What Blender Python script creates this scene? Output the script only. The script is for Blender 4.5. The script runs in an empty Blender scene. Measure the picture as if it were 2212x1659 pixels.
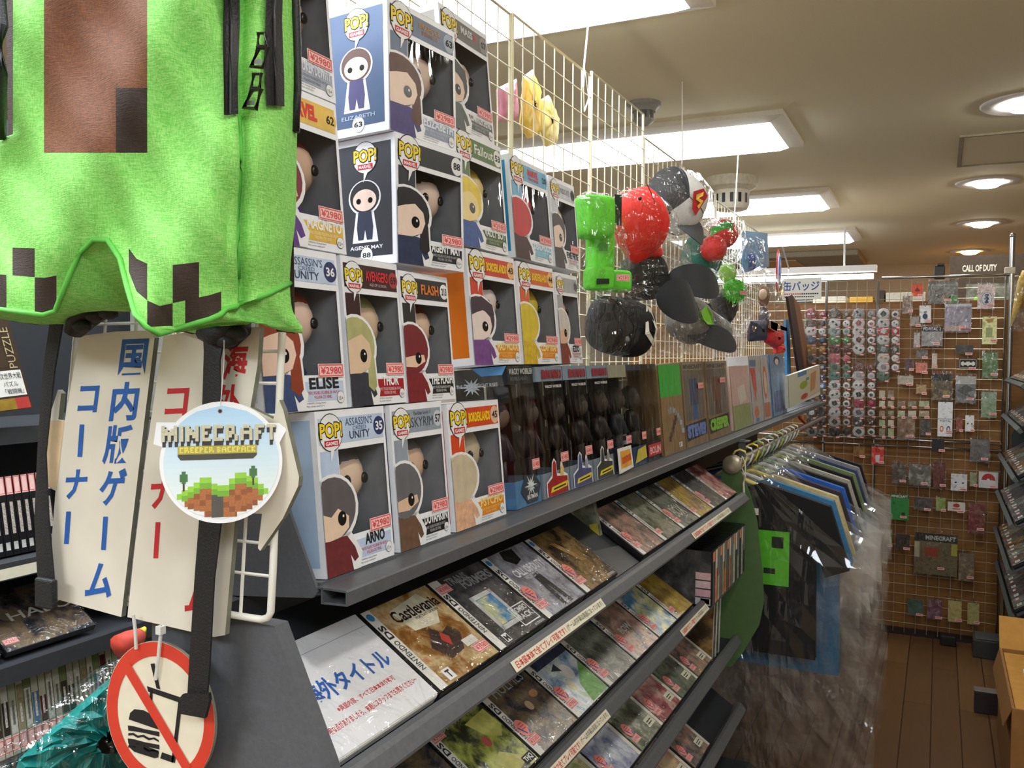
import bpy, math, random
from mathutils import Vector as V, Matrix
random.seed(7)
sc = bpy.context.scene
COL = sc.collection
PI = math.pi

# ---------------------------------------------------------------- camera, exposure, world
EYE = V((0, 0, 1.41))
F = 1900.0
yc = V((924, -59.5, F)).normalized()
xc = V((3913, 94.5, -F)); xc = (xc - yc * xc.dot(yc)).normalized()
zc = xc.cross(yc)
RW = Matrix((xc, yc, zc))            # rows: world axes written in camera axes (right, down, forward)
cam_d = bpy.data.cameras.new('camera'); cam = bpy.data.objects.new('camera', cam_d); COL.objects.link(cam)
cam_d.sensor_width = 36; cam_d.lens = F / 2212 * 36; cam_d.clip_start = .02; cam_d.clip_end = 60
r_ = RW @ V((1, 0, 0)); u_ = RW @ V((0, -1, 0)); b_ = RW @ V((0, 0, -1))
mw = Matrix((r_, u_, b_)).transposed().to_4x4(); mw.translation = EYE
cam.matrix_world = mw
sc.camera = cam
sc.view_settings.view_transform = 'Standard'; sc.view_settings.look = 'None'
sc.view_settings.gamma = 1; sc.view_settings.use_curve_mapping = False
sc.view_settings.exposure = 0.7
sc.cycles.transparent_max_bounces = 28
sc.cycles.max_bounces = 8
sc.cycles.use_denoising = True
sc.cycles.sample_clamp_indirect = 4
wd = bpy.data.worlds.new('world'); sc.world = wd; wd.use_nodes = True
wd.node_tree.nodes['Background'].inputs[0].default_value = (.9, .95, 1, 1)
wd.node_tree.nodes['Background'].inputs[1].default_value = .12
LAMP, DOWN = 9.0, 55.0               # strength of the ceiling lamps and of the downlights

def ray(px, py):
    return RW @ V(((px - 1106) / F, (py - 829.5) / F, 1))
def AX(px, py, X): d = ray(px, py); return EYE + d * (X / d.x)        # photo point met by a plane X = const
def AY(px, py, Y): d = ray(px, py); return EYE + d * (Y / d.y)
def AZ(px, py, Z): d = ray(px, py); return EYE + d * ((Z - EYE.z) / d.z)

# ---------------------------------------------------------------- materials
def lin(c):
    return tuple(((x / 255) / 12.92 if x / 255 <= .04045 else ((x / 255 + .055) / 1.055) ** 2.4) for x in c)
MATS = {}
def _new(name):
    m = bpy.data.materials.new(name); m.use_nodes = True
    nt = m.node_tree; nt.nodes.clear()
    out = nt.nodes.new('ShaderNodeOutputMaterial')
    return m, nt, out
def N(nt, t, **kw):
    n = nt.nodes.new('ShaderNode' + t)
    for k, v in kw.items():
        if k in n.inputs: n.inputs[k].default_value = v
        else: setattr(n, k, v)
    return n
def mat(c, rough=.5, metal=0, noise=.1, scale=60, bump=0, stretch=None):
    """plain coloured surface with a little procedural mottling; c is an sRGB triple"""
    key = (c, rough, metal, noise, scale, bump, stretch)
    if key in MATS: return MATS[key]
    m, nt, out = _new('surface'); L = nt.links.new
    b = N(nt, 'BsdfPrincipled', Roughness=rough, Metallic=metal)
    tc = N(nt, 'TexCoord'); nz = N(nt, 'TexNoise', Scale=scale, Detail=3.0)
    if stretch:
        mp = N(nt, 'Mapping'); mp.inputs['Scale'].default_value = stretch
        L(tc.outputs['Object'], mp.inputs[0]); L(mp.outputs[0], nz.inputs['Vector'])
    else: L(tc.outputs['Object'], nz.inputs['Vector'])
    l = lin(c)
    rp = N(nt, 'ValToRGB'); e = rp.color_ramp.elements
    e[0].position = .3; e[0].color = tuple(x * (1 - noise) for x in l) + (1,)
    e[1].position = .7; e[1].color = tuple(min(1, x * (1 + noise)) for x in l) + (1,)
    L(nz.outputs['Fac'], rp.inputs[0]); L(rp.outputs[0], b.inputs['Base Color'])
    if bump:
        bp = N(nt, 'Bump', Strength=bump, Distance=.002); L(nz.outputs['Fac'], bp.inputs['Height']); L(bp.outputs[0], b.inputs['Normal'])
    L(b.outputs[0], out.inputs[0]); MATS[key] = m
    return m
def glow(c, s):
    key = ('glow', c, s)
    if key in MATS: return MATS[key]
    m, nt, out = _new('lamp_glow'); e = N(nt, 'Emission', Strength=s); e.inputs[0].default_value = lin(c) + (1,)
    nt.links.new(e.outputs[0], out.inputs[0]); MATS[key] = m
    return m
def clear(tint=(250, 250, 250), rough=.08, base=.06, edge=.7, bscale=30, bump=.25, mist=0.0):
    """clear film: see-through with crinkled highlights"""
    key = ('clear', tint, rough, base, edge, bscale, bump, mist)
    if key in MATS: return MATS[key]
    m, nt, out = _new('clear_film'); L = nt.links.new
    tr = N(nt, 'BsdfTransparent'); tr.inputs[0].default_value = lin(tint) + (1,)
    gl = N(nt, 'BsdfGlossy', Roughness=rough); gl.inputs[0].default_value = (1, 1, 1, 1)
    tc = N(nt, 'TexCoord'); nz = N(nt, 'TexNoise', Scale=bscale, Detail=3.0, Distortion=1.2)
    mp = N(nt, 'Mapping'); mp.inputs['Rotation'].default_value = (.2, .35, .1); mp.inputs['Scale'].default_value = (1, 1, .28)   # creases run up and down
    L(tc.outputs['Object'], mp.inputs[0]); L(mp.outputs[0], nz.inputs['Vector'])
    bp = N(nt, 'Bump', Strength=bump, Distance=.02); L(nz.outputs['Fac'], bp.inputs['Height']); L(bp.outputs[0], gl.inputs['Normal'])
    lw = N(nt, 'LayerWeight', Blend=.25); L(bp.outputs[0], lw.inputs['Normal'])
    pw = N(nt, 'Math', operation='POWER'); pw.inputs[1].default_value = 2.6; L(lw.outputs['Facing'], pw.inputs[0])
    ma = N(nt, 'Math', operation='MULTIPLY_ADD'); ma.inputs[1].default_value = edge; ma.inputs[2].default_value = base
    L(pw.outputs[0], ma.inputs[0])
    mx = N(nt, 'MixShader'); L(ma.outputs[0], mx.inputs[0]); L(tr.outputs[0], mx.inputs[1]); L(gl.outputs[0], mx.inputs[2])
    last = mx
    if mist:
        df = N(nt, 'BsdfDiffuse'); df.inputs[0].default_value = (.8, .8, .78, 1)
        m2 = N(nt, 'MixShader'); m2.inputs[0].default_value = mist
        L(mx.outputs[0], m2.inputs[1]); L(df.outputs[0], m2.inputs[2]); last = m2
    L(last.outputs[0], out.inputs[0]); MATS[key] = m
    return m
def art(cols, scale=14, rough=.25, dist=.35):
    """abstract printed picture: bands of colours broken up by noise, different on every object"""
    key = ('art', tuple(cols), scale, rough, dist)
    if key in MATS: return MATS[key]
    m, nt, out = _new('printed_art'); L = nt.links.new
    b = N(nt, 'BsdfPrincipled', Roughness=rough)
    tc = N(nt, 'TexCoord'); oi = N(nt, 'ObjectInfo')
    mu = N(nt, 'Math', operation='MULTIPLY'); mu.inputs[1].default_value = 37.0
    L(oi.outputs['Random'], mu.inputs[0])
    nz = N(nt, 'TexNoise', Scale=scale, Detail=6.0, Roughness=.6, Distortion=dist); nz.noise_dimensions = '4D'
    L(tc.outputs['Object'], nz.inputs['Vector']); L(mu.outputs[0], nz.inputs['W'])
    rp = N(nt, 'ValToRGB'); el = rp.color_ramp.elements
    n = len(cols)
    for i, c in enumerate(cols):
        p = .28 + .44 * i / max(1, n - 1)
        e = el[i] if i < 2 else el.new(p)
        e.position = p; e.color = lin(c) + (1,)
    L(nz.outputs['Fac'], rp.inputs[0]); L(rp.outputs[0], b.inputs['Base Color']); L(b.outputs[0], out.inputs[0]); MATS[key] = m
    return m

WHITE = mat((240, 240, 240), .45, noise=.03)
PAPER = mat((236, 234, 226), .6, noise=.05)
BLACK = mat((22, 22, 24), .4)
INK = mat((28, 26, 28), .6, noise=.02)
RED = mat((205, 30, 42), .45, noise=.05)
TAGRED = mat((226, 70, 76), .5, noise=.05)
TAGPINK = mat((250, 208, 200), .5, noise=.05)
YELLOW = mat((246, 214, 40), .45, noise=.04)
CHROME = mat((190, 190, 188), .25, 1, noise=.05)
WIRE = mat((238, 236, 224), .4, noise=.03)
GREY = mat((88, 90, 92), .45, noise=.1, scale=200)
DGREY = mat((60, 63, 68), .5, noise=.12, scale=200)
SLOT = mat((40, 43, 48), .5, noise=.1)
CLEAR = clear()
FILM = clear(base=.05, edge=.5, bump=.12, bscale=18)
BAG = clear(base=.10, edge=.4, rough=.07, bscale=22, bump=.9)

# ---------------------------------------------------------------- mesh building
_tc = {}
def tmesh(s, bold):
    if (s, bold) in _tc: return _tc[(s, bold)]
    c = bpy.data.curves.new('t', 'FONT'); c.body = s; c.resolution_u = 2; c.offset = bold
    o = bpy.data.objects.new('t', c)
    me = o.to_mesh()
    vs = [(v.co.x, v.co.y) for v in me.vertices]; fs = [tuple(p.vertices) for p in me.polygons]
    o.to_mesh_clear(); bpy.data.objects.remove(o); bpy.data.curves.remove(c)
    if not vs: vs = [(0, 0), (1, 0), (0, 1)]; fs = []
    x0 = min(v[0] for v in vs); y0 = min(v[1] for v in vs); x1 = max(v[0] for v in vs); y1 = max(v[1] for v in vs)
    r = ([(x - x0, y - y0) for x, y in vs], fs, x1 - x0, y1 - y0); _tc[(s, bold)] = r
    return r

class MB:
    def __init__(s): s.v = []; s.f = []; s.mi = []; s.ms = []
    def m(s, mt):
        if mt not in s.ms: s.ms.append(mt)
        return s.ms.index(mt)
    def add(s, vs, fs, mt):
        k = len(s.v); s.v += [tuple(v) for v in vs]; i = s.m(mt)
        for f in fs: s.f.append(tuple(k + a for a in f)); s.mi.append(i)
        return s
    def poly(s, pts, mt): return s.add(pts, [tuple(range(len(pts)))], mt)
    def box(s, a, b, mt):
        (x, y, z), (X, Y, Z) = a, b
        return s.add([(x, y, z), (X, y, z), (X, Y, z), (x, Y, z), (x, y, Z), (X, y, Z), (X, Y, Z), (x, Y, Z)],
                     [(0, 3, 2, 1), (4, 5, 6, 7), (0, 1, 5, 4), (1, 2, 6, 5), (2, 3, 7, 6), (3, 0, 4, 7)], mt)
    def prism(s, pts, d, mt, side=None):
        n = len(pts); d = V(d); pts = [V(p) for p in pts]; vs = pts + [p + d for p in pts]
        s.add(vs, [tuple(range(n)), tuple(range(2 * n - 1, n - 1, -1))], mt)
        return s.add(vs, [(i, (i + 1) % n, n + (i + 1) % n, n + i) for i in range(n)], side or mt)
    def tube(s, path, r, mt, n=8, cap=True, flat=1.0, closed=False):
        path = [V(p) for p in path]; rings = []; L = len(path)
        up = V((0, 0, 1))
        for i, p in enumerate(path):
            a, b = (path[(i - 1) % L], path[(i + 1) % L]) if closed else (path[max(0, i - 1)], path[min(L - 1, i + 1)])
            t = (b - a).normalized()
            x = t.cross(up)
            if x.length < .05: x = t.cross(V((1, 0, 0)))
            x.normalize(); y = x.cross(t)
            rr = r[i] if isinstance(r, (list, tuple)) else r
            rings.append([p + x * rr * math.cos(2 * PI * k / n) + y * rr * flat * math.sin(2 * PI * k / n) for k in range(n)])
        vs = [q for g in rings for q in g]; fs = []
        for i in range(L if closed else L - 1):
            j = (i + 1) % L
            for k in range(n): fs.append((i * n + k, i * n + (k + 1) % n, j * n + (k + 1) % n, j * n + k))
        if cap and not closed: fs += [tuple(range(n - 1, -1, -1)), tuple(range((L - 1) * n, L * n))]
        return s.add(vs, fs, mt)
    def lathe(s, prof, o, mt, n=24, ax=None):
        """prof: (radius, height) pairs; ax: 3 axes (x, y, up)"""
        ax = ax or (V((1, 0, 0)), V((0, 1, 0)), V((0, 0, 1))); o = V(o); vs = []; fs = []
        for r, h in prof:
            for k in range(n):
                a = 2 * PI * k / n; vs.append(o + ax[0] * r * math.cos(a) + ax[1] * r * math.sin(a) + ax[2] * h)
        for i in range(len(prof) - 1):
            for k in range(n): fs.append((i * n + k, i * n + (k + 1) % n, (i + 1) * n + (k + 1) % n, (i + 1) * n + k))
        if prof[0][0] > 1e-6: fs.append(tuple(range(n - 1, -1, -1)))
        if prof[-1][0] > 1e-6: fs.append(tuple(range((len(prof) - 1) * n, len(prof) * n)))
        return s.add(vs, fs, mt)
    def ball(s, c, r, mt, n=16, m=10, warp=None):
        c = V(c); r = r if isinstance(r, (tuple, list)) else (r, r, r); vs = []; fs = []
        for i in range(m + 1):
            th = PI * i / m
            for k in range(n):
                a = 2 * PI * k / n
                d = V((math.sin(th) * math.cos(a), math.sin(th) * math.sin(a), math.cos(th)))
                if warp: d = warp(d)
                vs.append(c + V((d.x * r[0], d.y * r[1], d.z * r[2])))
        for i in range(m):
            for k in range(n): fs.append((i * n + k, (i + 1) * n + k, (i + 1) * n + (k + 1) % n, i * n + (k + 1) % n))
        return s.add(vs, fs, mt)
    def grid(s, rows, mt, mf=None):
        """rows: list of equal lists of points; mf(i, j) may choose another material per face"""
        k = len(s.v); n = len(rows[0]); s.v += [tuple(p) for r in rows for p in r]
        for i in range(len(rows) - 1):
            for j in range(n - 1):
                s.f.append((k + i * n + j, k + i * n + j + 1, k + (i + 1) * n + j + 1, k + (i + 1) * n + j))
                s.mi.append(s.m((mf and mf(i, j)) or mt))
        return s
    def build(s, name, parent=None, smooth=False, bevel=0, xf=None):
        me = bpy.data.meshes.new(name)
        me.from_pydata([xf @ V(v) for v in s.v] if xf else s.v, [], s.f)
        for m in s.ms: me.materials.append(m)
        me.polygons.foreach_set('material_index', s.mi)
        if smooth: me.polygons.foreach_set('use_smooth', [True] * len(s.f))
        me.update()
        o = bpy.data.objects.new(name, me); COL.objects.link(o)
        if parent: o.parent = parent
        if smooth == 'auto':
            md = o.modifiers.new('edges', 'EDGE_SPLIT'); md.split_angle = .7
        if bevel:
            md = o.modifiers.new('bevel', 'BEVEL'); md.width = bevel; md.segments = 2; md.limit_method = 'ANGLE'; md.angle_limit = .8
        return o

class CV:
    """a flat printed face: x to the right, y downwards from its top-left corner, layers stacked along its normal"""
    def __init__(s, mb, o, ux, uy, eps=.00035):
        s.mb = mb; s.o = V(o); s.ux = V(ux); s.uy = V(uy); s.n = s.uy.cross(s.ux).normalized(); s.eps = eps
    def P(s, x, y, l=0): return s.o + s.ux * x + s.uy * y + s.n * (l * s.eps)
    def poly(s, pts, mt, l=1): s.mb.poly([s.P(x, y, l) for x, y in pts], mt); return s
    def rect(s, x0, y0, x1, y1, mt, l=1): return s.poly([(x0, y0), (x0, y1), (x1, y1), (x1, y0)], mt, l)
    def disc(s, x, y, rx, mt, l=1, ry=None, n=24):
        ry = ry or rx
        return s.poly([(x + rx * math.cos(2 * PI * k / n), y - ry * math.sin(2 * PI * k / n)) for k in range(n)], mt, l)
    def frame(s, x0, y0, x1, y1, t, mt, l=1, ty=None):
        ty = ty or t
        s.rect(x0, y0, x1, y0 + ty, mt, l); s.rect(x0, y1 - ty, x1, y1, mt, l); s.rect(x0, y0, x0 + t, y1, mt, l); return s.rect(x1 - t, y0, x1, y1, mt, l)
    def text(s, t, x0, y0, x1, y1, mt, l=2, bold=.0, keep=False, rot=0):
        """fills the given rectangle; keep: keeps the letters' own width; rot: quarter turns clockwise"""
        vs, fs, w, h = tmesh(t, bold)
        if rot % 2: bw, bh = y1 - y0, x1 - x0
        else: bw, bh = x1 - x0, y1 - y0
        sx = bw / w; sy = bh / h
        if keep: sx = sy = min(sx, sy)
        ox = (bw - w * sx) / 2; oy = (bh - h * sy) / 2; pts = []
        for x, y in vs:
            a = ox + x * sx; b = bh - (oy + y * sy)
            if rot == 0: q = (x0 + a, y0 + b)
            elif rot == 1: q = (x1 - b, y0 + a)
            elif rot == 2: q = (x1 - a, y1 - b)
            else: q = (x0 + b, y1 - a)
            pts.append(s.P(q[0], q[1], l))
        s.mb.add(pts, fs, mt); return s
class PX(CV):
    """a printed face lying on a plane Y = const of the shop, measured along the photograph's own columns and rows"""
    def __init__(s, mb, Y, eps=.0004): s.mb = mb; s.Y = Y; s.eps = eps
    def P(s, x, y, l=0): return AY(x, y, s.Y - l * s.eps)

def tag(o, label, cat, group=None, kind=None):
    if label: o['label'] = label
    if cat: o['category'] = cat
    if group: o['group'] = group
    if kind: o['kind'] = kind
    return o
def thing(name, label, cat, loc=(0, 0, 0), rz=0, group=None, rot=None):
    o = bpy.data.objects.new(name, None); COL.objects.link(o); o.empty_display_size = .02
    o.location = loc; o.rotation_euler = rot or (0, 0, rz)
    return tag(o, label, cat, group)
def struct(name, mb, **k): return tag(mb.build(name, **k), None, None, kind='structure')
# ---------------------------------------------------------------- the room
CEIL = 2.26
def wood_mat(c1, c2, c3, pw, pl, rough=.35):
    m, nt, out = _new('wood_boards'); L = nt.links.new
    b = N(nt, 'BsdfPrincipled', Roughness=rough)
    tc = N(nt, 'TexCoord'); mp = N(nt, 'Mapping'); mp.inputs['Rotation'].default_value = (0, 0, PI / 2)
    L(tc.outputs['Object'], mp.inputs[0])
    br = N(nt, 'TexBrick', Scale=1.0); br.offset = .37
    br.inputs['Brick Width'].default_value = pl; br.inputs['Row Height'].default_value = pw
    br.inputs['Mortar Size'].default_value = .0022; br.inputs['Mortar Smooth'].default_value = .3
    br.inputs['Color1'].default_value = lin(c1) + (1,); br.inputs['Color2'].default_value = lin(c2) + (1,); br.inputs['Mortar'].default_value = lin(c3) + (1,)
    L(mp.outputs[0], br.inputs['Vector'])
    nz = N(nt, 'TexNoise', Scale=9.0, Detail=6.0, Distortion=.6); mp2 = N(nt, 'Mapping'); mp2.inputs['Scale'].default_value = (6, .7, 1)
    L(tc.outputs['Object'], mp2.inputs[0]); L(mp2.outputs[0], nz.inputs['Vector'])
    rp = N(nt, 'ValToRGB'); rp.color_ramp.elements[0].color = (.62, .6, .56, 1); rp.color_ramp.elements[1].color = (1.15, 1.12, 1.1, 1)
    L(nz.outputs['Fac'], rp.inputs[0])
    mx = N(nt, 'MixRGB', blend_type='MULTIPLY'); mx.inputs[0].default_value = 1
    L(br.outputs[0], mx.inputs[1]); L(rp.outputs[0], mx.inputs[2]); L(mx.outputs[0], b.inputs['Base Color']); L(b.outputs[0], out.inputs[0])
    return m
FLOORM = wood_mat((128, 94, 58), (108, 78, 48), (44, 30, 20), .102, 1.3)
CEILM = mat((234, 224, 194), .9, noise=.03, scale=300, bump=.2)
BOARDM = mat((146, 100, 48), .55, noise=.16, scale=14, stretch=(1, 1, 9))
WALLM = mat((190, 182, 164), .8, noise=.05)
struct('floor', MB().box((-3.0, -2.2, -.08), (2.0, 9.0, 0), FLOORM))
struct('ceiling', MB().box((-3.0, -2.2, CEIL), (2.0, 9.0, CEIL + .1), CEILM))
struct('wall_left', MB().box((-3.06, -2.2, 0), (-3.0, 9.0, CEIL), WALLM))
struct('wall_right', MB().box((2.0, -2.2, 0), (2.06, 9.0, CEIL), WALLM))
struct('wall_back', MB().box((-3.0, 9.0, 0), (2.0, 9.06, CEIL), WALLM))
struct('wall_front', MB().box((-3.0, -2.26, 0), (2.0, -2.2, CEIL), WALLM))
# board partition behind the wire grid at the end of the aisle
struct('wall_partition', MB().box((-1.6, 4.85, 0), (1.2, 4.88, 1.685), BOARDM))
struct('trim_partition', MB().box((-1.6, 4.838, 0), (1.2, 4.85, .035), mat((46, 34, 26), .6)))

# ceiling lamps: shallow white housings with a glowing diffuser
LM = glow((240, 247, 255), LAMP); LMN = glow((238, 246, 255), LAMP * 1.3)
def ceiling_lamp(y0, y1, x0, x1, label):
    t = thing('ceiling_light', label, 'ceiling light', ((x0 + x1) / 2, (y0 + y1) / 2, CEIL), group='white fluorescent ceiling lights over the racks')
    w, d = (x1 - x0) / 2, (y1 - y0) / 2
    b = MB(); a = [(-w, -d), (w, -d), (w, d), (-w, d)]; c = [(-w + .05, -d + .05), (w - .05, -d + .05), (w - .05, d - .05), (-w + .05, d - .05)]
    vs = [(x, y, 0) for x, y in a] + [(x, y, -.018) for x, y in a] + [(x, y, -.03) for x, y in c]
    b.add(vs, [(i, (i + 1) % 4, 4 + (i + 1) % 4, 4 + i) for i in range(4)] + [(4 + i, 4 + (i + 1) % 4, 8 + (i + 1) % 4, 8 + i) for i in range(4)], mat((232, 226, 212), .5, noise=.03))
    b.build('housing', t)
    g = MB(); e = [(x * 1.0, y * 1.0) for x, y in c]; k = .03
    g.add([(x, y, -.0305) for x, y in e] + [(x - math.copysign(k, x), y - math.copysign(k, y), -.046) for x, y in e],
          [(i, (i + 1) % 4, 4 + (i + 1) % 4, 4 + i) for i in range(4)] + [(4, 5, 6, 7)], LMN if y0 < 1 else LM)
    g.build('diffuser', t)
ceiling_lamp(1.58, 2.13, -1.82, -.50, 'nearest fluorescent ceiling light, cut off by the top of the picture')
ceiling_lamp(3.16, 3.68, -1.82, -.505, 'second fluorescent ceiling light, next to the small grey sprinkler')
ceiling_lamp(4.70, 5.26, -1.82, -.52, 'third fluorescent ceiling light, just beyond the white smoke detector')
ceiling_lamp(6.22, 6.82, -1.82, -.52, 'farthest boxed fluorescent ceiling light, in front of the air vent')
ceiling_lamp(.06, .70, -1.82, -.52, 'fluorescent ceiling light above the hanging green backpack')
ceiling_lamp(-1.5, -.86, -1.82, -.52, 'fluorescent ceiling light behind the photographer on the left')
ceiling_lamp(-.9, -.26, .3, 1.6, 'fluorescent ceiling light behind the photographer on the right')
# slim tube lamp beyond the grid
t = thing('tube_light', 'slim glowing tube light seen beyond the wire grid', 'ceiling light', (-1.28, 6.2, 1.90))
MB().box((-.9, -.05, .06), (.9, .05, .10), WHITE).build('housing', t)
g = MB(); g.tube([(-.88, 0, .03), (.88, 0, .03)], .018, glow((255, 252, 240), 9), 10); g.build('tube', t, smooth=True)
MB().tube([(-.7, 0, .1), (-.7, 0, CEIL - 1.90)], .006, WHITE).build('hanger_rod', t)
MB().tube([(.7, 0, .1), (.7, 0, CEIL - 1.90)], .006, WHITE).build('hanger_rod', t)

def downlight(x, y, c, s, label):
    t = thing('downlight', label, 'downlight', (x, y, CEIL), group='round downlights along the ceiling')
    r = MB(); r.lathe([(.075, -.004), (.135, -.008), (.142, -.002), (.142, 0)], (0, 0, 0), WHITE, 40); r.build('trim_ring', t, smooth=True)
    b = MB(); b.lathe([(.0, -.034), (.045, -.026), (.07, -.010), (.074, -.003)], (0, 0, 0), glow(c, s), 28); b.build('bulb', t, smooth=True)
downlight(.245, 3.42, (255, 250, 240), DOWN, 'nearest round downlight, cut by the right edge of the picture')
downlight(.22, 1.95, (255, 250, 240), DOWN, 'round downlight above the aisle beside the caps, outside the picture')
downlight(.22, .48, (255, 250, 240), DOWN, 'round downlight above the photographer')
downlight(.22, -1.0, (255, 250, 240), DOWN, 'round downlight behind the photographer')
downlight(.19, 4.88, (255, 246, 230), DOWN, 'round white downlight beside the ceiling hatch')
downlight(.22, 6.35, (255, 246, 230), DOWN, 'third round downlight, small and white, from the nearest')
downlight(.20, 8.0, (255, 176, 80), DOWN * 1.6, 'orange glowing downlight low above the wire grid')
# smoke detectors
t = thing('sprinkler_head', 'small grey sprinkler head under the ceiling before the second light', 'sprinkler', (-.92, 2.9, CEIL))
MB().lathe([(.058, 0), (.058, -.012), (.045, -.02), (.04, -.03)], (0, 0, 0), mat((150, 148, 142), .5), 24).build('base', t, smooth='auto')
b = MB()
for k in range(8):
    a = k * PI / 4; b.box((-.004 + .03 * math.cos(a), -.004 + .03 * math.sin(a), -.055), (.004 + .03 * math.cos(a), .004 + .03 * math.sin(a), -.03), mat((130, 128, 122), .5))
b.lathe([(.036, -.055), (.036, -.06), (.02, -.072), (.015, -.075)], (0, 0, 0), mat((150, 148, 142), .5), 20); b.build('cage', t)
t = thing('smoke_detector', 'cream smoke detector with slots on the ceiling by the hanging caps', 'smoke detector', (-.92, 4.3, CEIL))
MB().lathe([(.125, 0), (.125, -.02), (.118, -.045), (.09, -.06), (.085, -.062)], (0, 0, 0), mat((222, 214, 190), .5), 32).build('base', t, smooth='auto')
b = MB(); b.lathe([(.085, -.062), (.085, -.13), (.075, -.15), (.06, -.155)], (0, 0, 0), mat((226, 218, 196), .5), 32)
for k in range(14):
    a = 2 * PI * k / 14; ca, sa = math.cos(a), math.sin(a); r = .0862
    b.add([V((r * ca - sa * w, r * sa + ca * w, z)) for w, z in ((-.008, -.08), (.008, -.08), (.008, -.125), (-.008, -.125))], [(0, 1, 2, 3)], BLACK)
b.build('slotted_body', t, smooth='auto')
# access hatch and air vent
b = MB(); b.box((-.3, -.3, -.008), (.3, -.285, 0), mat((150, 140, 116), .6)); b.box((-.3, .285, -.008), (.3, .3, 0), mat((150, 140, 116), .6))
b.box((-.3, -.285, -.008), (-.285, .285, 0), mat((150, 140, 116), .6)); b.box((.285, -.285, -.008), (.3, .285, 0), mat((150, 140, 116), .6))
t = thing('ceiling_hatch', 'square ceiling access hatch with a thin frame between downlights', 'hatch', (.35, 4.12, CEIL))
b.build('frame', t); MB().box((-.284, -.284, -.004), (.284, .284, 0), CEILM).build('panel', t)
t = thing('air_vent', 'ceiling air conditioner panel behind the farthest boxed light', 'air vent', (-1.2, 8.0, CEIL))
MB().box((-.6, -.5, -.05), (.6, .5, 0), mat((150, 142, 120), .6)).build('panel', t, bevel=.01)
MB().box((-.45, -.3, -.056), (.1, .3, -.05), mat((205, 170, 110), .6)).build('louver', t)
# ---------------------------------------------------------------- the long display rack on the left of the aisle
SHELF_Z, SHELF_X = 1.193, -.52
ALPHA = math.radians(33)
DV = V((-math.cos(ALPHA), 0, math.sin(ALPHA))); NV = V((math.sin(ALPHA), 0, math.cos(ALPHA)))   # up the slope, out of the slope
TIERS = [V((-.455, 0, 1.060)), V((-.470, 0, .868)), V((-.468, 0, .690)), V((-.455, 0, .515))]       # front foot of the game cases, row by row
SG = mat((98, 100, 103), .42, .2, noise=.1, scale=150, bump=.05)
PANELM = mat((92, 94, 98), .6, noise=.08, scale=220, bump=.1)
rack = thing('display_rack', 'long dark grey display rack with sloping shelves of game cases', 'display rack', (0, 0, 0))
def ext(mb, prof, y0, y1, mt):
    return mb.prism([(x, y0, z) for x, z in prof], (0, y1 - y0, 0), mt)
b = MB(); ext(b, [(-.501, 1.178), (-.448, 1.07), (-.405, .95), (-.37, .8), (-.36, .4), (-.36, 0), (-.645, 0), (-.645, 1.178)], .575, .592, PANELM)
b.build('end_panel', rack)
b = MB(); ext(b, [(-.63, 0), (-.61, 0), (-.61, 1.168), (-.63, 1.168)], .592, 2.28, SLOT); b.build('back_panel', rack)
b = MB(); ext(b, [(-.36, 0), (-.36, .33), (-.42, .36), (-.61, .36), (-.61, 0)], .592, 2.28, SLOT); b.build('plinth', rack)
def shelf_board(y0, y1, par, xb=-.80):
    b = MB(); ext(b, [(xb, 1.181 + (xb - SHELF_X) * .0964), (SHELF_X + .001, 1.181), (SHELF_X + .001, 1.193), (xb, 1.193 + (xb - SHELF_X) * .0964)], y0, y1, SG)   # tips back a little
    s = b.build('shelf', par)
    b = MB(); ext(b, [(-.519, 1.1905), (-.487, 1.1905), (-.485, 1.189), (-.485, 1.176), (-.515, 1.1745), (-.515, 1.1895), (-.5135, 1.1895), (-.5135, 1.1765), (-.4868, 1.1775), (-.4868, 1.1885), (-.519, 1.1885)], y0 - .005, y1, SG)
    b.build('price_channel', s)
shelf_board(.66, 2.28, rack)
b = MB(); ext(b, [(-.59, 1.338), (-.558, 1.27), (-.519, 1.186), (-.525, 1.179), (-.80, 1.150), (-.80, 1.338)], .655, .6585, PANELM); b.build('side_bracket', rack)
STRIP = mat((232, 226, 200), .5, noise=.04)
TXT1, TXT2 = '日本国本体で全てプレイ可能です！', '(ゲーム内字幕は英語になっています)'
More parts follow.
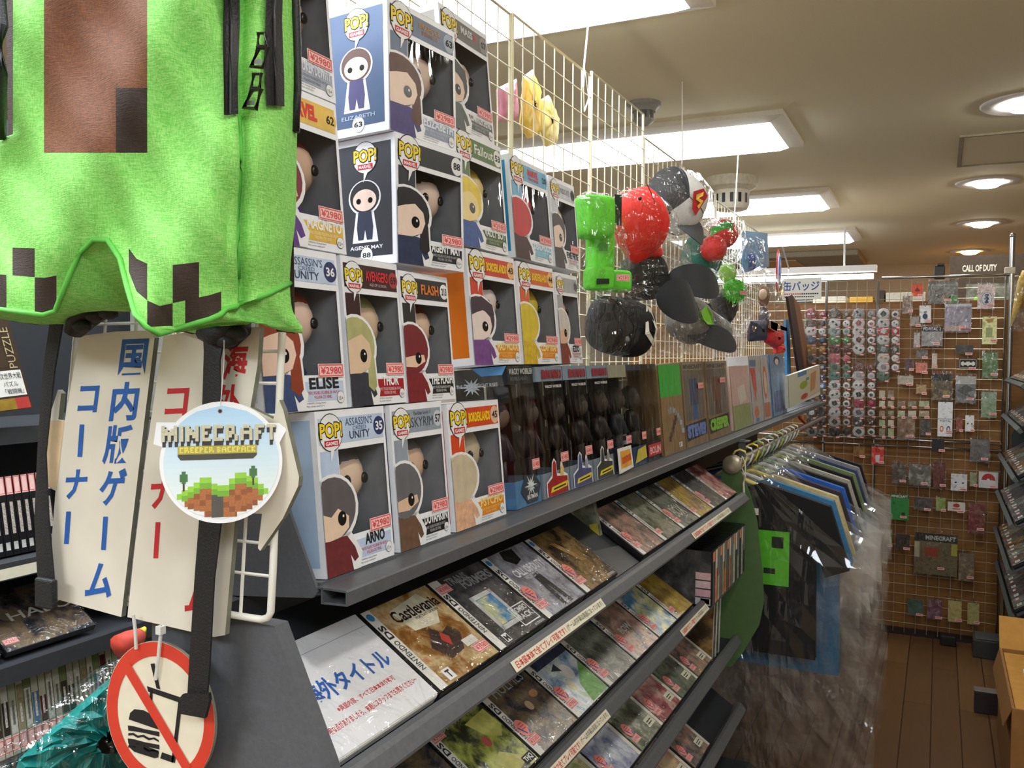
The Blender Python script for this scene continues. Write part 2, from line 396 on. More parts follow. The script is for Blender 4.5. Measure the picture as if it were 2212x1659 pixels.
for ti, P0 in enumerate(TIERS):
    b = MB(); q = P0 - NV * .0165 + DV * -.004; e = q + DV * .186
    ext(b, [(q.x, q.z), (e.x, e.z), (e.x - NV.x * .004, e.z - NV.z * .004), (q.x - NV.x * .004, q.z - NV.z * .004)], .592, (2.28, 1.91, 2.075, 2.28)[ti], SLOT)
    if ti in (1, 2): ext(b, [(-.61, (.8475, .674)[ti - 1]), (-.61, (.8435, .67)[ti - 1]), (P0.x - .005, (.8435, .67)[ti - 1]), (P0.x - .005, (.8475, .674)[ti - 1])], (1.91, 2.075)[ti - 1], 2.28, SLOT)
    s = b.build('sloping_shelf', rack)
    x, z = P0.x, P0.z
    b = MB(); ext(b, [(x - .004, z - .018), (x + .004, z - .003), (x + .007, z - .001), (x + .013, z - .002), (x + .017, z - .006), (x + .026, z - .017), (x + .026, z - .020), (x + .012, z - .026), (x - .002, z - .024)], .592, (2.275, 1.92, 2.275, 2.275)[ti], SG)
    if ti == 1: ext(b, [(x - .004, .8435), (x + .024, .8435), (x + .024, .848), (x - .004, .848)], 1.92, 2.275, SG)
    rl = b.build('rail', s)
    fr = V((.009, 0, -.011)).normalized()
    for y0, y1 in (((.90, 1.20), (1.72, 2.06)), ((1.02, 1.27), (1.70, 1.915)), (), ())[ti]:
        b = MB(); c = CV(b, (x + .0178, y0, z - .0058), (0, 1, 0), fr); c.n = V((.77, 0, .63))
        w = y1 - y0; c.rect(0, 0, w, .0135, STRIP, 1)
        c.text(TXT1, .008, .002, w * .52, .0115, RED, 2, bold=.01); c.text(TXT2, w * .54, .002, w - .006, .0115, INK, 2)
        b.build('label_strip', rl)
# green plastic end sheet of the rack
GREENP = mat((84, 114, 70), .35, noise=.08)
b = MB(); pts = [AY(x, y, 2.312) for x, y in ((1560, 1010), (1596, 1008), (1622, 1072), (1636, 1130), (1646, 1230), (1650, 1300), (1640, 1350), (1606, 1408), (1580, 1440), (1530, 1440))]
b.prism(pts, (0, .006, 0), GREENP); b.build('green_end_sheet', rack)

# next rack along the aisle: the same shelf goes on above the clothes rail
rack2 = thing('shelf_rack', 'dark grey rack with one long shelf above the clothes rail', 'display rack', (0, 0, 0))
shelf_board(2.285, 4.42, rack2, -.87)
b = MB(); ext(b, [(-.83, 0), (-.80, 0), (-.80, 1.178), (-.83, 1.178)], 2.33, 4.42, SLOT); b.build('back_panel', rack2)
b = MB(); ext(b, [(-.86, .0), (-.66, .0), (-.66, .12), (-.86, .12)], 2.30, 4.40, SLOT); b.build('plinth', rack2)
for y in (2.352, 3.52, 4.38):
    b = MB(); ext(b, [(-.86, 1.144), (-.53, 1.178), (-.56, 1.16), (-.86, 1.06)], y, y + .006, SG); b.build('shelf_bracket', rack2)

# wire grid panels standing along the middle of the rack
ORD = ['first', 'second', 'third', 'fourth', 'fifth', 'sixth', 'seventh', 'eighth', 'ninth', 'tenth', 'eleventh', 'twelfth', 'thirteenth', 'fourteenth']
GW = mat((236, 228, 196), .45, noise=.03)
def wire_panel(y0, y1, z1, i, lab):
    t = thing('wire_grid_panel', lab, 'wire grid', (-.75, y0, 1.195), group='cream wire grid panels above the rack')
    w, h = y1 - y0 - .006, z1 - 1.195
    b = MB(); b.tube([(0, .004, 0), (0, .004, h), (0, w, h), (0, w, 0)], .0038, GW, 6); b.build('frame', t)
    b = MB(); k = max(2, round(w / .05))
    for j in range(1, k): b.tube([(0, w * j / k, 0), (0, w * j / k, h)], .0014, GW, 4, cap=False)
    m = round(h / .05)
    for j in range(1, m): b.tube([(.0025, .004, h * j / m), (.0025, w, h * j / m)], .0014, GW, 4, cap=False)
    b.build('wires', t)
ye = [.70, 1.12, 1.53, 1.955, 2.365, 2.80, 3.24, 3.75, 4.30]
for i in range(8):
    wire_panel(ye[i], ye[i + 1], [2.05, 2.055, 2.06, 2.072, 2.01, 2.0, 1.975, 1.965][i], i, '%s cream wire grid panel along the rack, counted from the green backpack' % ORD[i])
# white strings tying the grid to the ceiling
for i, (y, y2, dz) in enumerate(((1.90, 1.93, .2), (2.75, 2.72, .23), (3.55, 3.58, .27))):
    b = MB(); z0 = (2.062, 2.0, 1.97)[i]
    b.tube([(-.75, y, z0 - .04), (-.745, y + .004, z0 + .03), (-.74, y2, CEIL - .001)], .0022, WIRE, 5)
    b.tube([(-.745, y, z0), (-.735, y - .03, z0 - .05), (-.74, y - .01, z0 - .10), (-.745, y + .03, z0 - .06), (-.748, y + .012, z0)], .0018, WIRE, 5)
    tag(b.build('hanging_string'), ['white string with a dangling loop tied to the grid top nearest the first ceiling light', 'white string tied to the wire grid above the red plush', 'white string tied to the grid top near the tomato plush'][i], 'string')
# ---------------------------------------------------------------- boxed figures
TILT = math.radians(-5.3)
LBLUE = (176, 200, 228); SKIN = mat((238, 206, 176), .5, noise=.04); EYEB = mat((12, 12, 14), .25)
CARD = mat((244, 246, 250), .4, noise=.03)
CARDIN = mat((128, 132, 138), .6, noise=.1)
WINDOW = clear(base=.045, edge=.35, bump=.15, bscale=14, rough=.05)
ORANGE = (232, 140, 30)
def price_tag(cv, x, y, w, h, txt='¥2980', l=3):
    cv.rect(x, y, x + w, y + h, TAGPINK, l); cv.frame(x + w * .03, y + h * .06, x + w * .97, y + h * .94, w * .025, TAGRED, l + .6, ty=h * .07)
    if txt: cv.text(txt, x + w * .1, y + h * .22, x + w * .92, y + h * .78, TAGRED, l + .6, bold=.015)
def pop_logo(cv, x, y, r, pill, tail=True):
    """round white speech bubble with the yellow lettering"""
    cv.disc(x, y, r * 1.05, INK, 2.0); cv.disc(x, y, r, WHITE, 2.4)
    if tail: cv.poly([(x - r * .1, y + r * .9), (x + r * .25, y + r * .92), (x - r * .15, y + r * 1.6)], WHITE, 2.5)
    cv.text('POP!', x - r * 1.02, y - r * .62, x + r * 1.06, y + r * .36, INK, 2.8, bold=.075)
    cv.text('POP!', x - r * .95, y - r * .54, x + r * .98, y + r * .28, YELLOW, 3.2, bold=.028)
    if pill: cv.rect(x - r * .62, y + r * .42, x + r * .66, y + r * .76, RED, 2.8); cv.text(pill, x - r * .52, y + r * .49, x + r * .56, y + r * .70, WHITE, 3.2, bold=.03)
def ell(cx, cy, rx, ry, a0=0, a1=360, n=22, x0=0.0):
    return [(max(x0, cx + rx * math.cos(math.radians(a0 + (a1 - a0) * k / n))), cy - ry * math.sin(math.radians(a0 + (a1 - a0) * k / n))) for k in range(n)]
def doll_card(cv, W, H, hair, face, body, style, k=0):
    """the die-cut picture of a plain big-headed doll on the left of the window"""
    S = lambda pts: [(x * W, y * H) for x, y in pts]
    hm, fm, bm = mat(hair, .45, noise=.12), (mat(face, .45, noise=.05) if face else None), mat(body, .45, noise=.2, scale=120)
    long = style == 'long'
    cv.poly(S(ell(.14, .60, .35, .215)), WHITE, 1.2); cv.poly(S([(0, .74), (.36, .76), (.50, .90), (.46, 1.0), (0, 1.0)]), WHITE, 1.2)
    cv.poly(S([(0, .76), (.30, .78), (.40, .86), (.44, .93), (.38, .95), (.33, .90), (.36, 1.0), (0, 1.0)]), bm, 1.6)
    if long:
        cv.poly(S([(.22, .46), (.36, .50), (.455, .68), (.47, .88), (.40, .93), (.28, .88), (.28, .70)]), WHITE, 1.3)
        cv.poly(S([(.22, .48), (.34, .51), (.43, .69), (.445, .87), (.39, .91), (.30, .87), (.31, .74)]), hm, 1.9)
    cv.poly(S(ell(.14, .595, .31, .19)), hm, 2.0)
    if fm:
        if style == 'hood': cv.poly(S([(0, .62), (.10, .645), (.20, .60), (.34, .66), (.33, .73), (.22, .775), (.06, .785), (0, .78)]), fm, 2.4)
        elif style == 'helmet': cv.poly(S([(0, .66), (.16, .645), (.36, .64), (.38, .69), (.2, .735), (0, .73)]), fm, 2.4)
        else: cv.poly(S([(0, .57), (.10, .545), (.24, .52), (.36, .58), (.385, .66), (.33, .745), (.20, .78), (0, .785)]), fm, 2.4)
        cv.disc(.245 * W, .665 * H, .058 * W, EYEB, 2.8, ry=.045 * H); cv.disc(.262 * W, .652 * H, .012 * W, WHITE, 3.1)
    if style == 'short': cv.poly(S([(.0, .50), (.2, .40), (.42, .47), (.45, .56), (.34, .55), (.2, .52), (0, .56)]), hm, 2.6)
def doll(t, W, H, D, hair, face, body, x=.62, low=False):
    """plain vinyl doll standing inside the box"""
    f = MB(); bm = mat(body, .5, noise=.2)
    cx, cy = W * x, D * .5
    f.ball((cx, cy, .042), (.018, .014, .024), bm, 12, 8)
    for s in (-1, 1):
        f.tube([(cx + s * .007, cy, .028), (cx + s * .008, cy, .008)], .0065, bm, 8); f.box((cx + s * .008 - .006, cy - .012, .0035), (cx + s * .008 + .006, cy + .007, .010), BLACK)
        f.tube([(cx + s * .012, cy, .054), (cx + s * .021, cy - .004, .036)], .005, bm, 8)
    fo = f.build('figure', t, smooth=True)
    h = MB(); h.ball((cx, cy, .090), (.033, .029, .031), mat(face or hair, .5, noise=.04), 18, 12)
    for s in (-1, 1): h.ball((cx + s * .015, cy - .027, .086), (.0055, .003, .006), EYEB, 10, 6)
    h.ball((cx, cy + .004, .097), (.0345, .030, .030), mat(hair, .6, noise=.15), 18, 10)
    h.build('figure_head', fo, smooth=True)
    MB().box((.004, .004, .0012), (W - .004, D - .004, .0034), CARDIN).build('tray', t)
def figure_box(label, Y0, Y1, z, H, band, title, num, name, namebg, cols, style, X=-.532, yaw=0, tilt=None, pill='GAMES', plate=None, side=LBLUE, sub=RED,
               nametx=None, tagtx='¥2980', numdisc=True, sideprint=None, x=.70, inner=None):
    W, D = Y1 - Y0, .088
    t = thing('figure_box', label, 'boxed figure', (X, Y0, z), group='white boxed figures with windows stacked on the shelf', rot=(TILT if tilt is None else tilt, 0, PI / 2 - math.radians(yaw)))
    bm = mat(band, .45, noise=.1); pm = mat(plate or band, .45, noise=.06)
    b = MB(); c = CV(b, (0, 0, H), (1, 0, 0), (0, 0, -1))
    wx0, wx1, wy0, wy1 = .28 * W, .965 * W, .245 * H, .785 * H
    c.rect(0, 0, W, wy0, CARD, 0); c.rect(0, wy1, W, H, CARD, 0); c.rect(0, wy0, wx0, wy1, CARD, 0); c.rect(wx1, wy0, W, wy1, CARD, 0)
    for a, e in (((0, .0004, 0), (W, D, .0008)), ((0, .0004, H - .0008), (W, D, H)), ((W - .0008, .0004, 0), (W, D, H)), ((0, .0004, 0), (.0008, D, H))): b.box(a, e, CARDIN)
    b.poly([(0, 0, -.0002), (W, 0, -.0002), (W, D, -.0002), (0, D, -.0002)], CARD); b.poly([(0, 0, H + .0002), (W, 0, H + .0002), (W, D, H + .0002), (0, D, H + .0002)], CARD)
    b.box((0, D - .0008, 0), (W, D, H), mat(inner or band, .5, noise=.25, scale=30))
    sd = CV(b, (0, D, H), (0, -1, 0), (0, 0, -1)); sm = mat(side, .45, noise=.08, scale=25); sd.rect(0, 0, D, H, CARD, .4); sd.rect(.004, .008, D - .006, H - .010, sm, 1)
    rs = CV(b, (W, 0, H), (0, 1, 0), (0, 0, -1)); rs.rect(0, 0, D, H, CARD, .4); rs.rect(.006, .008, D - .004, H - .010, sm, 1)
    # front print
    c.rect(.035 * W, .045 * H, .965 * W, .205 * H, bm, 1)
    c.rect(.035 * W, .245 * H, .27 * W, .60 * H, bm, 1)
    c.rect(.30 * W, .825 * H, .965 * W, .945 * H, pm, 1)
    for tx, x0, y0, x1, y1, col, bd in title: c.text(tx, x0 * W, y0 * H, x1 * W, y1 * H, mat(col, .5, noise=.02), 2, bold=bd)
    if numdisc: c.disc(.90 * W, .125 * H, .085 * W, mat((40, 52, 100), .5) if numdisc is True else mat(numdisc, .5), 1.5, ry=.085 * W)
    if num: c.text(num, .845 * W, .095 * H, .955 * W, .155 * H, WHITE if numdisc is True else INK, 2, bold=.03)
    pop_logo(c, .19 * W, .135 * H, .155 * W, pill)
    ntm = mat(nametx, .5) if nametx else INK
    wn = min(.46, .075 * len(name)); c.text(name, (.715 - wn / 2) * W, .80 * H, (.715 + wn / 2) * W, .873 * H, ntm, 2, bold=.035)
    c.text('VINYL FIGURE/ FIGURINE EN VINYLE/', .50 * W, .885 * H, .90 * W, .905 * H, sub, 2); c.text('FIGURA DE VINIL', .58 * W, .912 * H, .80 * W, .932 * H, sub, 2)
    c.text('WARNING: Choking Hazard.', .48 * W, .953 * H, .72 * W, .966 * H, INK, 2); c.text('May contain small parts.', .48 * W, .972 * H, .70 * W, .984 * H, INK, 2)
    c.disc(.915 * W, .93 * H, .05 * W, INK, 2); c.disc(.915 * W, .93 * H, .047 * W, WHITE, 2.3); c.text('15+', .885 * W, .925 * H, .945 * W, .95 * H, INK, 2.7)
    if sideprint:
        txt, tcol, hair, face, body = sideprint; tm = mat(tcol, .5)
        pop_logo(sd, .5 * D, .16 * H, .20 * D, pill)
        hx = .48 * D
        sd.disc(hx, .47 * H, .275 * D, WHITE, 1.3, ry=.138 * H); sd.poly([(hx - .15 * D, .58 * H), (hx + .15 * D, .58 * H), (hx + .22 * D, .82 * H), (hx - .22 * D, .82 * H)], WHITE, 1.3)
        sd.disc(hx, .465 * H, .25 * D, mat(hair, .5), 1.7, ry=.125 * H); sd.disc(hx, .49 * H, .20 * D, mat(face, .5), 2.1, ry=.085 * H)
        for s in (-1, 1): sd.disc(hx + s * .1 * D, .495 * H, .04 * D, EYEB, 2.5, ry=.022 * H)
        sd.poly([(hx - .11 * D, .58 * H), (hx + .11 * D, .58 * H), (hx + .14 * D, .70 * H), (hx + .12 * D, .80 * H), (hx + .03 * D, .80 * H), (hx, .72 * H), (hx - .03 * D, .80 * H), (hx - .12 * D, .80 * H), (hx - .14 * D, .70 * H)], mat(body, .5), 1.8)
        sd.text(txt, .22 * D, .845 * H, .78 * D, .875 * H, tm, 2, bold=.02)
        sd.disc(.5 * D, .92 * H, .10 * D, WHITE, 1.8); sd.text(num, .43 * D, .90 * H, .57 * D, .94 * H, INK, 2.2, bold=.02)
    b.build('carton', t)
    b = MB(); c2 = CV(b, (0, -.0012, H), (1, 0, 0), (0, 0, -1)); doll_card(c2, W, H, cols[0], cols[1], cols[2], style); b.build('picture_cutout', t)
    b = MB(); b.poly([(wx0 - .001, .0004, H - wy1 - .001), (wx1 + .001, .0004, H - wy1 - .001), (wx1 + .001, .0004, H - wy0 + .001), (wx0 - .001, .0004, H - wy0 + .001)], WINDOW); b.build('window', t)
    b = MB(); c3 = CV(b, (0, -.0004, H), (1, 0, 0), (0, 0, -1)); price_tag(c3, .64 * W, .715 * H, .33 * W, .085 * H, tagtx); b.build('price_tag', t)
    doll(t, W, H, D, cols[0], cols[1], cols[2], x)
    return t
T = lambda s, x0=.40, x1=.80, y0=.085, y1=.165, c=(230, 230, 230), b=.03: (s, x0, y0, x1, y1, c, b)
AC = [('ASSASSIN\'S', .40, .055, .80, .105, (70, 84, 120), 0), ('CREED', .50, .11, .70, .135, (90, 104, 140), 0), ('UNITY', .45, .14, .75, .19, (52, 62, 92), .01)]
BL = [('BORDERLANDS', .38, .085, .80, .165, (250, 214, 20), .04)]
ASSC = ((96, 90, 92), (236, 206, 178), (110, 40, 44))
figure_box('boxed figure numbered 35 with light blue sides and grey hooded doll', .671, .787, 1.1935, .16, (190, 208, 232), AC, '35', 'ARNO', (0, 0, 0), ASSC, 'hood', X=-.521, inner=(60, 72, 90))
figure_box('boxed figure numbered 57 with steel helmet doll beside the hooded one', .798, .908, 1.1935, .16, (150, 160, 172), [('The Elder Scrolls V', .42, .06, .76, .085, (60, 66, 76), 0), ('SKYRIM', .37, .10, .80, .17, (70, 78, 90), 0)], '57', 'DOVAHKIIN', 0, ((104, 104, 108), (226, 190, 160), (110, 80, 60)), 'helmet', X=-.521, plate=(24, 26, 28), nametx=(240, 240, 240), sub=mat((200, 200, 200), .5), numdisc=(200, 206, 212), side=(70, 80, 96), inner=(60, 64, 70))
figure_box('boxed figure numbered 45 in orange print at the bottom row', .920, 1.058, 1.1935, .155, (214, 72, 26), BL, '45', 'PSYCHO', 0, ((206, 190, 160), None, (226, 176, 140)), 'plain', X=-.521, plate=ORANGE, nametx=(255, 220, 130), sub=mat((255, 220, 130), .5), numdisc=(230, 190, 160), side=(206, 44, 40), inner=(70, 66, 60))
figure_box('boxed figure numbered 36 with red-haired doll behind the white wire', .603, .7245, 1.3545, .155, (196, 212, 234), AC, '36', 'ELISE', 0, ((146, 62, 34), (240, 208, 188), (58, 76, 120)), 'long', X=-.5365, side=(206, 220, 238), inner=(90, 110, 140))
figure_box('boxed figure numbered 69 with fair-haired doll and red name band', .731, .8345, 1.3545, .155, (52, 14, 18), [('AVENGERS', .40, .08, .80, .15, (226, 40, 50), .02), ('AGE OF ULTRON', .46, .165, .76, .185, (220, 190, 190), 0)], '69', 'THOR', 0, ((178, 176, 118), (226, 196, 164), (50, 52, 62)), 'long', X=-.5365, plate=(168, 22, 34), nametx=(250, 250, 250), sub=mat((250, 220, 220), .5), pill='MARVEL', numdisc=(170, 50, 54), side=(60, 20, 24), inner=(70, 66, 66))
figure_box('boxed figure numbered 213 with plain dark red masked doll', .8365, .946, 1.3535, .150, (34, 32, 34), [('FLASH', .42, .085, .78, .165, (226, 120, 30), .03)], '213', 'THE FLASH', 0, ((120, 30, 36), (234, 200, 170), (126, 30, 36)), 'helmet', X=-.5365, plate=(26, 26, 28), nametx=(250, 250, 250), sub=mat((220, 220, 220), .5), pill='TELEVISION', numdisc=(240, 240, 240), side=(40, 36, 38), inner=(150, 90, 50))
figure_box('boxed figure numbered 43 with orange sides on top of tall clear boxes', 1.000, 1.142, 1.3945, .152, (206, 60, 24), BL, '43', 'MAD MOXXI', 0, ((64, 44, 60), (240, 222, 214), (120, 70, 140)), 'short', X=-.54, plate=ORANGE, nametx=(255, 230, 150), sub=mat((255, 220, 130), .5), numdisc=(240, 190, 120), side=(226, 120, 22), inner=(150, 60, 40))
figure_box('boxed figure numbered 44 with plain yellow doll cutout', 1.150, 1.283, 1.3945, .150, (214, 96, 40), BL, '44', 'CLAPTRAP', 0, ((222, 196, 50), None, (214, 180, 40)), 'plain', X=-.54, plate=ORANGE, nametx=(255, 230, 150), sub=mat((255, 220, 130), .5), numdisc=(240, 190, 120), side=(220, 110, 60), inner=(180, 180, 186))
figure_box('boxed figure numbered 21 with white hooded doll and grey band', 1.290, 1.384, 1.3945, .146, (170, 172, 174), [], '21', 'EZIO', 0, ((214, 208, 198), (226, 186, 156), (130, 60, 50)), 'hood', X=-.54, plate=(206, 206, 208), numdisc=(120, 122, 126), side=(190, 190, 194), inner=(60, 60, 62))
# third row
figure_box('boxed figure numbered 62 with yellow name plate beside the backpack', .626, .744, 1.5105, .155, (232, 190, 70), [('MARVEL', .30, .07, .72, .17, (226, 40, 40), .05)], '62', 'MAGNETO', 0, ((120, 26, 40), (226, 190, 160), (96, 56, 140)), 'helmet', X=-.552, plate=(228, 186, 64), nametx=(255, 250, 236), sub=mat((255, 240, 200), .5), pill='MARVEL', numdisc=(236, 196, 90), side=(180, 170, 190), inner=(190, 180, 150))
figure_box('boxed figure numbered 88 with dark side showing a black-haired doll', .832, .962, 1.5105, .146, (46, 48, 54), [], '88', 'AGENT MAY', 0, ((26, 24, 30), (240, 214, 196), (40, 52, 84)), 'long', X=-.548, yaw=6, tilt=math.radians(-1.5), plate=(40, 42, 46), nametx=(245, 245, 245), sub=mat((200, 200, 204), .5), pill='MARVEL', numdisc=(236, 236, 236), side=(48, 50, 58), inner=(90, 80, 70), sideprint=('AGENT MAY', (235, 235, 240), (26, 24, 30), (240, 214, 196), (40, 48, 70)))
figure_box('boxed figure numbered 53 with blond doll and green name plate', .986, 1.122, 1.5485, .153, (96, 122, 74), [('Fallout', .40, .08, .80, .165, (236, 240, 226), .02)], '53', 'VAULT BOY', 0, ((236, 208, 64), (246, 220, 150), (52, 84, 150)), 'short', X=-.552, plate=(72, 92, 58), nametx=(240, 244, 230), sub=mat((190, 206, 170), .5), numdisc=(236, 240, 226), side=(110, 150, 80), inner=(60, 110, 150))
figure_box('boxed figure numbered 20 in pale blue with plain red doll', 1.145, 1.283, 1.5485, .150, (116, 184, 220), [('MARVEL', .46, .07, .74, .14, (226, 40, 46), .04), ('UNIVERSE', .46, .15, .74, .18, (220, 60, 60), .02)], '20', 'DEADPOOL', 0, ((198, 30, 36), None, (60, 20, 24)), 'plain', X=-.552, plate=(130, 196, 222), nametx=(246, 250, 252), sub=mat((220, 240, 250), .5), pill='MARVEL', numdisc=(110, 180, 218), side=(58, 150, 204), inner=(140, 150, 170))
figure_box('boxed figure numbered 74 with dark-haired doll by the green plush', 1.291, 1.398, 1.5485, .146, (206, 210, 218), [('SYNDICATE', .34, .09, .76, .15, (90, 96, 106), 0)], '74', 'EVIE FRYE', 0, ((58, 48, 44), (240, 214, 196), (60, 56, 60)), 'short', X=-.552, plate=(214, 218, 226), numdisc=(60, 64, 70), side=(196, 204, 220), inner=(120, 126, 140))
# top row
figure_box('grey-banded boxed figure at the very top left beside the backpack edge', .626, .746, 1.6665, .155, (150, 158, 176), [], '', 'BOOKER DEWITT', 0, ((110, 92, 80), (226, 190, 160), (120, 110, 100)), 'plain', X=-.567, plate=(160, 168, 184), nametx=(226, 230, 240), sub=mat((120, 126, 140), .5), numdisc=False, side=(150, 160, 180), inner=(150, 146, 120))
figure_box('boxed figure numbered 63 with blue side panel in the top row', .826, .957, 1.6575, .148, (108, 122, 146), [('BIOSHOCK', .44, .075, .76, .12, (196, 140, 60), .02), ('INFINITE', .48, .13, .72, .165, (176, 120, 60), .01)], '63', 'ELIZABETH', 0, ((92, 58, 46), (240, 214, 196), (70, 60, 120)), 'long', X=-.555, yaw=5, tilt=math.radians(-1.5), plate=(150, 160, 180), nametx=(230, 236, 246), sub=mat((210, 216, 230), .5), numdisc=(170, 180, 196), side=(70, 92, 128), inner=(90, 100, 120), sideprint=('ELIZABETH', (176, 190, 214), (92, 58, 46), (240, 214, 196), (70, 62, 116)))
figure_box('topmost boxed figure with grey camouflage-bodied doll under the first light', .972, 1.104, 1.6995, .155, (110, 104, 100), [('MASS', .42, .075, .66, .14, (220, 220, 224), .03), ('3', .68, .075, .74, .14, (214, 60, 50), .03)], '07', 'COMMANDER SHEPARD', 0, ((50, 44, 46), (230, 200, 176), (82, 88, 84)), 'short', X=-.566, plate=(96, 100, 100), nametx=(236, 236, 236), sub=mat((200, 204, 204), .5), numdisc=(150, 146, 144), side=(120, 112, 104), inner=(190, 150, 160))

# tall clear boxes on the shelf
CLEARBOX = clear(tint=(232, 232, 230), base=.075, edge=.4, bump=.35, bscale=7, rough=.06)
def clear_box(label, Y0, Y1, H, top, toptx, low, lowfn, fig, X=-.521, yaw=0, z=1.1935, D=.085, tagp='¥3480', lh=.19, th=.13):
    W = Y1 - Y0
    t = thing('clear_box', label, 'boxed figure', (X, Y0, z), group='tall clear boxes in a row on the shelf', rot=(TILT, 0, PI / 2 - math.radians(yaw)))
    b = MB()
    for p in ([(0, 0, 0), (W, 0, 0), (W, 0, H), (0, 0, H)], [(0, D, 0), (0, 0, 0), (0, 0, H), (0, D, H)], [(W, 0, 0), (W, D, 0), (W, D, H), (W, 0, H)], [(0, 0, H), (W, 0, H), (W, D, H), (0, D, H)]): b.poly(p, CLEARBOX)
    b.build('clear_shell', t)
    b = MB(); tm = mat(top, .4, noise=.08); lm = mat(low, .4, noise=.12)
    b.box((.0008, .0008, H * (1 - th)), (W - .0008, D - .001, H - .0008), tm)
    c = CV(b, (0, -.0002, H), (1, 0, 0), (0, 0, -1))
    for tx, x0, y0, x1, y1, col, bd in toptx: c.text(tx, x0 * W, y0 * H, x1 * W, y1 * H, mat(col, .5, noise=.02), 1, bold=bd)
    b.build('top_card', t)
    b = MB(); b.box((.0008, .0008, 0), (W - .0008, D - .001, .003), lm); b.box((.0008, .0008, .003), (W - .0008, .0016, H * lh), lm); b.box((.0008, .0016, .003), (.0016, D - .001, H * lh), lm); b.box((.0008, D - .002, .003), (W - .0008, D - .001, H * (1 - th)), mat(tuple(int(v * .62) for v in fig[3]), .5, noise=.3, scale=30))
    c = CV(b, (0, -.0002, H), (1, 0, 0), (0, 0, -1))
    if lowfn: lowfn(c, W, H)
    b.build('base_card', t)
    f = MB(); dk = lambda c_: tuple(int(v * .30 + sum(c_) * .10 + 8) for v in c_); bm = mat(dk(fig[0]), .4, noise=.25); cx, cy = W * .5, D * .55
    for s in (-1, 1): f.tube([(cx + s * .012, cy, .004), (cx + s * .011, cy, .03), (cx + s * .009, cy, .062)], [.010, .008, .009], bm, 10); f.tube([(cx + s * .018, cy, .098), (cx + s * .028, cy - .005, .08), (cx + s * .026, cy - .012, .062)], [.008, .0065, .007], bm, 8)
    f.ball((cx, cy, .082), (.021, .015, .026), bm, 14, 8); fo = f.build('figure', t, smooth=True)
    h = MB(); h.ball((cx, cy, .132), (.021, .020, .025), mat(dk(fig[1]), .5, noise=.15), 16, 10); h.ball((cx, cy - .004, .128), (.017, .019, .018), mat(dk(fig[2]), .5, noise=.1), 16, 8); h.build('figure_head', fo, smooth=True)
    if tagp:
        b = MB(); c = CV(b, (0, -.0008, H), (1, 0, 0), (0, 0, -1)); price_tag(c, .66 * W, .68 * H, .30 * W, .075 * H, tagp); b.build('price_tag', t)
    return t
def low_hex(c, W, H):
    c.poly([(.35 * W, .80 * H), (.72 * W, .78 * H), (.97 * W, .87 * H), (.80 * W, .985 * H), (.42 * W, .985 * H), (.18 * W, .89 * H)], mat((54, 62, 68), .4), 1)
    pts = []
    for k in range(24):
        r = (.26, .10, .17, .08)[k % 4]; a = 2 * PI * k / 24; pts.append((.57 * W + r * W * math.cos(a), .862 * H - r * W * .8 * math.sin(a)))
    c.poly(pts, mat((214, 220, 220), .4), 1.6); c.text('THE DARK KNIGHT RISES', .34 * W, .868 * H, .86 * W, .88 * H, mat((120, 130, 136), .4), 2.2)
    c.text('BATMAN', .40 * W, .925 * H, .80 * W, .955 * H, WHITE, 2, bold=.02)
t = clear_box('tall clear box with blue corners and dark hexagon label at its foot', 1.092, 1.178, .200, (44, 52, 58), [('WACKY WOBBLER', .06, .02, .96, .062, (214, 220, 220), .01), ('BOBBLE-HEAD', .10, .08, .74, .105, (110, 120, 128), 0)], (96, 160, 216), low_hex, ((60, 66, 84), (52, 54, 62), (226, 160, 120), (84, 86, 82)), tagp='¥3480')
b = MB(); sd = CV(b, (0, .085, .2), (0, -1, 0), (0, 0, -1)); sd.n = V((-1, 0, 0))
pts = [(.34 * .085 + .0085 * (2.6, 1, 1.8, .9)[k % 4] * math.cos(2 * PI * k / 24), .026 + .006 * (2.4, 1, 1.8, .9)[k % 4] * math.sin(2 * PI * k / 24)) for k in range(24)]
sd.poly(pts, mat((196, 206, 208), .4), 3); sd.text('THE DARK KNIGHT RISES', .004, .022, .07, .027, mat((230, 236, 236), .4), 4); sd.poly([(.03, 0), (.085, 0), (.078, .012), (.045, .012)], mat((96, 160, 216), .4), 3)
b.build('side_print', t)
def low_iron(c1, c2):
    def fn(c, W, H):
        am, bm = mat(c1, .35, noise=.3), mat(c2, .35, noise=.3)
        c.poly([(.10 * W, .99 * H), (.10 * W, .88 * H), (.30 * W, .84 * H), (.34 * W, .74 * H), (.42 * W, .71 * H), (.50 * W, .74 * H), (.50 * W, .83 * H), (.62 * W, .84 * H), (.66 * W, .75 * H), (.72 * W, .74 * H), (.74 * W, .83 * H), (.90 * W, .86 * H), (.92 * W, .99 * H)], WHITE, 1)
        c.poly([(.13 * W, .99 * H), (.13 * W, .89 * H), (.32 * W, .855 * H), (.36 * W, .75 * H), (.42 * W, .725 * H), (.48 * W, .75 * H), (.49 * W, .85 * H), (.88 * W, .87 * H), (.89 * W, .99 * H)], am, 1.5)
        c.poly([(.60 * W, .86 * H), (.64 * W, .79 * H), (.72 * W, .77 * H), (.76 * W, .80 * H), (.74 * W, .86 * H)], bm, 1.9)
        c.poly([(.22 * W, .965 * H), (.28 * W, .925 * H), (.90 * W, .905 * H), (.84 * W, .95 * H)], mat((228, 206, 40), .4), 2); c.poly([(.34 * W, .938 * H), (.80 * W, .926 * H), (.79 * W, .938 * H), (.33 * W, .950 * H)], INK, 2.4)
    return fn
iron = [('IRON MAN 3', .22, .025, .94, .098, (150, 30, 40), .07), ('WACKY WOBBLER', .30, .145, .92, .168, (226, 226, 226), .02)]
